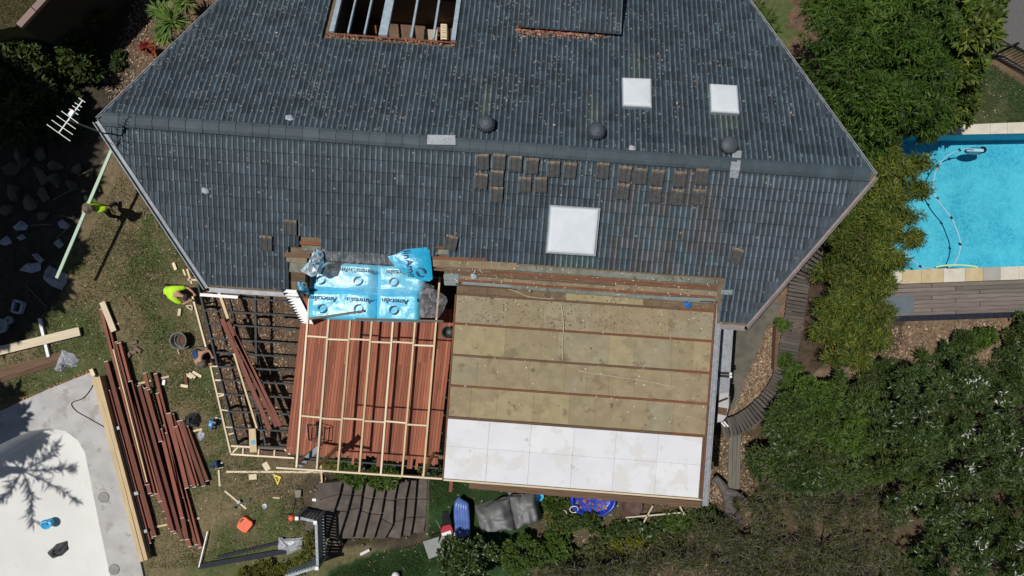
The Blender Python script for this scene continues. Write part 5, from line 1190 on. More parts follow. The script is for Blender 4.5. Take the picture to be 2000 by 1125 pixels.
MB().tube([G(229, 834, 0.2), G(293, 1077, 0.2)], 0.03, 8).build('bar', M['steel'], cb)
for x, y in ((266.5, 963), (284, 1037), (230, 836)): MB().box(G(x, y, 0.2), (0.16, 0.11, 0.09), R(15)).build('jaw', M['lead'], cb)
gplank(0 - 30, 692, 155, 647, 0.30, 0.07, M['pine_pale'], 'broad pale pine plank reaching in from the left edge', 0.12)
gplank(76, 622, 94, 697, 0.10, 0.1, M['white'], 'white weathered post under the broad pine plank', 0.02, 'post', 'post')
for k, (x0, y0, x1, y1) in enumerate(((-30, 732, 118, 692), (-30, 742, 116, 700), (-30, 752, 112, 708))):
    gplank(x0, y0, x1, y1, 0.16, 0.04, M['oldwood'], 'brown board near the plastic bag, %s of three from top' % ORD[k], 0.01 + 0.04 * (k == 1), 'board', 'board', 'brown boards at the left edge')
M['bagfilm'] = pm('silver_film', (0.42, 0.44, 0.47), (0.30, 0.32, 0.35), scale=11, rough=0.25, bmp=0.9, bscale=14)
tag(crumple('plastic_bag', [G(a, b_, 0.02) for a, b_ in densify([(106, 722), (112, 706), (121, 684), (142, 690), (153, 703), (150, 716), (132, 717), (120, 727)], 3)], 0, 0.2, M['bagfilm'], 12), 'crumpled silver plastic bag on the grass below the pine plank', 'plastic bag')
tag(crumple('plastic_sheet', [G(a, b_, 0.12) for a, b_ in densify([(544, 1049), (555, 1052), (592, 1050), (588, 1072), (560, 1084), (562, 1075), (544, 1073)], 3)], 0, 0.15, M['bagfilm'], 14), 'crumpled silver plastic around the ends of the dark channels', 'plastic sheet')
gplank(426, 1089, 545, 1060, 0.10, 0.07, M['navy'], 'upper of the dark steel channels with a plastic wrapped end', 0.02, 'steel_channel', 'channel', 'dark steel channels')
gplank(388, 1107, 562, 1076, 0.18, 0.08, M['navy'], 'lower and longer of the dark steel channels on the grass', 0.02, 'steel_channel', 'channel', 'dark steel channels')
gplank(388, 1108, 405, 1038, 0.04, 0.03, M['white'], 'thin white strip lying by the lower end of the red pile', 0.11, 'strip', 'strip')
for x0, y0, x1, y1, w, m_, la in ((442, 921.5, 630, 922, 0.07, M['pine_pale'], 'long thin pine batten on the soil below the deck frame'), (626.5, 903, 628.5, 945, 0.06, M['pine'], 'short upright pine stake below the roof frame corner'), (427, 918, 429, 950, 0.06, M['pine_pale'], 'short pine stick below the blue circular saw'), (439, 959, 481, 994, 0.06, M['pine_pale'], 'pine stick lying aslant under the trigger clamp'), (525, 968, 548, 969, 0.09, M['oldwood'], 'small brown offcut below the yellow square'), (533, 972, 546, 973, 0.04, M['pine_pale'], 'tiny pale offcut below the yellow square'), (516, 904, 524, 918, 0.2, M['pine_pale'], 'pale offcut block just below the deck frame'), (486, 932, 501, 931, 0.19, M['pine_pale'], 'squarish pale offcut below the long thin batten'),
        (238, 577, 257, 601, 0.03, M['batten'], 'thin reddish stick on the lawn near the crouching worker'), (347, 683, 350, 692, 0.03, M['pine'], 'twig of pine on the grass beside the bucket'), (0, 1, 2, 3, 0, None, None)):
    if m_: gplank(x0, y0, x1, y1, w, 0.03, m_, la, 0.01, 'offcut', 'offcut')
for i, (x0, y0, x1, y1, m_, la) in enumerate(((363, 731, 375, 738, M['pine_pale'], 'pale pine block, lower left of the block heap'), (369, 729, 381, 738, M['pine_pale'], 'pale pine block, middle of the block heap'), (376, 726, 393, 736, M['pine_pale'], 'pale pine block, upper right of the block heap'), (353, 753, 367, 755, M['pine_pale'], 'pale pine block lying below the block heap'), (361, 728, 364, 752, M['red'], 'red offcut sticking out of the block heap'), (320, 742, 319, 752, M['white'], 'small whitish block beside the red pile'), (351, 603, 349, 617, M['pine_pale'], 'pale pine block below the bending worker'), (338, 513, 343, 527, M['pine_pale'], 'pale pine block by the left gutter end'))):
    gplank(x0, y0, x1, y1, 0.10, 0.06, m_, la, 0.01 + 0.05 * (i in (1,)), 'offcut_block', 'block', 'pine offcut blocks')
for x0, y0, x1, y1, la in ((357, 526, 362, 538, 'short pine piece leaning at the eave corner'), (365, 525, 374, 554, 'long pine piece at the eave corner'), (366, 546, 386, 547, 'pine crosspiece at the eave corner')):
    gplank(x0, y0, x1, y1, 0.06, 0.05, M['pine'], la, 0.3, 'corner_block', 'block', 'pine pieces at the eave corner')
tag(MB().beam(W(391, 575.5, 1.2), W(465, 580.5, 1.2), 0.10, 0.04).build('white_board', M['white']), 'white painted board held by the bending worker in yellow', 'board')
# bricks
for i, (x, y, rz) in enumerate(((262, 669, 20), (270, 683, -35), (252, 694, 60), (260, 688, 10))):
    tag(MB().box(G(x, y, 0.05), (0.24, 0.12, 0.08), R(rz)).build('brick', pm('dull_brick', (0.17, 0.12, 0.085), (0.12, 0.085, 0.06)) if i == 0 else bpy.data.materials['dull_brick'], bevel=0.008), ['topmost', 'rightmost', 'lowest', 'middle'][i] + ' of four dull bricks lying in the grass', 'brick', 'bricks in the grass')
# bucket
bk = thing('bucket', 'grey plastic bucket half full of soil on the lawn', 'bucket', G(358, 664))
MB().lathe([(0.20, 0.0), (0.27, 0.36), (0.30, 0.38), (0.30, 0.40), (0.27, 0.40), (0.25, 0.36), (0.215, 0.14), (0.02, 0.14)], G(358, 664), 26).build('tub', pm('grey_tub', (0.16, 0.165, 0.15), (0.12, 0.12, 0.11), rough=0.5), bk, smooth=True)
MB().lathe([(0.22, 0.0), (0.215, 0.02), (0.1, 0.05), (0.02, 0.06)], G(358, 664, 0.19), 18).build('soil', M['oldwood'], bk)
MB().tube([G(358, 664, 0.4) + Vector((0.29 * math.cos(a), 0.29 * math.sin(a), 0.03 + 0.06 * math.sin(a))) for a in np.linspace(2.4, 5.4, 10)], 0.012, 5).build('handle', M['galv'], bk)
# bags and power tools
tag(crumple('black_bag', [G(a, b_, 0.02) for a, b_ in densify([(362, 812), (376, 805), (388, 806), (394, 824), (387, 834), (368, 834)], 3)], 0, 0.35, pm('black_bag_film', (0.04, 0.042, 0.05), (0.09, 0.095, 0.105), scale=8, rough=0.3, bmp=0.9, bscale=10), 2), 'dark plastic bag beside the short end of the red pile', 'bag')
tag(crumple('film_sheet', [G(a, b_, 0.02) for a, b_ in densify([(385, 848), (392, 839), (402, 846), (399, 856), (390, 861)], 2)], 0, 0.06, M['bagfilm'], 6), 'small scrap of silver film below the dark plastic bag', 'plastic film')
def circ_saw(px, py, la, mat, rz):
    c = G(px, py); t = thing('circular_saw', la, 'circular saw', c); q = Matrix.Rotation(rz, 3, 'Z')
    f = lambda x, y, z: c + q @ Vector((x, y, z))
    MB().box(f(0, 0, 0.015), (0.32, 0.2, 0.02), rz).build('base_plate', M['lead'], t)
    MB().tube([f(0, -0.05, 0.13), f(0, 0.05, 0.13)], 0.13, 16).build('blade_guard', M['black'], t)
    MB().tube([f(-0.02, 0.04, 0.15), f(-0.02, 0.2, 0.15)], 0.075, 12).build('motor', mat, t)
    MB().tube(spline([f(-0.06, 0.03, 0.24), f(-0.16, 0.03, 0.27), f(-0.23, 0.03, 0.2), f(-0.24, 0.03, 0.1)]), 0.035, 8).build('handle', mat, t, smooth=True)
    MB().box(f(-0.1, 0.12, 0.17), (0.12, 0.1, 0.12), rz, ).build('battery', M['skyblue'] if mat is M['blue'] else mat, t, bevel=0.01)
circ_saw(424, 824, 'bright blue power tool standing beside the deck frame', M['blue'], R(70))
circ_saw(427, 909, 'dark blue circular saw resting on a pine stick', M['bluecloth'], R(10))
tc = thing('trigger_clamp', 'black and silver trigger clamp gripping the slanting pine stick', 'clamp', G(468, 980))
MB().beam(G(455, 990, 0.08), G(490, 974, 0.08), 0.03, 0.02).build('bar', M['black'], tc); MB().box(G(467, 980, 0.1), (0.12, 0.1, 0.12), 0.5).build('jaw', M['galv'], tc); MB().box(G(457, 992, 0.08), (0.1, 0.06, 0.09), 0.2).build('grip', M['black'], tc); MB().box(G(486, 976, 0.07), (0.05, 0.1, 0.05), 0.4).build('jaw', M['black'], tc)
sqz = thing('speed_square', 'yellow triangular carpenter square on the soil', 'square', G(542, 937))
sqp = [G(533, 926, 0.04), G(549, 932, 0.04), G(542, 948, 0.04)]; cc_ = sum(sqp, Vector()) / 3
m = MB(); inn_ = [p.lerp(cc_, 0.5) for p in sqp]
for z in (0.0,): m.add(sqp + inn_ + [p - Vector((0, 0, 0.012)) for p in sqp] + [p - Vector((0, 0, 0.012)) for p in inn_], [(0, 1, 4, 3), (1, 2, 5, 4), (2, 0, 3, 5), (6, 7, 1, 0), (7, 8, 2, 1), (8, 6, 0, 2), (3, 4, 10, 9), (4, 5, 11, 10), (5, 3, 9, 11)])
m.build('plate', M['yellow'], sqz); MB().beam(sqp[0], sqp[1], 0.03, 0.04).build('fence', M['yellow'], sqz); MB().beam(inn_[1], inn_[2].lerp(inn_[0], 0.5), 0.02, 0.012).build('scale_bar', M['yellow'], sqz)
sq2 = thing('wood_square', 'pale wooden set square beside the deck frame edge', 'square', G(372, 600))
for a, b_ in (((363, 598), (376, 606)), ((376, 606), (375, 596)), ((375, 596), (363, 598))): plank('arm', G(*a, 0.03), G(*b_, 0.03), 0.035, 0.02, M['pine_pale'], sq2)
oc_ = thing('jerry_can', 'orange plastic fuel can lying flat on the lawn', 'fuel can', G(480, 1024))
cpx = [(463, 1029), (466, 1018), (474, 1009), (481, 1009), (495, 1020), (494, 1026), (482, 1040), (475, 1039)]
MB().prism([tuple(G(a, b_, 0.1))[:2] for a, b_ in cpx], 0.01, 0.17).build('body', M['orange'], oc_, bevel=0.02)
MB().beam(G(468, 1020, 0.2), G(474, 1014, 0.2), 0.04, 0.03).build('handle_recess', M['black'], oc_); MB().lathe([(0.04, 0), (0.04, 0.05), (0.03, 0.06)], G(491, 1019, 0.17), 10).build('cap', M['orange'], oc_)
tag(MB().lathe([(0.02, 0.0), (0.09, 0.0), (0.09, 0.05), (0.05, 0.055), (0.04, 0.03), (0.01, 0.03)], G(518, 988), 16).build('tape_roll', M['lead'], smooth=False), 'small round grey roll lying on the dirt', 'roll')
sb_ = thing('white_scraper', 'small white block with a dark clip by the stone steps', 'tool', G(617, 976)); MB().box(G(614, 976, 0.04), (0.13, 0.09, 0.06), -0.1).build('block', M['white'], sb_); MB().beam(G(618, 976, 0.04), G(626, 977, 0.04), 0.05, 0.03).build('clip', M['galv'], sb_)
# string line and coiled hose on the pool surround
cord('cable', [W(181, 752, 0.09), W(176, 762, 0.09), W(162, 778, 0.09), W(140, 787, 0.09), W(148, 802, 0.09), W(175, 818, 0.09), W(205, 835, 0.09)], 0.014, M['navy'], 'dark cable looped over the concrete pool surround', 'cable')
for x, y, la in ((203, 971, 'upper round grey skimmer lid in the concrete surround'), (223, 1112, 'lower round grey skimmer lid in the concrete surround')):
    tag(MB().lathe([(0.19, 0.0), (0.19, 0.02), (0.175, 0.03), (0.17, 0.022), (0.03, 0.026), (0.03, 0.034), (0.004, 0.034)], W(x, y, 0.07), 24).build('skimmer_lid', pm('grey_lid', (0.27, 0.265, 0.24), (0.22, 0.215, 0.2)) if y < 1000 else bpy.data.materials['grey_lid'], smooth=False), la, 'lid', 'skimmer lids')
bb_ = thing('blue_bucket', 'light blue bucket standing in the white empty pool', 'bucket', W(95, 1020, PZ)); c_ = W(100, 1019, PZ)
MB().lathe([(0.13, 0), (0.17, 0.3), (0.18, 0.3), (0.17, 0.28), (0.14, 0.05), (0.02, 0.04)], c_, 18, sx=1.1).build('tub', M['skyblue'], bb_, smooth=True); MB().tube([c_ + Vector((0.18 * math.cos(a), 0.1 * math.sin(a), 0.31)) for a in np.linspace(0, 3.14, 8)], 0.01, 5).build('handle', M['white'], bb_)
tag(crumple('dark_bag', [W(a, b_, PZ + 0.02) for a, b_ in densify([(92, 1079), (110, 1063), (130, 1056), (132, 1072), (120, 1086), (103, 1091)], 3)], 0, 0.3, pm('charcoal_sack', (0.05, 0.052, 0.058), (0.08, 0.08, 0.085), rough=0.7, bmp=0.4), 21), 'charcoal sack lying on the floor of the empty pool', 'sack')

# outdoor chair and blue-grey channel on the deck near the roof frame
ch = thing('folding_chair', 'dark folding chair on the lower left of the red deck', 'chair', W(628, 855, DZ))
def dk(x, y, z): return W(x, y, DZ + z)
for k in range(3): MB().beam(dk(610 + k * 9, 834 + k * 2, 0.44), dk(608 + k * 9, 860 + k * 2, 0.44), 0.04, 0.01).build('seat_strap', M['darkcloth'], ch)
for a, b_ in (((602, 828), (634, 836)), ((634, 836), (632, 866)), ((604, 860), (632, 866)), ((602, 828), (604, 860))): MB().tube([dk(*a, 0.45), dk(*b_, 0.45)], 0.014, 5).build('frame', M['black'], ch)
for x, y in ((604, 832), (634, 838), (632, 864), (605, 859)): MB().tube([dk(x, y, 0), dk(x, y, 0.46)], 0.014, 5).build('leg', M['black'], ch)
MB().slab([dk(598, 826, 0.8), dk(600, 828, 0.45), dk(603, 860, 0.45), dk(600, 858, 0.8)], 0.015).build('backrest', M['bagfilm'], ch)
gchan = MB().beam(W(584, 909, 3.2), W(623, 874, 3.2), 0.16, 0.1).build('downpipe_length', pm('blue_grey_pipe', (0.13, 0.17, 0.22), (0.10, 0.13, 0.17), rough=0.4)); tag(gchan, 'blue grey box section hung under the roof frame corner', 'pipe')
tag(MB().lathe([(0.17, 0), (0.2, 0.3), (0.21, 0.32), (0.19, 0.32), (0.16, 0.06), (0.02, 0.05)], W(876, 648, DZ), 18).build('pot', pm('dark_green_pot', (0.03, 0.045, 0.04), (0.02, 0.03, 0.028), rough=0.5), smooth=True), 'dark pot against the wall at the top right of the deck', 'pot')
# ================================================================ PEOPLE
def skin_part(name, nodes, edges, mat, parent, root=None, sub=1):
    o0 = worldorig(parent); keys = list(nodes); me = bpy.data.meshes.new(name)
    me.from_pydata([tuple(Vector(nodes[k][0]) - o0) for k in keys], [(keys.index(a), keys.index(b_)) for a, b_ in edges], [])
    o = bpy.data.objects.new(name, me); C.objects.link(o); o.parent = parent
    sk_ = o.modifiers.new('skin', 'SKIN'); sk_.use_smooth_shade = True
    for i, k in enumerate(keys):
        r_ = nodes[k][1]; me.skin_vertices[0].data[i].radius = (r_, r_) if not hasattr(r_, '__len__') else r_; me.skin_vertices[0].data[i].use_root = (k == (root or keys[0]))
    if sub: s_ = o.modifiers.new('sub', 'SUBSURF'); s_.levels = sub; s_.render_levels = sub
    dg = bpy.context.evaluated_depsgraph_get(); em = bpy.data.meshes.new_from_object(o.evaluated_get(dg)); o.modifiers.clear(); o.data = em; em.materials.clear(); em.materials.append(mat); em.name = name
    ORIG[o.name] = o0; return o
def person(la, base, J, skin_arm=True, shirt='hivis', hair=None, hat=None, trousers='darkcloth', sleeve=True, face=Vector((1, 0, 0))):
    """J: joint name -> world position"""
    t = thing('person', la, 'person', base)
    r = dict(pelvis=0.135, waist=0.125, chest=0.15, neck=0.058, head=0.10, shl=0.075, shr=0.075, ell=0.05, elr=0.05, wrl=0.033, wrr=0.033, hal=0.036, har=0.036, hil=0.1, hir=0.1, knl=0.07, knr=0.07, anl=0.045, anr=0.045, tol=0.04, tor=0.04)
    N = {k: (J[k], r[k]) for k in J}; E = [('pelvis', 'waist'), ('waist', 'chest'), ('chest', 'neck'), ('neck', 'head')]
    for s in 'lr': E += [('chest', 'sh' + s), ('sh' + s, 'el' + s), ('el' + s, 'wr' + s), ('wr' + s, 'ha' + s), ('pelvis', 'hi' + s), ('hi' + s, 'kn' + s), ('kn' + s, 'an' + s), ('an' + s, 'to' + s)]
    crown = J['head'] + (J['head'] - J['neck']).normalized() * 0.11; N['crown'] = (crown, 0.075); E.append(('head', 'crown'))
    N['nose'] = (J['head'] + face.normalized() * 0.11, 0.018); E.append(('head', 'nose'))
    for s in 'lr':     # five bent fingers on each hand
        h = J['ha' + s]; d = (h - J['wr' + s]).normalized(); sd2 = d.cross(Vector((0, 0, 1))); sd2 = sd2.normalized() if sd2.length > .01 else Vector((1, 0, 0)); up_ = sd2.cross(d)
        for k in range(4):
            b0 = h + sd2 * (k - 1.5) * 0.021; ln = (0.075, 0.085, 0.08, 0.062)[k]
            N['f%s%d' % (s, k)] = (b0 + d * ln * 0.55, 0.010); N['g%s%d' % (s, k)] = (b0 + d * ln * 0.85 - up_ * ln * 0.4, 0.008); E += [('ha' + s, 'f%s%d' % (s, k)), ('f%s%d' % (s, k), 'g%s%d' % (s, k))]
        sg = 1 if s == 'l' else -1; N['t' + s] = (h + sd2 * sg * 0.05 - d * 0.01, 0.011); N['u' + s] = (h + sd2 * sg * 0.062 + d * 0.035, 0.009); E += [('ha' + s, 't' + s), ('t' + s, 'u' + s)]
    skin_part('body', N, E, M['skin'], t, 'pelvis')
    S = {k: (J[k], r[k] * 1.32) for k in ('waist', 'chest')}; S['pelvis'] = (J['pelvis'].lerp(J['waist'], 0.3), 0.17); S['neck'] = (J['chest'].lerp(J['neck'], 0.62), 0.11)
    SE = [('pelvis', 'waist'), ('waist', 'chest'), ('chest', 'neck')]
    if not sleeve: S['chest'] = (J['chest'], 0.235); S['waist'] = (J['waist'], 0.22); S['neck'] = (J['chest'].lerp(J['neck'], 0.35), 0.10)
    for s in 'lr':
        S['sh' + s] = (J['sh' + s], 0.112) if sleeve else (J['chest'].lerp(J['sh' + s], 0.45), 0.13); SE.append(('chest', 'sh' + s))
        if sleeve: S['el' + s] = (J['sh' + s].lerp(J['el' + s], 0.85), 0.078); SE.append(('sh' + s, 'el' + s))
    skin_part('shirt', S, SE, M[shirt], t, 'chest')
    T_ = {'pelvis': (J['pelvis'], 0.152), 'w': (J['pelvis'].lerp(J['waist'], 0.4), 0.14)}; TE = [('pelvis', 'w')]
    for s in 'lr':
        for k, rr in (('hi', 0.118), ('kn', 0.085), ('an', 0.065)): T_[k + s] = (J[k + s], rr)
        TE += [('pelvis', 'hi' + s), ('hi' + s, 'kn' + s), ('kn' + s, 'an' + s)]
    skin_part('trousers', T_, TE, M[trousers], t, 'pelvis')
    for s in 'lr':
        skin_part('boot', {'a': (J['an' + s] + Vector((0, 0, 0.03)), 0.06), 'h': (J['an' + s] + Vector((0, 0, -0.03)), 0.06), 't': (J['to' + s], 0.05)}, [('a', 'h'), ('h', 't')], M['greycloth'], t, 'h')
    ax = (J['head'] - J['neck']).normalized(); c_ = J['head'] + ax * 0.03
    q = Vector((0, 0, 1)).rotation_difference(ax).to_matrix()
    if hat:
        m = MB().lathe([(0.19, 0.02), (0.185, 0.035), (0.118, 0.045), (0.112, 0.11), (0.08, 0.135), (0.01, 0.14)], (0, 0, 0), 20)
        if hat[1] == 'cap': m = MB().lathe([(0.118, 0.02), (0.118, 0.06), (0.105, 0.11), (0.07, 0.135), (0.01, 0.142)], (0, 0, 0), 20).box((face.x * 0.14, face.y * 0.14, 0.035), (0.12, 0.16, 0.015), math.atan2(face.y, face.x))
        m.v = [tuple(c_ + q @ Vector(v)) for v in m.v]; m.build('hat', M[hat[0]], t, smooth=True)
    if hair:
        m = MB().lathe([(0.09, -0.04), (0.115, 0.0), (0.118, 0.05), (0.10, 0.095), (0.06, 0.12), (0.01, 0.126)], (0, 0, 0), 16); m.v = [tuple(c_ + q @ Vector(v) - face * 0.012) for v in m.v]; m.build('hair', M[hair], t, smooth=True)
    return t
# the long green timber on the shoulder of the worker at the left
gz0, gz1 = W(112, 543, 1.30), W(222, 286, 1.58)
tag(plank('green_timber', gz0, gz1, 0.10, 0.05, M['green_timber']), 'long pale green timber carried on the shoulder of the worker', 'timber')
B = Vector((-13.86, 2.72, 0)); f = (gz0 - gz1); f.z = 0; f.normalize(); sd3 = Vector((-f.y, f.x, 0))     # walks along the timber; its left side is sd3
J = {}
def bp(fw, lf, z): return B + f * fw + sd3 * lf + Vector((0, 0, z))
J['pelvis'] = bp(0, 0, 0.95); J['waist'] = bp(0.02, 0, 1.1); J['chest'] = bp(0.05, 0, 1.32); J['neck'] = bp(0.08, 0, 1.5); J['head'] = bp(0.12, 0.0, 1.63)
J['shl'] = bp(0.05, 0.2, 1.4); J['shr'] = bp(0.05, -0.2, 1.42); J['ell'] = bp(-0.16, 0.36, 1.22); J['wrl'] = bp(-0.05, 0.44, 1.02); J['hal'] = bp(-0.02, 0.45, 0.94)
J['elr'] = bp(0.3, -0.3, 1.35); J['wrr'] = bp(0.46, -0.16, 1.42); J['har'] = bp(0.52, -0.14, 1.44)
J['hil'] = bp(0, 0.1, 0.9); J['hir'] = bp(0, -0.1, 0.9); J['knl'] = bp(0.2, 0.11, 0.5); J['knr'] = bp(0.0, -0.11, 0.48); J['anl'] = bp(0.2, 0.11, 0.09); J['anr'] = bp(-0.26, -0.11, 0.13); J['tol'] = bp(0.36, 0.12, 0.05); J['tor'] = bp(-0.12, -0.11, 0.05)
person('worker in yellow green hi vis shirt carrying the long green timber', B, J, shirt='hivis', hat=('greycloth', 'brim'), face=f)
# bending worker in yellow
B = W(336, 566, 0.0) + Vector((0.5, 0, 0)); B = Vector((W(345, 572, 0.5).x, W(345, 572, 0.5).y, 0)); f = Vector((0.97, -0.22, 0)); sd3 = Vector((-f.y, f.x, 0)); J = {}
J['pelvis'] = bp(-0.28, 0.05, 0.78); J['waist'] = bp(-0.12, 0.05, 0.9); J['chest'] = bp(0.16, 0.03, 0.97); J['neck'] = bp(0.36, 0.0, 0.98); J['head'] = bp(0.5, -0.02, 0.96)
J['shl'] = bp(0.2, 0.22, 0.95); J['shr'] = bp(0.2, -0.2, 0.95); J['ell'] = bp(0.5, 0.3, 0.85); J['wrl'] = bp(0.78, 0.18, 0.95); J['hal'] = bp(0.86, 0.14, 1.05); J['elr'] = bp(0.46, -0.28, 0.8); J['wrr'] = bp(0.72, -0.12, 1.0); J['har'] = bp(0.80, -0.08, 1.10)
J['hil'] = bp(-0.28, 0.16, 0.75); J['hir'] = bp(-0.28, -0.08, 0.75); J['knl'] = bp(-0.02, 0.2, 0.45); J['knr'] = bp(-0.05, -0.14, 0.44); J['anl'] = bp(-0.2, 0.2, 0.09); J['anr'] = bp(-0.24, -0.16, 0.09); J['tol'] = bp(-0.05, 0.22, 0.05); J['tor'] = bp(-0.08, -0.18, 0.05)
person('worker in bright yellow hi vis shirt bending over the deck frame corner', B, J, shirt='hivis', hair='darkcloth', face=f + Vector((0, 0, -0.6)))
# crouching worker in blue singlet
B = Vector((W(393, 694, 0.4).x, W(393, 694, 0.4).y, 0)); f = Vector((0.85, -0.53, 0)); sd3 = Vector((-f.y, f.x, 0)); J = {}
J['pelvis'] = bp(-0.2, 0.02, 0.34); J['waist'] = bp(-0.12, 0, 0.48); J['chest'] = bp(0.06, -0.02, 0.68); J['neck'] = bp(0.2, -0.04, 0.80); J['head'] = bp(0.31, -0.06, 0.86)
J['shl'] = bp(0.08, 0.19, 0.72); J['shr'] = bp(0.08, -0.22, 0.72); J['ell'] = bp(0.22, 0.36, 0.62); J['wrl'] = bp(0.44, 0.34, 0.85); J['hal'] = bp(0.52, 0.32, 0.92); J['elr'] = bp(0.34, -0.24, 0.55); J['wrr'] = bp(0.52, 0.0, 0.78); J['har'] = bp(0.58, 0.06, 0.84)
J['hil'] = bp(-0.2, 0.12, 0.33); J['hir'] = bp(-0.2, -0.1, 0.33); J['knl'] = bp(0.1, 0.32, 0.48); J['knr'] = bp(0.16, -0.2, 0.46); J['anl'] = bp(-0.1, 0.3, 0.09); J['anr'] = bp(-0.06, -0.18, 0.09); J['tol'] = bp(0.06, 0.34, 0.05); J['tor'] = bp(0.1, -0.2, 0.05)
person('crouching worker in navy singlet with bare arms at the deck frame', B, J, shirt='bluecloth', hat=('greycloth', 'brim'), sleeve=False, trousers='greycloth', face=f)
dr_ = thing('cordless_drill', 'dark cordless drill in the hands of the crouching worker', 'drill', bp(0.6, 0.2, 0.8)); MB().tube([bp(0.5, 0.2, 0.92), bp(0.72, 0.14, 0.92)], 0.035, 8).build('body', M['black'], dr_); MB().beam(bp(0.54, 0.19, 0.9), bp(0.53, 0.19, 0.74), 0.04, 0.05).build('grip', M['black'], dr_); MB().box(bp(0.54, 0.19, 0.71), (0.1, 0.07, 0.05)).build('battery', M['darkcloth'], dr_)

# ================================================================ THE RUBBISH HEAP AND STONES IN THE SHADE
tag(crumple('white_sack', [G(a, b_, 0.02) for a, b_ in densify([(84, 545), (88, 528), (97, 518), (112, 528), (133, 536), (130, 552), (121, 566), (100, 558)], 3)], 0, 0.28, M['paper'], 31), 'white woven sack at the lower end of the green timber', 'sack')
for i, (pts, la) in enumerate((([(24, 443), (40, 430), (56, 441), (50, 450), (30, 450)], 'uppermost pale crumpled sheet in the shaded heap'), ([(0, 468), (14, 460), (24, 474), (10, 480), (0, 478)], 'pale crumpled sheet at the left edge of the shaded heap'), ([(36, 528), (52, 514), (78, 512), (80, 528), (60, 534)], 'pale crumpled sheet just left of the white sack'), ([(32, 463), (44, 458), (52, 466), (38, 470)], 'small pale sheet in the middle of the shaded heap'), ([(62, 497), (72, 495), (86, 508), (80, 514), (70, 506)], 'narrow folded pale sheet above the white sack'), ([(113, 435), (122, 428), (136, 440), (130, 448), (118, 446)], 'small bright crumpled sheet at the edge of the shade'), ([(104, 474), (115, 466), (124, 478), (116, 486)], 'crumpled blue and white wrapper at the edge of the shade'))):
    tag(crumple('crumpled_sheet', [G(a, b_, 0.03) for a, b_ in densify(pts, 2)], 0, 0.14, M['paper'], 40 + i), la, 'plastic sheet', 'crumpled sheets in the shaded heap')
def rock(c, sx_, sy_, sz_, seed, mat, la, cat='rock', name='rock', group=None):
    r = random.Random(seed); bm = bmesh.new()       # broken, sharp-faced stone: hull of a few random points
    for _ in range(13):
        d = Vector((r.gauss(0, 1), r.gauss(0, 1), r.gauss(0, 1))).normalized(); bm.verts.new((d.x * sx_, d.y * sy_, d.z * sz_))
    h_ = bmesh.ops.convex_hull(bm, input=bm.verts[:]); bmesh.ops.delete(bm, geom=[v for v in bm.verts if not v.link_faces], context='VERTS')
    me = bpy.data.meshes.new(name); bm.to_mesh(me); bm.free(); me.materials.append(mat); o = bpy.data.objects.new(name, me); C.objects.link(o); o.location = c; o.rotation_euler = (0, 0, r.uniform(0, 3)); ORIG[o.name] = Vector(c); return tag(o, la, cat, group)
for i, (x, y, s) in enumerate(((20, 330, .45), (50, 318, .4), (75, 345, .5), (108, 325, .38), (105, 352, .42), (140, 360, .35), (30, 375, .5), (60, 395, .42), (88, 380, .4), (15, 410, .38), (85, 420, .32), (150, 330, .3), (40, 300, .4), (80, 300, .35))):
    rock(G(x, y, 0.1), s * 0.8, s * 0.6, s * 0.45, i, M['rock'], 'dark boulder in the shade left of the house, %s of the heap' % ORD[i], 'rock', 'boulder', 'boulders in the shade')
rb = thing('crate', 'small white plastic crate in the shade at the left', 'crate', G(33, 600))
for a, b_ in (((26, 608), (31, 586)), ((41, 612), (47, 592)), ((31, 586), (47, 592)), ((26, 608), (41, 612))): MB().beam(G(*a, 0.12), G(*b_, 0.12), 0.06, 0.2).build('side', M['paper'], rb)
MB().slab([G(26, 608, 0.04), G(41, 612, 0.04), G(47, 592, 0.04), G(31, 586, 0.04)], 0.02).build('bottom', M['darkcloth'], rb)
for i, (x, y, r_) in enumerate(((5, 636, .26), (22, 625, .14))): tag(MB().lathe([(r_ * .5, 0), (r_, 0.02), (r_, 0.14), (r_ * .6, 0.16), (r_ * .5, 0.1), (0.02, 0.08)], G(x, y), 18).build('wheel', M['lead']), ['large', 'small'][i] + ' grey wheel lying in the shade at the left edge', 'wheel')
tag(MB().tube([G(50, 556, 0.05), G(92, 600, 0.05)], 0.02, 6).build('pole', M['grey_wood']), 'thin grey pole lying across the edge of the shade', 'pole')
# junk: sticks and blue scraps
for i, (x0, y0, x1, y1) in enumerate(((150, 345, 180, 330), (180, 327, 178, 350), (95, 395, 140, 370), (60, 440, 100, 438), (110, 465, 140, 440), (120, 420, 145, 428))):
    tag(MB().tube([G(x0, y0, 0.1), G(x1, y1, 0.14)], 0.015, 5).build('stick', M['twig']), 'thin stick in the shaded heap, %s from the house' % ORD[i], 'stick', 'sticks in the shaded heap')
tag(crumple('black_tub', [G(a, b_, 0.02) for a, b_ in densify([(180, 372), (196, 362), (203, 376), (192, 386)], 2)], 0, 0.2, M['black'], 77), 'dark rubbish bag beside the worker with the green timber', 'bag')

# ================================================================ LOWER GARDEN: stone steps, fence, stored things
st = bpy.data.objects.new('stone_steps', None); C.objects.link(st); st['kind'] = 'structure'; ORIG[st.name] = Vector((0, 0, 0))
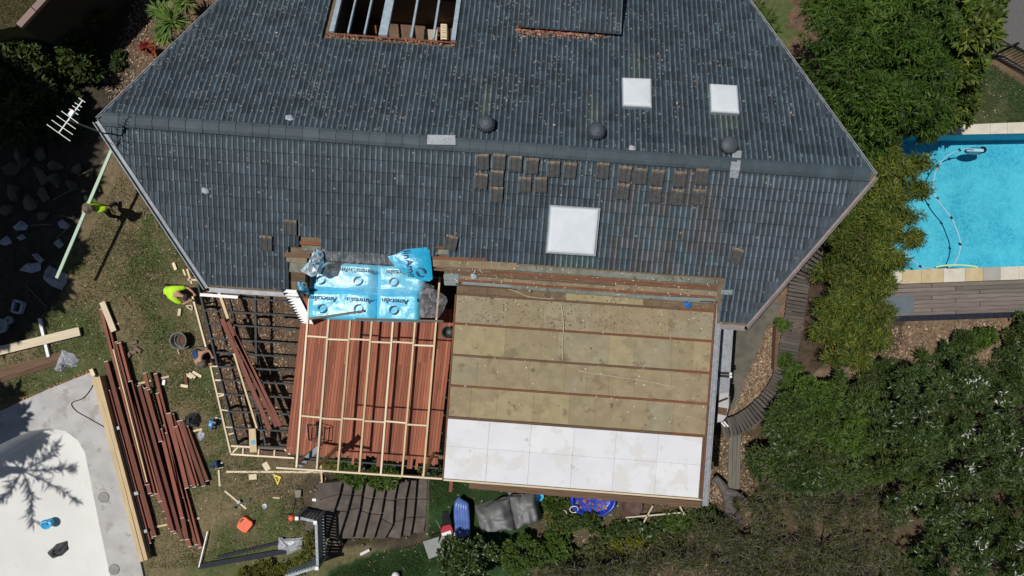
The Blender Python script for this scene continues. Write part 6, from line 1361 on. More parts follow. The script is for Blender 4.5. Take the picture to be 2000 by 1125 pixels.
# wavy edges of the steps (photo pixels, top to bottom), left to right
edges = [[(618, 945), (612, 980), (600, 1010), (590, 1060)],
    [(668, 940), (663, 965), (653, 995), (636, 1052)], [(691, 940), (686, 968), (678, 1000), (661, 1052)], [(711, 942), (706, 968), (703, 992), (688, 1052)], [(733, 945), (727, 975), (720, 1003), (708, 1052)], [(755, 945), (749, 975), (744, 1005), (730, 1052)],
    [(776, 945), (770, 978), (767, 1025), (752, 1052)], [(800, 935), (792, 975), (788, 1015), (782, 1052)], [(814, 935), (811, 975), (808, 1010), (801, 1050)], [(834, 935), (834, 975), (832, 1010), (826, 1052)]]
for i in range(len(edges) - 1):
    z = 0.04 - 0.19 * i; L_, R_ = edges[i], edges[i + 1]; nx_ = 3
    for k in range(3):
        j = random.uniform(-0.15, 0.15) if k else 0
        def e(E, tt): 
            tt = min(max(tt, 0), 3); a = int(min(tt, 2)); f_ = tt - a; return (E[a][0] + (E[a + 1][0] - E[a][0]) * f_, E[a][1] + (E[a + 1][1] - E[a][1]) * f_)
        t0, t1 = k + (0.0 if k == 0 else 0.012), k + 1 - (0.0 if k == 2 else 0.012)
        # the right edge of each step overhangs the next, so its riser shows
        q = [W(*e(L_, t0), z), W(*e(R_, t0), z), W(*e(R_, (t0 + t1) / 2), z), W(*e(R_, t1), z), W(*e(L_, t1), z), W(*e(L_, (t0 + t1) / 2), z)]
        if i:  # start below the step above
            for n_ in (0, 4, 5): q[n_].x -= 0.25
        q = [Vector((p.x, p.y, z + random.uniform(-.006, .006))) for p in q]
        MB().prism([tuple(p)[:2] for p in q], z - 0.32, [p.z for p in q]).build('stone', M['stone'], st, bevel=0.012)
flakes('step_leaves', [(600, 950), (830, 945), (825, 1050), (650, 1030)], 55, 0.09, M['mulch_leaf'], 'fallen leaves on the dark stone steps', 'leaves', zfun=lambda q: to_ground(q, 0.16), elong=2.5)
# picket fence at the foot of the lawn, L-shaped
fn = thing('picket_fence', 'low grey green picket fence turning a corner beside the stone steps', 'fence', W(618, 1060, 0))
M['fence'] = pm('fence_paint', (0.30, 0.35, 0.37), (0.23, 0.27, 0.29), rough=0.5)
def run(a, b_, n):
    a = Vector(a); b_ = Vector(b_); d = (b_ - a).normalized()
    MB().beam(a + Vector((0, 0, 1.02)), b_ + Vector((0, 0, 1.02)), 0.09, 0.05).build('rail', M['fence'], fn); MB().beam(a + Vector((0, 0, 0.15)), b_ + Vector((0, 0, 0.15)), 0.05, 0.06).build('rail', M['fence'], fn)
    for i in range(n):
        p = a.lerp(b_, (i + 0.5) / n); s_ = d.cross(Vector((0, 0, 1)))
        MB().beam(p + s_ * 0.05, p + s_ * 0.05 + Vector((0, 0, 0.98)), 0.075, 0.022, up=s_).build('picket', M['fence'], fn)
        if i % 3 == 0: MB().lathe([(0.022, 0), (0.022, 0.015), (0.004, 0.02)], p + Vector((0, 0, 1.045)), 8).build('bolt', M['white'], fn)
def lowp(px, py): p = W(px, py, 1.05); return Vector((p.x, p.y, 0))
cA, cB, cC, cD = lowp(581, 1011), lowp(617, 1019), lowp(620, 1108), lowp(555, 1128)
run(cA, cB, 6); run(cB, cC, 15); run(cC, cD, 11)
for p in (cA, cB, cC): MB().box(p + Vector((0, 0, 0.56)), (0.11, 0.11, 1.12)).build('post', M['fence'], fn); MB().box(p + Vector((0, 0, 1.13)), (0.12, 0.12, 0.03)).build('post_cap', M['white'], fn)
# tool leaning on the fence
tl_ = thing('garden_edger', 'garden tool with orange motor, thin shaft and grey blade by the fence', 'garden tool', G(575, 990))
MB().tube([G(571, 1008, 0.75), G(578, 975, 0.25)], 0.018, 6).build('shaft', M['black'], tl_); MB().slab([G(576, 958, 0.12), G(588, 957, 0.12), G(587, 971, 0.12), G(577, 972, 0.12)], 0.05).build('blade', pm('grey_pad', (0.22, 0.21, 0.18), (0.17, 0.165, 0.145)), tl_)
MB().lathe([(0.08, 0), (0.11, 0.05), (0.10, 0.14), (0.03, 0.18)], G(571, 1010, 0.7), 12).build('motor', M['orange'], tl_, smooth=True); MB().box(G(566, 1008, 0.75), (0.12, 0.16, 0.14), 0.4).build('engine_cover', M['black'], tl_, bevel=0.02)
# flagstones right of the fence
for i in range(34):
    px, py = 637 + (i % 4) * 9.5 + random.uniform(-2, 2), 1012 + (i // 4) * 10.5 + random.uniform(-2, 2); c_ = G(px, py, 0.0); c_.z = -0.22
    s1, s2 = random.uniform(.06, .1), random.uniform(.05, .085); a0 = random.uniform(0, 1); poly = [(c_.x + s1 * math.cos(a0 + k * 6.283 / 7) * random.uniform(.8, 1.15), c_.y + s2 * math.sin(a0 + k * 6.283 / 7) * random.uniform(.8, 1.15)) for k in range(7)]
    MB().prism(poly, -1.0, -0.22 + random.uniform(-0.02, 0.02) - (px - 637) * 0.004).build('edging_stone', pm('pale_stone', (0.24, 0.21, 0.155), (0.17, 0.15, 0.115), scale=6, rough=0.9, rnd=0.25) if i == 0 else bpy.data.materials['pale_stone'], st)
gplank(702, 1084, 720, 1075, 0.09, 0.08, M['white'], 'short white plastic pipe at the edge of the turf', 0.03, 'pipe', 'pipe')
tag(MB().lathe([(0.02, 0), (0.13, 0.04), (0.15, 0.13), (0.11, 0.22), (0.02, 0.26)], G(774, 1122), 16).build('white_ball', M['white'], smooth=True), 'white ball on the turf at the bottom edge', 'ball')
# covered furniture: grey cover over two lumps
gc = thing('grey_cover', 'large grey fabric cover draped over garden furniture on the turf', 'cover', G(990, 1005))
def draped(quad_px, h, seed, name, parent, mat, n=18, zt_=None):
    """cloth over a box: flat top with sag, skirts falling outwards to the ground"""
    c = [G(a, b_, h) for a, b_ in quad_px]; vs_ = []
    for j in range(n + 1):
        for i in range(n + 1):
            a, b_ = i / n, j / n; ee = min(a, 1 - a, b_, 1 - b_); p = c[0].lerp(c[1], a).lerp(c[3].lerp(c[2], a), b_)
            top_k = min(1, ee / 0.24); top_k = top_k ** 0.6; nz_ = float(vnoise(np.array([a * 7 + seed]), np.array([b_ * 7]), 31)[0]) - 0.5; fo = float(vnoise(np.array([a * 2.5 + seed]), np.array([b_ * 13]), 33)[0]) - 0.5
            z = p.z - h * (1 - top_k) * 0.95 + (nz_ * 0.20 + fo * 0.10) * (0.5 + top_k); cc = sum(c, Vector()) / 4
            k = 1 + 0.04 * nz_ if top_k < 1 else 1; vs_.append(Vector((cc.x + (p.x - cc.x) * k, cc.y + (p.y - cc.y) * k, z)))
    m = n + 1; return MB().add(vs_, [(j * m + i, j * m + i + 1, (j + 1) * m + i + 1, (j + 1) * m + i) for j in range(n) for i in range(n)]).build(name, mat, parent, smooth=True)
draped([(925, 1000), (994, 978), (1012, 1046), (938, 1052)], 0.8, 2, 'cover', gc, M['tarp_grey']); draped([(990, 968), (1050, 962), (1060, 1030), (1006, 1048)], 0.9, 7, 'cover', gc, M['tarp_grey'])
MB().tube(spline([G(948, 990, 0.86), G(965, 980, 0.85), G(985, 976, 0.9), G(995, 970, 0.95), G(1018, 969, 0.95)]), 0.035, 6).build('strap', M['darkcloth'], gc, smooth=True)
# blue inflatable slide end
bl = thing('blue_inflatable', 'blue rolled inflatable mat standing beside the grey cover', 'inflatable', G(908, 1015))
for k in range(5):
    off = k * 5.2; MB().tube(spline([G(895 + off * 0.9, 1050 - k * 1.5, 0.25), G(892 + off, 1015, 0.45), G(892 + off * 0.9, 985 + k, 0.5), G(899 + off * 0.55, 974 + k * 2.4, 0.4)]), [0.10] * 12 + [0.09], 8).build('tube', M['bluevinyl'], bl, smooth=True)
# red and black folding chair on a ribbed sheet
rs = thing('ribbed_sheet', 'pale grey ribbed plastic sheet lying on the turf', 'sheet', G(865, 1062))
q0, q1, q2, q3 = G(826, 1058, 0.06), G(897, 1036, 0.06), G(908, 1064, 0.06), G(838, 1092, 0.06)
for i in range(30):
    a0, a1 = i / 30, (i + 0.8) / 30; MB().slab([q0.lerp(q1, a0), q0.lerp(q1, a1), q3.lerp(q2, a1), q3.lerp(q2, a0)], 0.03).build('rib', pm('sheet_grey', (0.33, 0.34, 0.33), (0.27, 0.28, 0.27)) if i == 0 else bpy.data.materials['sheet_grey'], rs)
MB().slab([p - Vector((0, 0, 0.02)) for p in (q0, q1, q2, q3)], 0.02).build('base', M['lead'], rs)
rc = thing('camp_chair', 'red and black folding camp chair standing on the ribbed sheet', 'chair', G(872, 1030))
g_ = lambda x, y, z: G(x, y, z)
MB().slab([g_(860, 1029, .45), g_(880, 1023, .45), g_(886, 1040, .42), g_(862, 1047, .42)], 0.03).build('seat', M['redcloth'], rc); MB().slab([g_(862, 1042, .47), g_(880, 1036, .47), g_(882, 1042, .46), g_(864, 1047, .46)], 0.02).build('label_patch', M['white'], rc)
MB().slab([g_(864, 1000, .9), g_(876, 998, .9), g_(882, 1024, .5), g_(864, 1028, .5)], 0.04).build('backrest', M['black'], rc)
for a, b_, z0, z1 in (((856, 1062), (863, 1024), .02, .55), ((884, 1054), (880, 1018), .02, .55), ((852, 1016), (860, 1032), .5, .6), ((900, 1045), (886, 1020), .05, .55), ((842, 1048), (860, 1040), .05, .4), ((872, 1055), (868, 1045), .02, .4)): MB().tube([g_(*a, z0), g_(*b_, z1)], 0.022, 6).build('leg', M['black'], rc)
bkt = tag(MB().lathe([(0.13, 0), (0.17, 0.28), (0.18, 0.29), (0.17, 0.29), (0.14, 0.06), (0.02, 0.05)], G(1052, 965), 18).build('light_blue_bucket', M['skyblue'], smooth=True), 'bright light blue bucket at the corner of the grey cover', 'bucket')
# paddling pool, fire bowl, hoops, sticks
pp = thing('paddling_pool', 'round blue childrens paddling pool with fallen leaves under the roof edge', 'paddling pool', G(1158, 985))
pc = G(1158, 975, 0.02); MB().lathe([(0.02, 0.015), (0.62, 0.01), (0.70, 0.03), (0.74, 0.20), (0.80, 0.24), (0.86, 0.20), (0.84, 0.02), (0.80, 0.0)], pc, 30, sy=0.72).build('shell', pm('royal_blue_plastic', (0.015, 0.05, 0.42), (0.012, 0.035, 0.30), scale=4, rough=0.3, bmp=0.4), pp, smooth=True)
flakes('pool_leaves', [(1125, 968), (1190, 968), (1185, 998), (1130, 996)], 60, 0.12, M['rust_leaf'], '', '', zfun=lambda q: to_ground(q, 0.08), parent=pp)
tag(MB().lathe([(0.3, 0), (0.40, 0.18), (0.42, 0.2), (0.38, 0.2), (0.28, 0.05), (0.12, 0.07), (0.02, 0.08)], G(1232, 986), 24).build('fire_bowl', pm('rusty_bowl', (0.10, 0.05, 0.038), (0.065, 0.032, 0.026), rough=0.7), smooth=True), 'round rusty brown bowl under the roof edge', 'bowl')
def hoop(px, py, rr, la): c = G(px, py, 0.25); tag(MB().tube([c + Vector((rr * math.cos(a), rr * math.sin(a), 0.1 * math.sin(a))) for a in np.linspace(0, 6.283, 25)[:-1]], 0.018, 6, closed=True).build('hoop', M['white'], smooth=True), la, 'hoop', 'white hoops in the plants')
hoop(1097, 1004, 0.19, 'larger white hoop lying in the ground cover'); hoop(1121, 995, 0.15, 'smaller white hoop beside the paddling pool')
for x0, y0, x1, y1, la in ((1222, 1011, 1337, 1001, 'long pale stick lying level below the rusty bowl'), (1250, 1034, 1275, 988, 'pale stick crossing the long stick'), (1323, 978, 1337, 1008, 'short pale stick by the right roof corner')): gplank(x0, y0, x1, y1, 0.05, 0.04, M['cord'], la, 0.25, 'stick', 'stick')
tag(crumple('yellow_toy', [G(a, b_, 0.05) for a, b_ in densify([(1262, 975), (1286, 977), (1284, 983), (1262, 981)], 2)], 0, 0.2, M['yellow'], 61), 'yellow plastic item under the roof edge', 'toy')
tag(plank('red_post', Vector(G(880, 960, 0.0)), Vector(G(882, 936, 0.0)), 0.13, 0.06, M['red']), 'short red timber lying below the corner of the white sheets', 'timber')
# ================================================================ PLANTS
LM = {}
LM['fern'] = leafmat('feathery_leaf', [(0.0, (0.024, 0.055, 0.007)), (0.5, (0.042, 0.090, 0.010)), (0.85, (0.068, 0.125, 0.013)), (1, (0.11, 0.165, 0.022))], 0.3)
LM['lime'] = leafmat('lime_leaf', [(0.0, (0.030, 0.055, 0.010)), (0.5, (0.062, 0.10, 0.014)), (0.85, (0.11, 0.15, 0.02)), (1, (0.19, 0.21, 0.04))], 0.3)
LM['bamboo'] = leafmat('bamboo_leaf', [(0.0, (0.024, 0.048, 0.007)), (0.4, (0.062, 0.10, 0.013)), (0.75, (0.12, 0.157, 0.022)), (0.95, (0.22, 0.215, 0.038)), (1, (0.27, 0.15, 0.03))], 0.3)
LM['dark'] = leafmat('dark_leaf', [(0.0, (0.017, 0.034, 0.008)), (0.5, (0.036, 0.064, 0.014)), (0.85, (0.062, 0.096, 0.021)), (1, (0.105, 0.135, 0.036))], 0.2, 0.4, 0.5)
LM['mid'] = leafmat('mid_leaf', [(0.0, (0.019, 0.038, 0.008)), (0.5, (0.040, 0.070, 0.013)), (0.85, (0.07, 0.102, 0.019)), (1, (0.125, 0.14, 0.035))], 0.25)
LM['bright'] = leafmat('bright_leaf', [(0.0, (0.026, 0.056, 0.009)), (0.5, (0.052, 0.098, 0.014)), (1, (0.11, 0.16, 0.025))], 0.3)
LM['olive'] = leafmat('olive_leaf', [(0.0, (0.026, 0.033, 0.009)), (0.5, (0.056, 0.067, 0.018)), (0.85, (0.09, 0.096, 0.03)), (1, (0.14, 0.135, 0.05))], 0.2)
LM['twigs'] = leafmat('twig_sticks', [(0.0, (0.045, 0.042, 0.03)), (0.5, (0.09, 0.084, 0.06)), (1, (0.20, 0.185, 0.145))], 0.0)
LM['pale'] = leafmat('pale_flower', [(0.0, (0.35, 0.36, 0.32)), (0.6, (0.52, 0.53, 0.5)), (1, (0.62, 0.60, 0.55))], 0.1)
LM['spike'] = leafmat('green_white_spike', [(0.0, (0.12, 0.16, 0.09)), (0.6, (0.24, 0.28, 0.18)), (1, (0.42, 0.44, 0.36))], 0.1)
LM['yucca'] = leafmat('yucca_leaf', [(0.0, (0.05, 0.10, 0.02)), (0.5, (0.10, 0.17, 0.028)), (1, (0.19, 0.25, 0.06))], 0.25)
LM['red'] = leafmat('red_leaf', [(0.0, (0.10, 0.012, 0.012)), (0.6, (0.22, 0.03, 0.02)), (1, (0.35, 0.12, 0.03))], 0.25)
LM['yellow'] = leafmat('yellow_green_leaf', [(0.0, (0.06, 0.07, 0.01)), (0.5, (0.11, 0.12, 0.015)), (1, (0.19, 0.18, 0.03))], 0.3)

def sphere_dirs(n, zmin=-0.1):
    out = np.zeros((0, 3))
    while len(out) < n:
        d = unit(RNG.normal(size=(n * 2, 3))); out = np.vstack([out, d[d[:, 2] > zmin]])
    return out[:n]

def crown_pts(c, rad, nclump, clump_r, nsprig, zmin=0.0, fill=0.25):
    """points on the upper sides of many clumps spread over a dome: (points, outward directions)"""
    rad = np.array(rad, float); d = sphere_dirs(nclump, zmin); cs = np.array(c)[None] + d * rad[None] * (0.72 + 0.22 * RNG.random((nclump, 1)))
    inner = int(nclump * fill)
    if inner: cs[:inner] = np.array(c)[None] + sphere_dirs(inner, zmin) * rad[None] * (0.2 + 0.5 * RNG.random((inner, 1)))
    k = RNG.integers(0, nclump, nsprig); dd = sphere_dirs(nsprig, -0.35); cr = clump_r * (0.65 + 0.6 * RNG.random(nclump))
    p = cs[k] + dd * cr[k][:, None] * (0.55 + 0.45 * RNG.random((nsprig, 1))); return p, dd, cs

def trunk_limbs(mb, base, cs, r0, n=9):
    top = np.mean(cs, 0); base = np.array(base, float); fork = base * 0.45 + top * 0.55; fork[:2] = base[:2] * 0.6 + top[:2] * 0.4
    mb.tube([base, base * 0.6 + fork * 0.4 + np.array([0.05, 0.03, 0]), fork], [r0, r0 * 0.8, r0 * 0.65], 8)
    for i in RNG.choice(len(cs), min(n, len(cs)), replace=False):
        m_ = (fork + cs[i]) / 2 + np.array([0, 0, 0.15]); mb.tube([fork, m_, cs[i]], [r0 * 0.5, r0 * 0.3, r0 * 0.1], 5)

def tree(name, la, cat, c, rad, base, nclump, clump_r, nsprig, mat, per=8, L=0.2, wd=0.05, droop=0.15, trunk_r=0.15, group=None, spread=0.8, up=0.5, zmin=0.0, extra=None):
    t = thing(name, la, cat, base, group)
    p, dd, cs = crown_pts(c, rad, nclump, clump_r, nsprig, zmin)
    pp = np.repeat(p, per, 0); axis = np.repeat(dd, per, 0); r = unit(RNG.normal(size=pp.shape)); d = axis * up + r * spread; d[:, 2] = d[:, 2] * 0.6 + 0.12
    ll = L * (0.45 + 1.0 * RNG.random(len(pp)))
    stuffo = leaves('crown', pp, d, ll, wd * (0.7 + 0.6 * RNG.random(len(pp))), mat, t, droop)
    mb = MB(); trunk_limbs(mb, base, cs, trunk_r); mb.build('trunk', M['bark'], t, smooth=True)
    if extra: extra(t, p, dd, cs)
    return t

def gw(px, py, z): return np.array(W(px, py, z))
# ---- big feathery tree and the glossy tree, upper right
gz_ = -1.2
tree('feathery_tree', 'large dense green tree with fine feathery leaves right of the roof', 'tree', gw(1688, 122, 2.4), (2.55, 3.0, 2.4), gw(1690, 128, gz_), 150, 0.5, 8200, LM['fern'], 9, 0.21, 0.036, 0.25, 0.2)
tree('feathery_tree', 'smaller feathery green tree between the roof tip and the pool', 'tree', gw(1760, 232, 1.4), (1.1, 0.8, 1.5), gw(1765, 236, gz_), 46, 0.36, 1900, LM['fern'], 9, 0.2, 0.036, 0.25, 0.1)
tree('glossy_tree', 'yellowish green tree with broad leaves in front of the grey road', 'tree', gw(1858, 76, 2.0), (1.05, 1.75, 1.8), gw(1858, 76, gz_), 44, 0.40, 1250, LM['lime'], 8, 0.27, 0.10, 0.2, 0.14)
tree('glossy_tree', 'broad leaved bush at the corner of the neighbour lawn', 'bush', gw(1852, 196, 0.9), (0.75, 0.9, 1.1), gw(1852, 196, gz_), 22, 0.3, 500, LM['lime'], 8, 0.24, 0.08, 0.2, 0.08)
# ---- bamboo screen along the pool
bam = [(1700, 318, 70, 46), (1728, 345, 54, 40), (1690, 375, 66, 42), (1722, 402, 50, 34), (1672, 425, 62, 42), (1706, 455, 54, 34), (1655, 478, 60, 40), (1696, 500, 50, 34), (1630, 532, 62, 40), (1692, 552, 58, 36), (1622, 590, 62, 42), (1690, 608, 54, 36), (1630, 650, 64, 44), (1690, 660, 48, 36), (1645, 700, 54, 30), (1776, 326, 26, 15), (1780, 374, 24, 12), (1752, 425, 26, 12), (1764, 468, 26, 11), (1738, 510, 30, 15)]
places = ['topmost, touching the right roof tip', 'second from top, reaching over the pool', 'just below the right roof tip', 'reaching over the upper left of the pool', 'beside the right gutter, upper', 'overhanging the middle of the pool edge', 'beside the right gutter, middle', 'overhanging the lower left of the pool', 'beside the boardwalk, upper', 'beside the lower pool coping', 'beside the boardwalk, lower', 'left of the slate blue mat', 'lowest left, by the leafy boardwalk bend', 'lowest right, on the bank below the pool deck', 'at the very bottom above the green bushes', 'small tuft highest over the pool water', 'small tuft second highest over the pool water', 'small tuft halfway down the pool water', 'small tuft second lowest over the pool water', 'small tuft at the lower left corner of the pool']
for i, (x, y, rx, ry) in enumerate(bam):
    z = 2.6 if i < 8 or i > 14 else 1.7; z += random.uniform(-0.3, 0.3); k = (CAMZ - z) / FOC
    t = thing('bamboo_clump', 'olive green bamboo clump, ' + places[i], 'bamboo', gw(x - 30, y, gz_), 'bamboo screen beside the pool')
    n = 52; p, dd, cs = crown_pts(gw(x, y, z - 0.7), (max(rx - 20, 6) * k, max(ry - 14, 5) * k, 1.1), 17, 0.25, 520, -0.1)
    ns_ = 520 if rx > 40 else 150; p = p[:ns_]; dd = dd[:ns_]; per = 8; pp = np.repeat(p, per, 0) + RNG.normal(size=(ns_ * per, 3)) * 0.05; d = np.repeat(dd, per, 0) * 0.4 + unit(RNG.normal(size=pp.shape)) * 0.8 + np.array([0.45, 0.0, -0.1]); d[:, 2] *= 0.55
    leaves('foliage', pp, d, 0.19 * (0.6 + 0.8 * RNG.random(len(pp))), 0.026, LM['bamboo'], t, 0.3)
    m = MB()
    for q in cs[:10]:
        b0 = gw(x - 32, y, gz_) + np.array([random.uniform(-.25, .25), random.uniform(-.25, .25), 0]); m.tube([b0, b0 * 0.5 + q * 0.5 + np.array([-0.1, 0, 0.5]), q], [0.022, 0.018, 0.008], 5)
    m.build('culms', pm('bamboo_culm', (0.14, 0.14, 0.04), (0.10, 0.10, 0.03)) if i == 0 else bpy.data.materials['bamboo_culm'], t)
# ---- bushes, lower right
def bush(px, py, rx, ry, zc, h, mat, n, L, wd, la, name='bush', cat='bush', group=None, per=7, clumps=16, cr=0.26, droop=0.1, extra=None, up=0.6):
    k = (CAMZ - zc) / FOC; g = G(px, py)
    return tree(name, la, cat, gw(px, py, zc), (rx * k, ry * k, h), (gw(px, py, zc)[0], gw(px, py, zc)[1], float(gh(*gw(px, py, zc)[:2]))), clumps, cr, n, mat, per, L, wd, droop, 0.06, group, 0.8, up, -0.05, extra)
def flowers(t, p, dd, cs):
    """upright pale spent flower spikes and white dead leaves"""
    k = RNG.choice(len(p), min(20, len(p)), replace=False); b = p[k] + dd[k] * 0.1; d = np.stack([RNG.normal(size=len(k)) * 0.4, RNG.normal(size=len(k)) * 0.4, np.ones(len(k))], 1)
    stuff(leaves('flower_spikes', b, d * np.array([1, 1, 0.5]) + RNG.normal(size=d.shape) * 0.5, 0.085, 0.045, LM['spike'], t))
    if RNG.random() < 0.55:
        q = int(np.argmax(p[:, 2] + RNG.random(len(p)) * 0.5)); n = 14; a = RNG.random(n) * 6.283; stuff(leaves('dead_sprig', np.repeat((p[q] + dd[q] * 0.12)[None], n, 0) + RNG.normal(size=(n, 3)) * np.array([0.16, 0.09, 0.04]), np.stack([np.cos(a), np.sin(a), 0.3 * np.ones(n)], 1), 0.13, 0.032, LM['pale'], t))
def twigs(t, p, dd, cs):
    n = 380; k = RNG.integers(0, len(p), n); d = dd[k] * 0.6 + unit(RNG.normal(size=(n, 3))) * 0.8; d[:, 2] *= 0.5
    stuff(leaves('bare_twigs', p[k] + dd[k] * 0.05, d, 0.30 * (0.4 + RNG.random(n)), 0.013, LM['twigs'], t))
bk_ = [(1535, 800, 40, 34), (1590, 778, 52, 40), (1652, 768, 46, 40), (1520, 862, 44, 40), (1580, 850, 56, 48), (1645, 845, 52, 50), (1500, 905, 40, 30), (1560, 918, 52, 38), (1630, 918, 54, 40), (1690, 812, 44, 50), (1700, 890, 50, 50)]
for i, (x, y, rx, ry) in enumerate(bk_):
    bush(x, y, rx, ry, 0.1 + 0.2 * (i % 3), 0.9, [LM['mid'], LM['bright'], LM['mid'], LM['dark']][i % 4], 700, 0.17, 0.045, 'dense green garden bush, %s counted from the boardwalk bend' % ORD[i], 'garden_bush', 'bush', 'dense green bushes right of the boardwalk', extra=twigs if i in (6, 8) else None, clumps=22, cr=0.24)
bs_ = [(1720, 735, 46, 34), (1785, 760, 60, 46), (1855, 740, 62, 46), (1925, 745, 56, 50), (1985, 760, 50, 60), (1760, 830, 60, 50), (1830, 835, 64, 54), (1905, 830, 62, 54), (1975, 850, 56, 54), (1770, 910, 58, 50), (1840, 920, 62, 52), (1915, 920, 60, 54), (1985, 945, 50, 54), (1800, 1000, 60, 50), (1870, 1010, 60, 52), (1945, 1020, 62, 56), (1790, 1080, 56, 50), (1860, 1095, 60, 50), (1935, 1100, 60, 46), (1995, 1090, 40, 56)]
for i, (x, y, rx, ry) in enumerate(bs_):
    bush(x, y, rx, ry, 0.1 + 0.5 * ((i * 7) % 4), 1.0, LM['dark'] if i % 3 else LM['mid'], 620, 0.155, 0.032, 'dark green flowering bush with pale spikes, %s counted row by row' % ORD[i], 'banksia_bush', 'bush', 'dark bushes with pale spikes, lower right', extra=flowers, clumps=17, cr=0.25)
dr2 = [(1490, 985, 52, 40), (1565, 985, 56, 40), (1640, 990, 58, 44), (1710, 985, 54, 44), (1390, 1040, 50, 36), (1455, 1055, 56, 44), (1530, 1060, 60, 46), (1610, 1065, 60, 48), (1690, 1065, 60, 50), (1330, 1085, 56, 36), (1405, 1105, 60, 40), (1490, 1120, 60, 40), (1580, 1125, 60, 40), (1670, 1125, 60, 40), (1745, 1110, 50, 46), (1250, 1100, 50, 24), (1175, 1112, 44, 20), (1095, 1118, 44, 16)]
for i, (x, y, rx, ry) in enumerate(dr2):
    bush(x, y, rx, ry, -0.6 + 0.15 * (i % 3), 0.6, LM['olive'], 420, 0.11, 0.018, 'dry olive brown twiggy shrub, %s counted row by row' % ORD[i], 'dry_shrub', 'shrub', 'dry twiggy shrubs at the bottom', extra=twigs, clumps=22, cr=0.24)
# ---- ground cover and small plants below the flat roof
gcov = [(1085, 985, 26, 16, 'bright'), (1100, 1020, 30, 16, 'mid'), (1085, 1048, 34, 20, 'bright'), (1150, 1020, 34, 16, 'mid'), (1205, 1035, 40, 18, 'mid'), (1265, 1030, 40, 18, 'dark'), (1320, 1018, 38, 18, 'bright'), (1370, 1000, 34, 18, 'mid'), (1395, 1020, 30, 16, 'dark'), (1230, 1062, 44, 18, 'yellow'), (1160, 1075, 44, 20, 'olive'), (1300, 1050, 40, 18, 'olive'), (1105, 1085, 40, 18, 'olive')]
for i, (x, y, rx, ry, mk) in enumerate(gcov):
    bush(x, y, rx, ry, -1.25, 0.28, LM[mk], 330, 0.10, 0.055, 'low leafy ground cover patch below the flat roof, %s in the bed' % ORD[i], 'ground_cover_plant', 'plant', 'ground cover below the flat roof', clumps=18, cr=0.15)
bush(905, 1092, 68, 44, -0.2, 0.9, LM['dark'], 1100, 0.13, 0.07, 'dark glossy camellia like bush at the bottom below the ribbed sheet', clumps=34, cr=0.24)
bush(1018, 1080, 52, 36, -0.7, 0.6, LM['bright'], 900, 0.10, 0.05, 'bright green small leaved bush below the grey cover', clumps=30, cr=0.2)
bush(1078, 1075, 40, 28, -0.9, 0.4, LM['bright'], 600, 0.10, 0.045, 'bright green bush right of the grey cover', clumps=24, cr=0.18)
bush(690, 921, 34, 22, 0.25, 0.45, LM['bright'], 520, 0.13, 0.05, 'left of two bright green bushes under the lower roof frame edge', clumps=18, cr=0.18)
bush(748, 926, 36, 22, 0.1, 0.45, LM['bright'], 520, 0.13, 0.05, 'right of two bright green bushes under the lower roof frame edge', clumps=18, cr=0.18)
bush(842, 915, 16, 12, -0.9, 0.3, LM['mid'], 160, 0.12, 0.05, 'small green plant under the right end of the roof frame', clumps=9, cr=0.14)
def rosette(px, py, z, r, n, mat, la, wd=0.05, name='rosette_plant', cat='plant', group=None, el=(0.1, 1.1), heads=1):
    c = gw(px, py, z); g0 = (c[0], c[1], max(float(gh(c[0], c[1])), -1.5)); t = thing(name, la, cat, g0, group)
    a = RNG.random(n) * 6.283; e = el[0] + (el[1] - el[0]) * RNG.random(n); d = np.stack([np.cos(a) * np.cos(e), np.sin(a) * np.cos(e), np.sin(e)], 1)
    leaves('leaves', np.repeat(c[None], n, 0) + RNG.normal(size=(n, 3)) * 0.02, d, r * (0.7 + 0.4 * RNG.random(n)), wd, mat, t, 0.25, up=np.repeat(np.array([[0, 0, 1.0]]), n, 0) + RNG.normal(size=(n, 3)) * 0.1)
    MB().tube([g0, tuple(c)], 0.06, 7).build('stem', M['bark'], t); return t
for i, (x, y, r, la) in enumerate(((338, 42, 0.85, 'largest yucca rosette beside the left gable'), (362, 4, 0.7, 'yucca rosette cut by the top edge of the picture'), (322, 68, 0.55, 'small yucca rosette touching the red plant'), (312, 22, 0.5, 'small yucca rosette left of the large one'))):
    rosette(x, y, 1.1 - 0.15 * i, r, 95, LM['yucca'], la, 0.055, 'yucca', 'yucca', 'yuccas beside the left gable')
rosette(286, 92, 0.3, 0.36, 45, LM['red'], 'red leaved bromeliad beside the yuccas', 0.06, 'bromeliad')
rosette(300, 98, 0.25, 0.3, 30, LM['red'], 'darker red bromeliad close to the gable edge', 0.06, 'bromeliad')
rosette(1802, 698, -0.1, 0.5, 70, LM['mid'], 'green spiky rosette on the bank below the pool deck', 0.04)
for i, (x, y, r, n, mk, la) in enumerate(((606, 1048, .42, 60, 'yellow', 'spiky plant just left of the picket fence, upper'), (603, 1072, .45, 70, 'yellow', 'spiky plant just left of the picket fence, middle'), (588, 1092, .5, 70, 'yellow', 'spiky plant just left of the picket fence, lower'), (692, 1052, .5, 120, 'mid', 'round grass clump at the foot of the stone steps'), (712, 1060, .45, 90, 'yellow', 'second grass clump at the foot of the stone steps'), (645, 905, .42, 90, 'yellow', 'grassy tuft under the lower left of the roof frame'), (1073, 1010, .35, 50, 'yellow', 'small spiky plant right of the grey cover'))):
    rosette(x, y, (0.25 if x < 650 else -0.85 if x < 800 else -1.1), r, n, LM[mk], la, 0.03, 'grass_clump', 'plant')
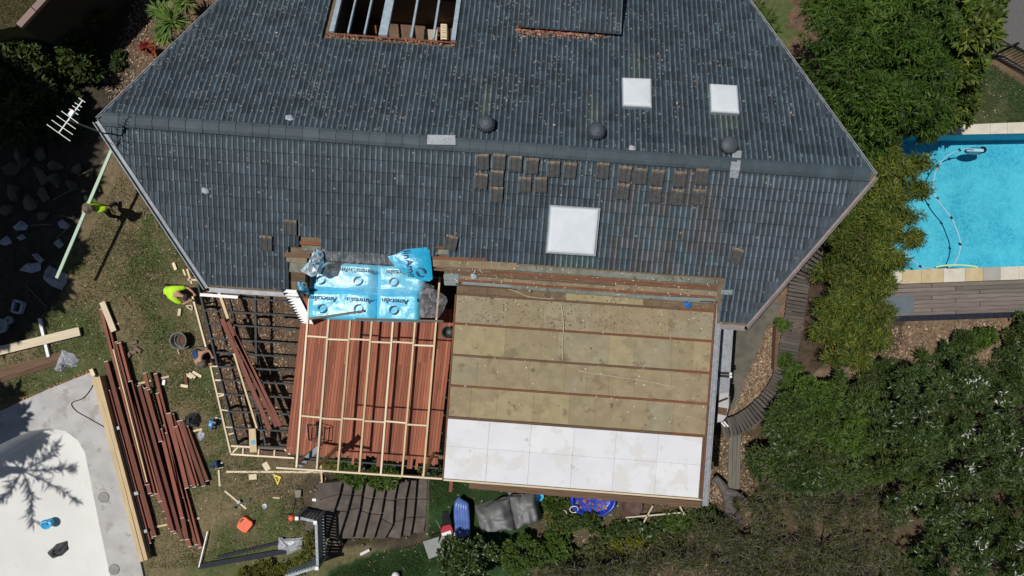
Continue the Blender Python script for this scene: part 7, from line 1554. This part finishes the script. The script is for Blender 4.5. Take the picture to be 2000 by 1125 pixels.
for i, (x, y, rx, ry) in enumerate(((520, 1112, 26, 14), (565, 1108, 24, 14), (490, 1122, 26, 12), (545, 1122, 24, 12))):
    bush(x, y, rx, ry, 0.15, 0.3, LM['yellow'], 240, 0.10, 0.035, 'yellow green low hedge plant at the bottom edge, %s of four' % ORD[i], 'hedge_plant', 'plant', 'yellow green hedge at the bottom edge', clumps=12, cr=0.15)
for i, (x, y, rx, ry) in enumerate(((1531, 705, 14, 10), (1545, 722, 18, 12), (1538, 745, 14, 16), (1557, 760, 16, 14), (1528, 632, 12, 8), (1543, 790, 14, 12), (1520, 812, 14, 10))):
    bush(x, y, rx, ry, -0.6, 0.18, LM['bright'], 130, 0.10, 0.06, 'bright green creeper on the boardwalk, %s along the walk' % ORD[i], 'creeper', 'plant', 'creepers on the boardwalk', clumps=8, cr=0.12)
for i, (x, y, r) in enumerate(((1498, 38, .5), (1512, 62, .4), (1480, 14, .45))): rosette(x, y, 0.4, r, 60, LM['bright'], 'strap leaved plant above the right roof corner, %s of three' % ORD[i], 0.04, 'strap_plant', 'plant', 'strap leaved plants above the right roof corner')
for i, (x, y, rx, ry, mk) in enumerate(((1880, 670, 30, 22, 'mid'), (1915, 655, 26, 20, 'bright'), (1850, 690, 26, 20, 'dark'), (1985, 640, 30, 26, 'mid'), (1780, 735, 30, 18, 'mid'), (1985, 690, 36, 34, 'dark'))):
    bush(x, y, rx, ry, -0.3, 0.4, LM[mk], 260, 0.13, 0.05, 'leafy shrub on the bank below the pool deck, %s counted from the left' % ORD[[2, 3, 1, 4, 0, 5][i]], 'bank_shrub', 'shrub', 'shrubs on the bank', clumps=12, cr=0.2)
# ---- leaning bare trunk at the lower right corner of the flat roof
tb = thing('bare_tree', 'bare grey forked trunk leaning out from the lower right roof corner', 'tree', G(1440, 990))
MB().tube(spline([G(1396, 932, 0.5), G(1412, 950, 0.45), G(1422, 972, 0.35), G(1428, 1000, 0.2), G(1432, 1025, 0.05)]), list(np.linspace(0.12, 0.30, 17)), 9).build('trunk', M['bark'], tb, smooth=True)
MB().tube(spline([G(1416, 960, 0.5), G(1438, 965, 0.6), G(1458, 980, 0.6), G(1480, 1003, 0.5)]), list(np.linspace(0.16, 0.06, 13)), 7).build('limb', M['bark'], tb, smooth=True)
MB().tube(spline([G(1426, 985, 0.3), G(1440, 1005, 0.2), G(1448, 1025, 0.1)]), list(np.linspace(0.15, 0.05, 9)), 7).build('limb', M['bark'], tb, smooth=True)
for i, pts in enumerate((((1410, 1125, .2), (1430, 1108, .3), (1450, 1098, .35), (1475, 1095, .4)), ((1450, 1098, .35), (1470, 1080, .5), (1480, 1065, .5)))):
    tag(MB().tube(spline([G(a, b_, z) for a, b_, z in pts]), list(np.linspace(0.05, 0.015, (len(pts) - 1) * 4 + 1)), 6).build('fallen_branch', M['twig'], smooth=True), ['longer pale bare branch in the dry shrubs at the bottom', 'shorter pale bare branch in the dry shrubs'][i], 'branch')

# ---- tall trees standing on the high ground at the left: they shade the heap
def tall(x, y, zc, rx, ry, rz, la, n, name='shade_tree'):
    tree(name, la, 'tree', (x, y, zc), (rx, ry, rz), (x - 0.3, y, 0.0), 70, 0.75, n, LM['dark'], 6, 0.5, 0.2, 0.2, 0.28, 'tall trees on the high ground at the left', zmin=-0.4)
tall(-21.8, 5.6, 10.5, 3.4, 3.0, 2.6, 'tall dark tree at the left edge, farthest up', 3000)
tall(-22.4, 2.0, 10.0, 3.2, 3.0, 2.6, 'tall dark tree at the left edge, middle', 3000)
tall(-23.4, 0.5, 10.0, 3.0, 2.2, 2.4, 'tall dark tree at the left edge, nearest the empty pool', 2600)
tall(-22.6, 7.9, 10.5, 2.2, 1.6, 2.0, 'tall dark tree behind the retaining wall', 1700)
for i, (x, y, rx, ry, z) in enumerate(((60, 110, 46, 34, 1.6), (20, 100, 40, 34, 1.9), (130, 90, 40, 40, 1.2), (30, 180, 50, 44, 1.4), (100, 170, 46, 40, 1.0), (165, 140, 36, 36, .8), (40, 250, 46, 34, .9), (120, 235, 40, 30, .6), (180, 30, 34, 40, .9))):
    bush(x, y, rx, ry, z - 0.5, 0.9, LM['mid'], 300, 0.2, 0.07, 'shaded shrub below the retaining wall, %s of the group' % ORD[i], 'shaded_shrub', 'shrub', 'shaded shrubs below the retaining wall', clumps=12, cr=0.3)
bush(228, 118, 16, 14, 0.1, 0.3, LM['mid'], 120, 0.12, 0.05, 'small sunlit shrub at the edge of the mulch bed', clumps=7, cr=0.14)
# palm outside the left edge: its shadow falls on the empty pool
pt = thing('palm_tree', 'tall palm beside the empty pool at the left edge', 'palm', (-21.5, -6.3, 0))
hd = Vector((-21.3, -6.1, 9.0)); MB().tube([(-21.5, -6.3, 0), (-21.45, -6.25, 4.5), tuple(hd)], [0.22, 0.17, 0.14], 10).build('trunk', M['bark'], pt, smooth=True)
for i in range(9):
    a = i * 6.283 / 9 + random.uniform(-.25, .25); Lf = random.uniform(1.8, 3.0); sp = [hd + Vector((math.cos(a), math.sin(a), 0)) * (Lf * s_) + Vector((0, 0, 0.9 * s_ - 2.0 * s_ * s_ * random.uniform(.8, 1.1))) for s_ in np.linspace(0, 1, 10)]
    fo = MB().tube(sp, list(np.linspace(0.04, 0.01, 10)), 5).build('frond', M['bark'], pt)
    P_ = np.array([tuple(sp[0].lerp(sp[-1], 0) if False else sp[min(int(k), 8)].lerp(sp[min(int(k), 8) + 1], k - int(k))) for k in np.linspace(1.2, 8.9, 34)]); P_ = np.repeat(P_, 4, 0); sgn = np.tile([1, -1], 68)
    dl_ = np.stack([-math.sin(a) * sgn * 0.45 + 1.0 * math.cos(a), math.cos(a) * sgn * 0.45 + 1.0 * math.sin(a), np.full(136, -0.9)], 1) + RNG.normal(size=(136, 3)) * 0.4; leaves('leaflets', P_, dl_, 0.2 + 0.4 * RNG.random(136), 0.05, LM['mid'], fo, 0.3)
tall(-22.3, -4.2, 9.0, 1.4, 0.7, 1.2, 'small tall tree between the palm and the shade trees', 900)
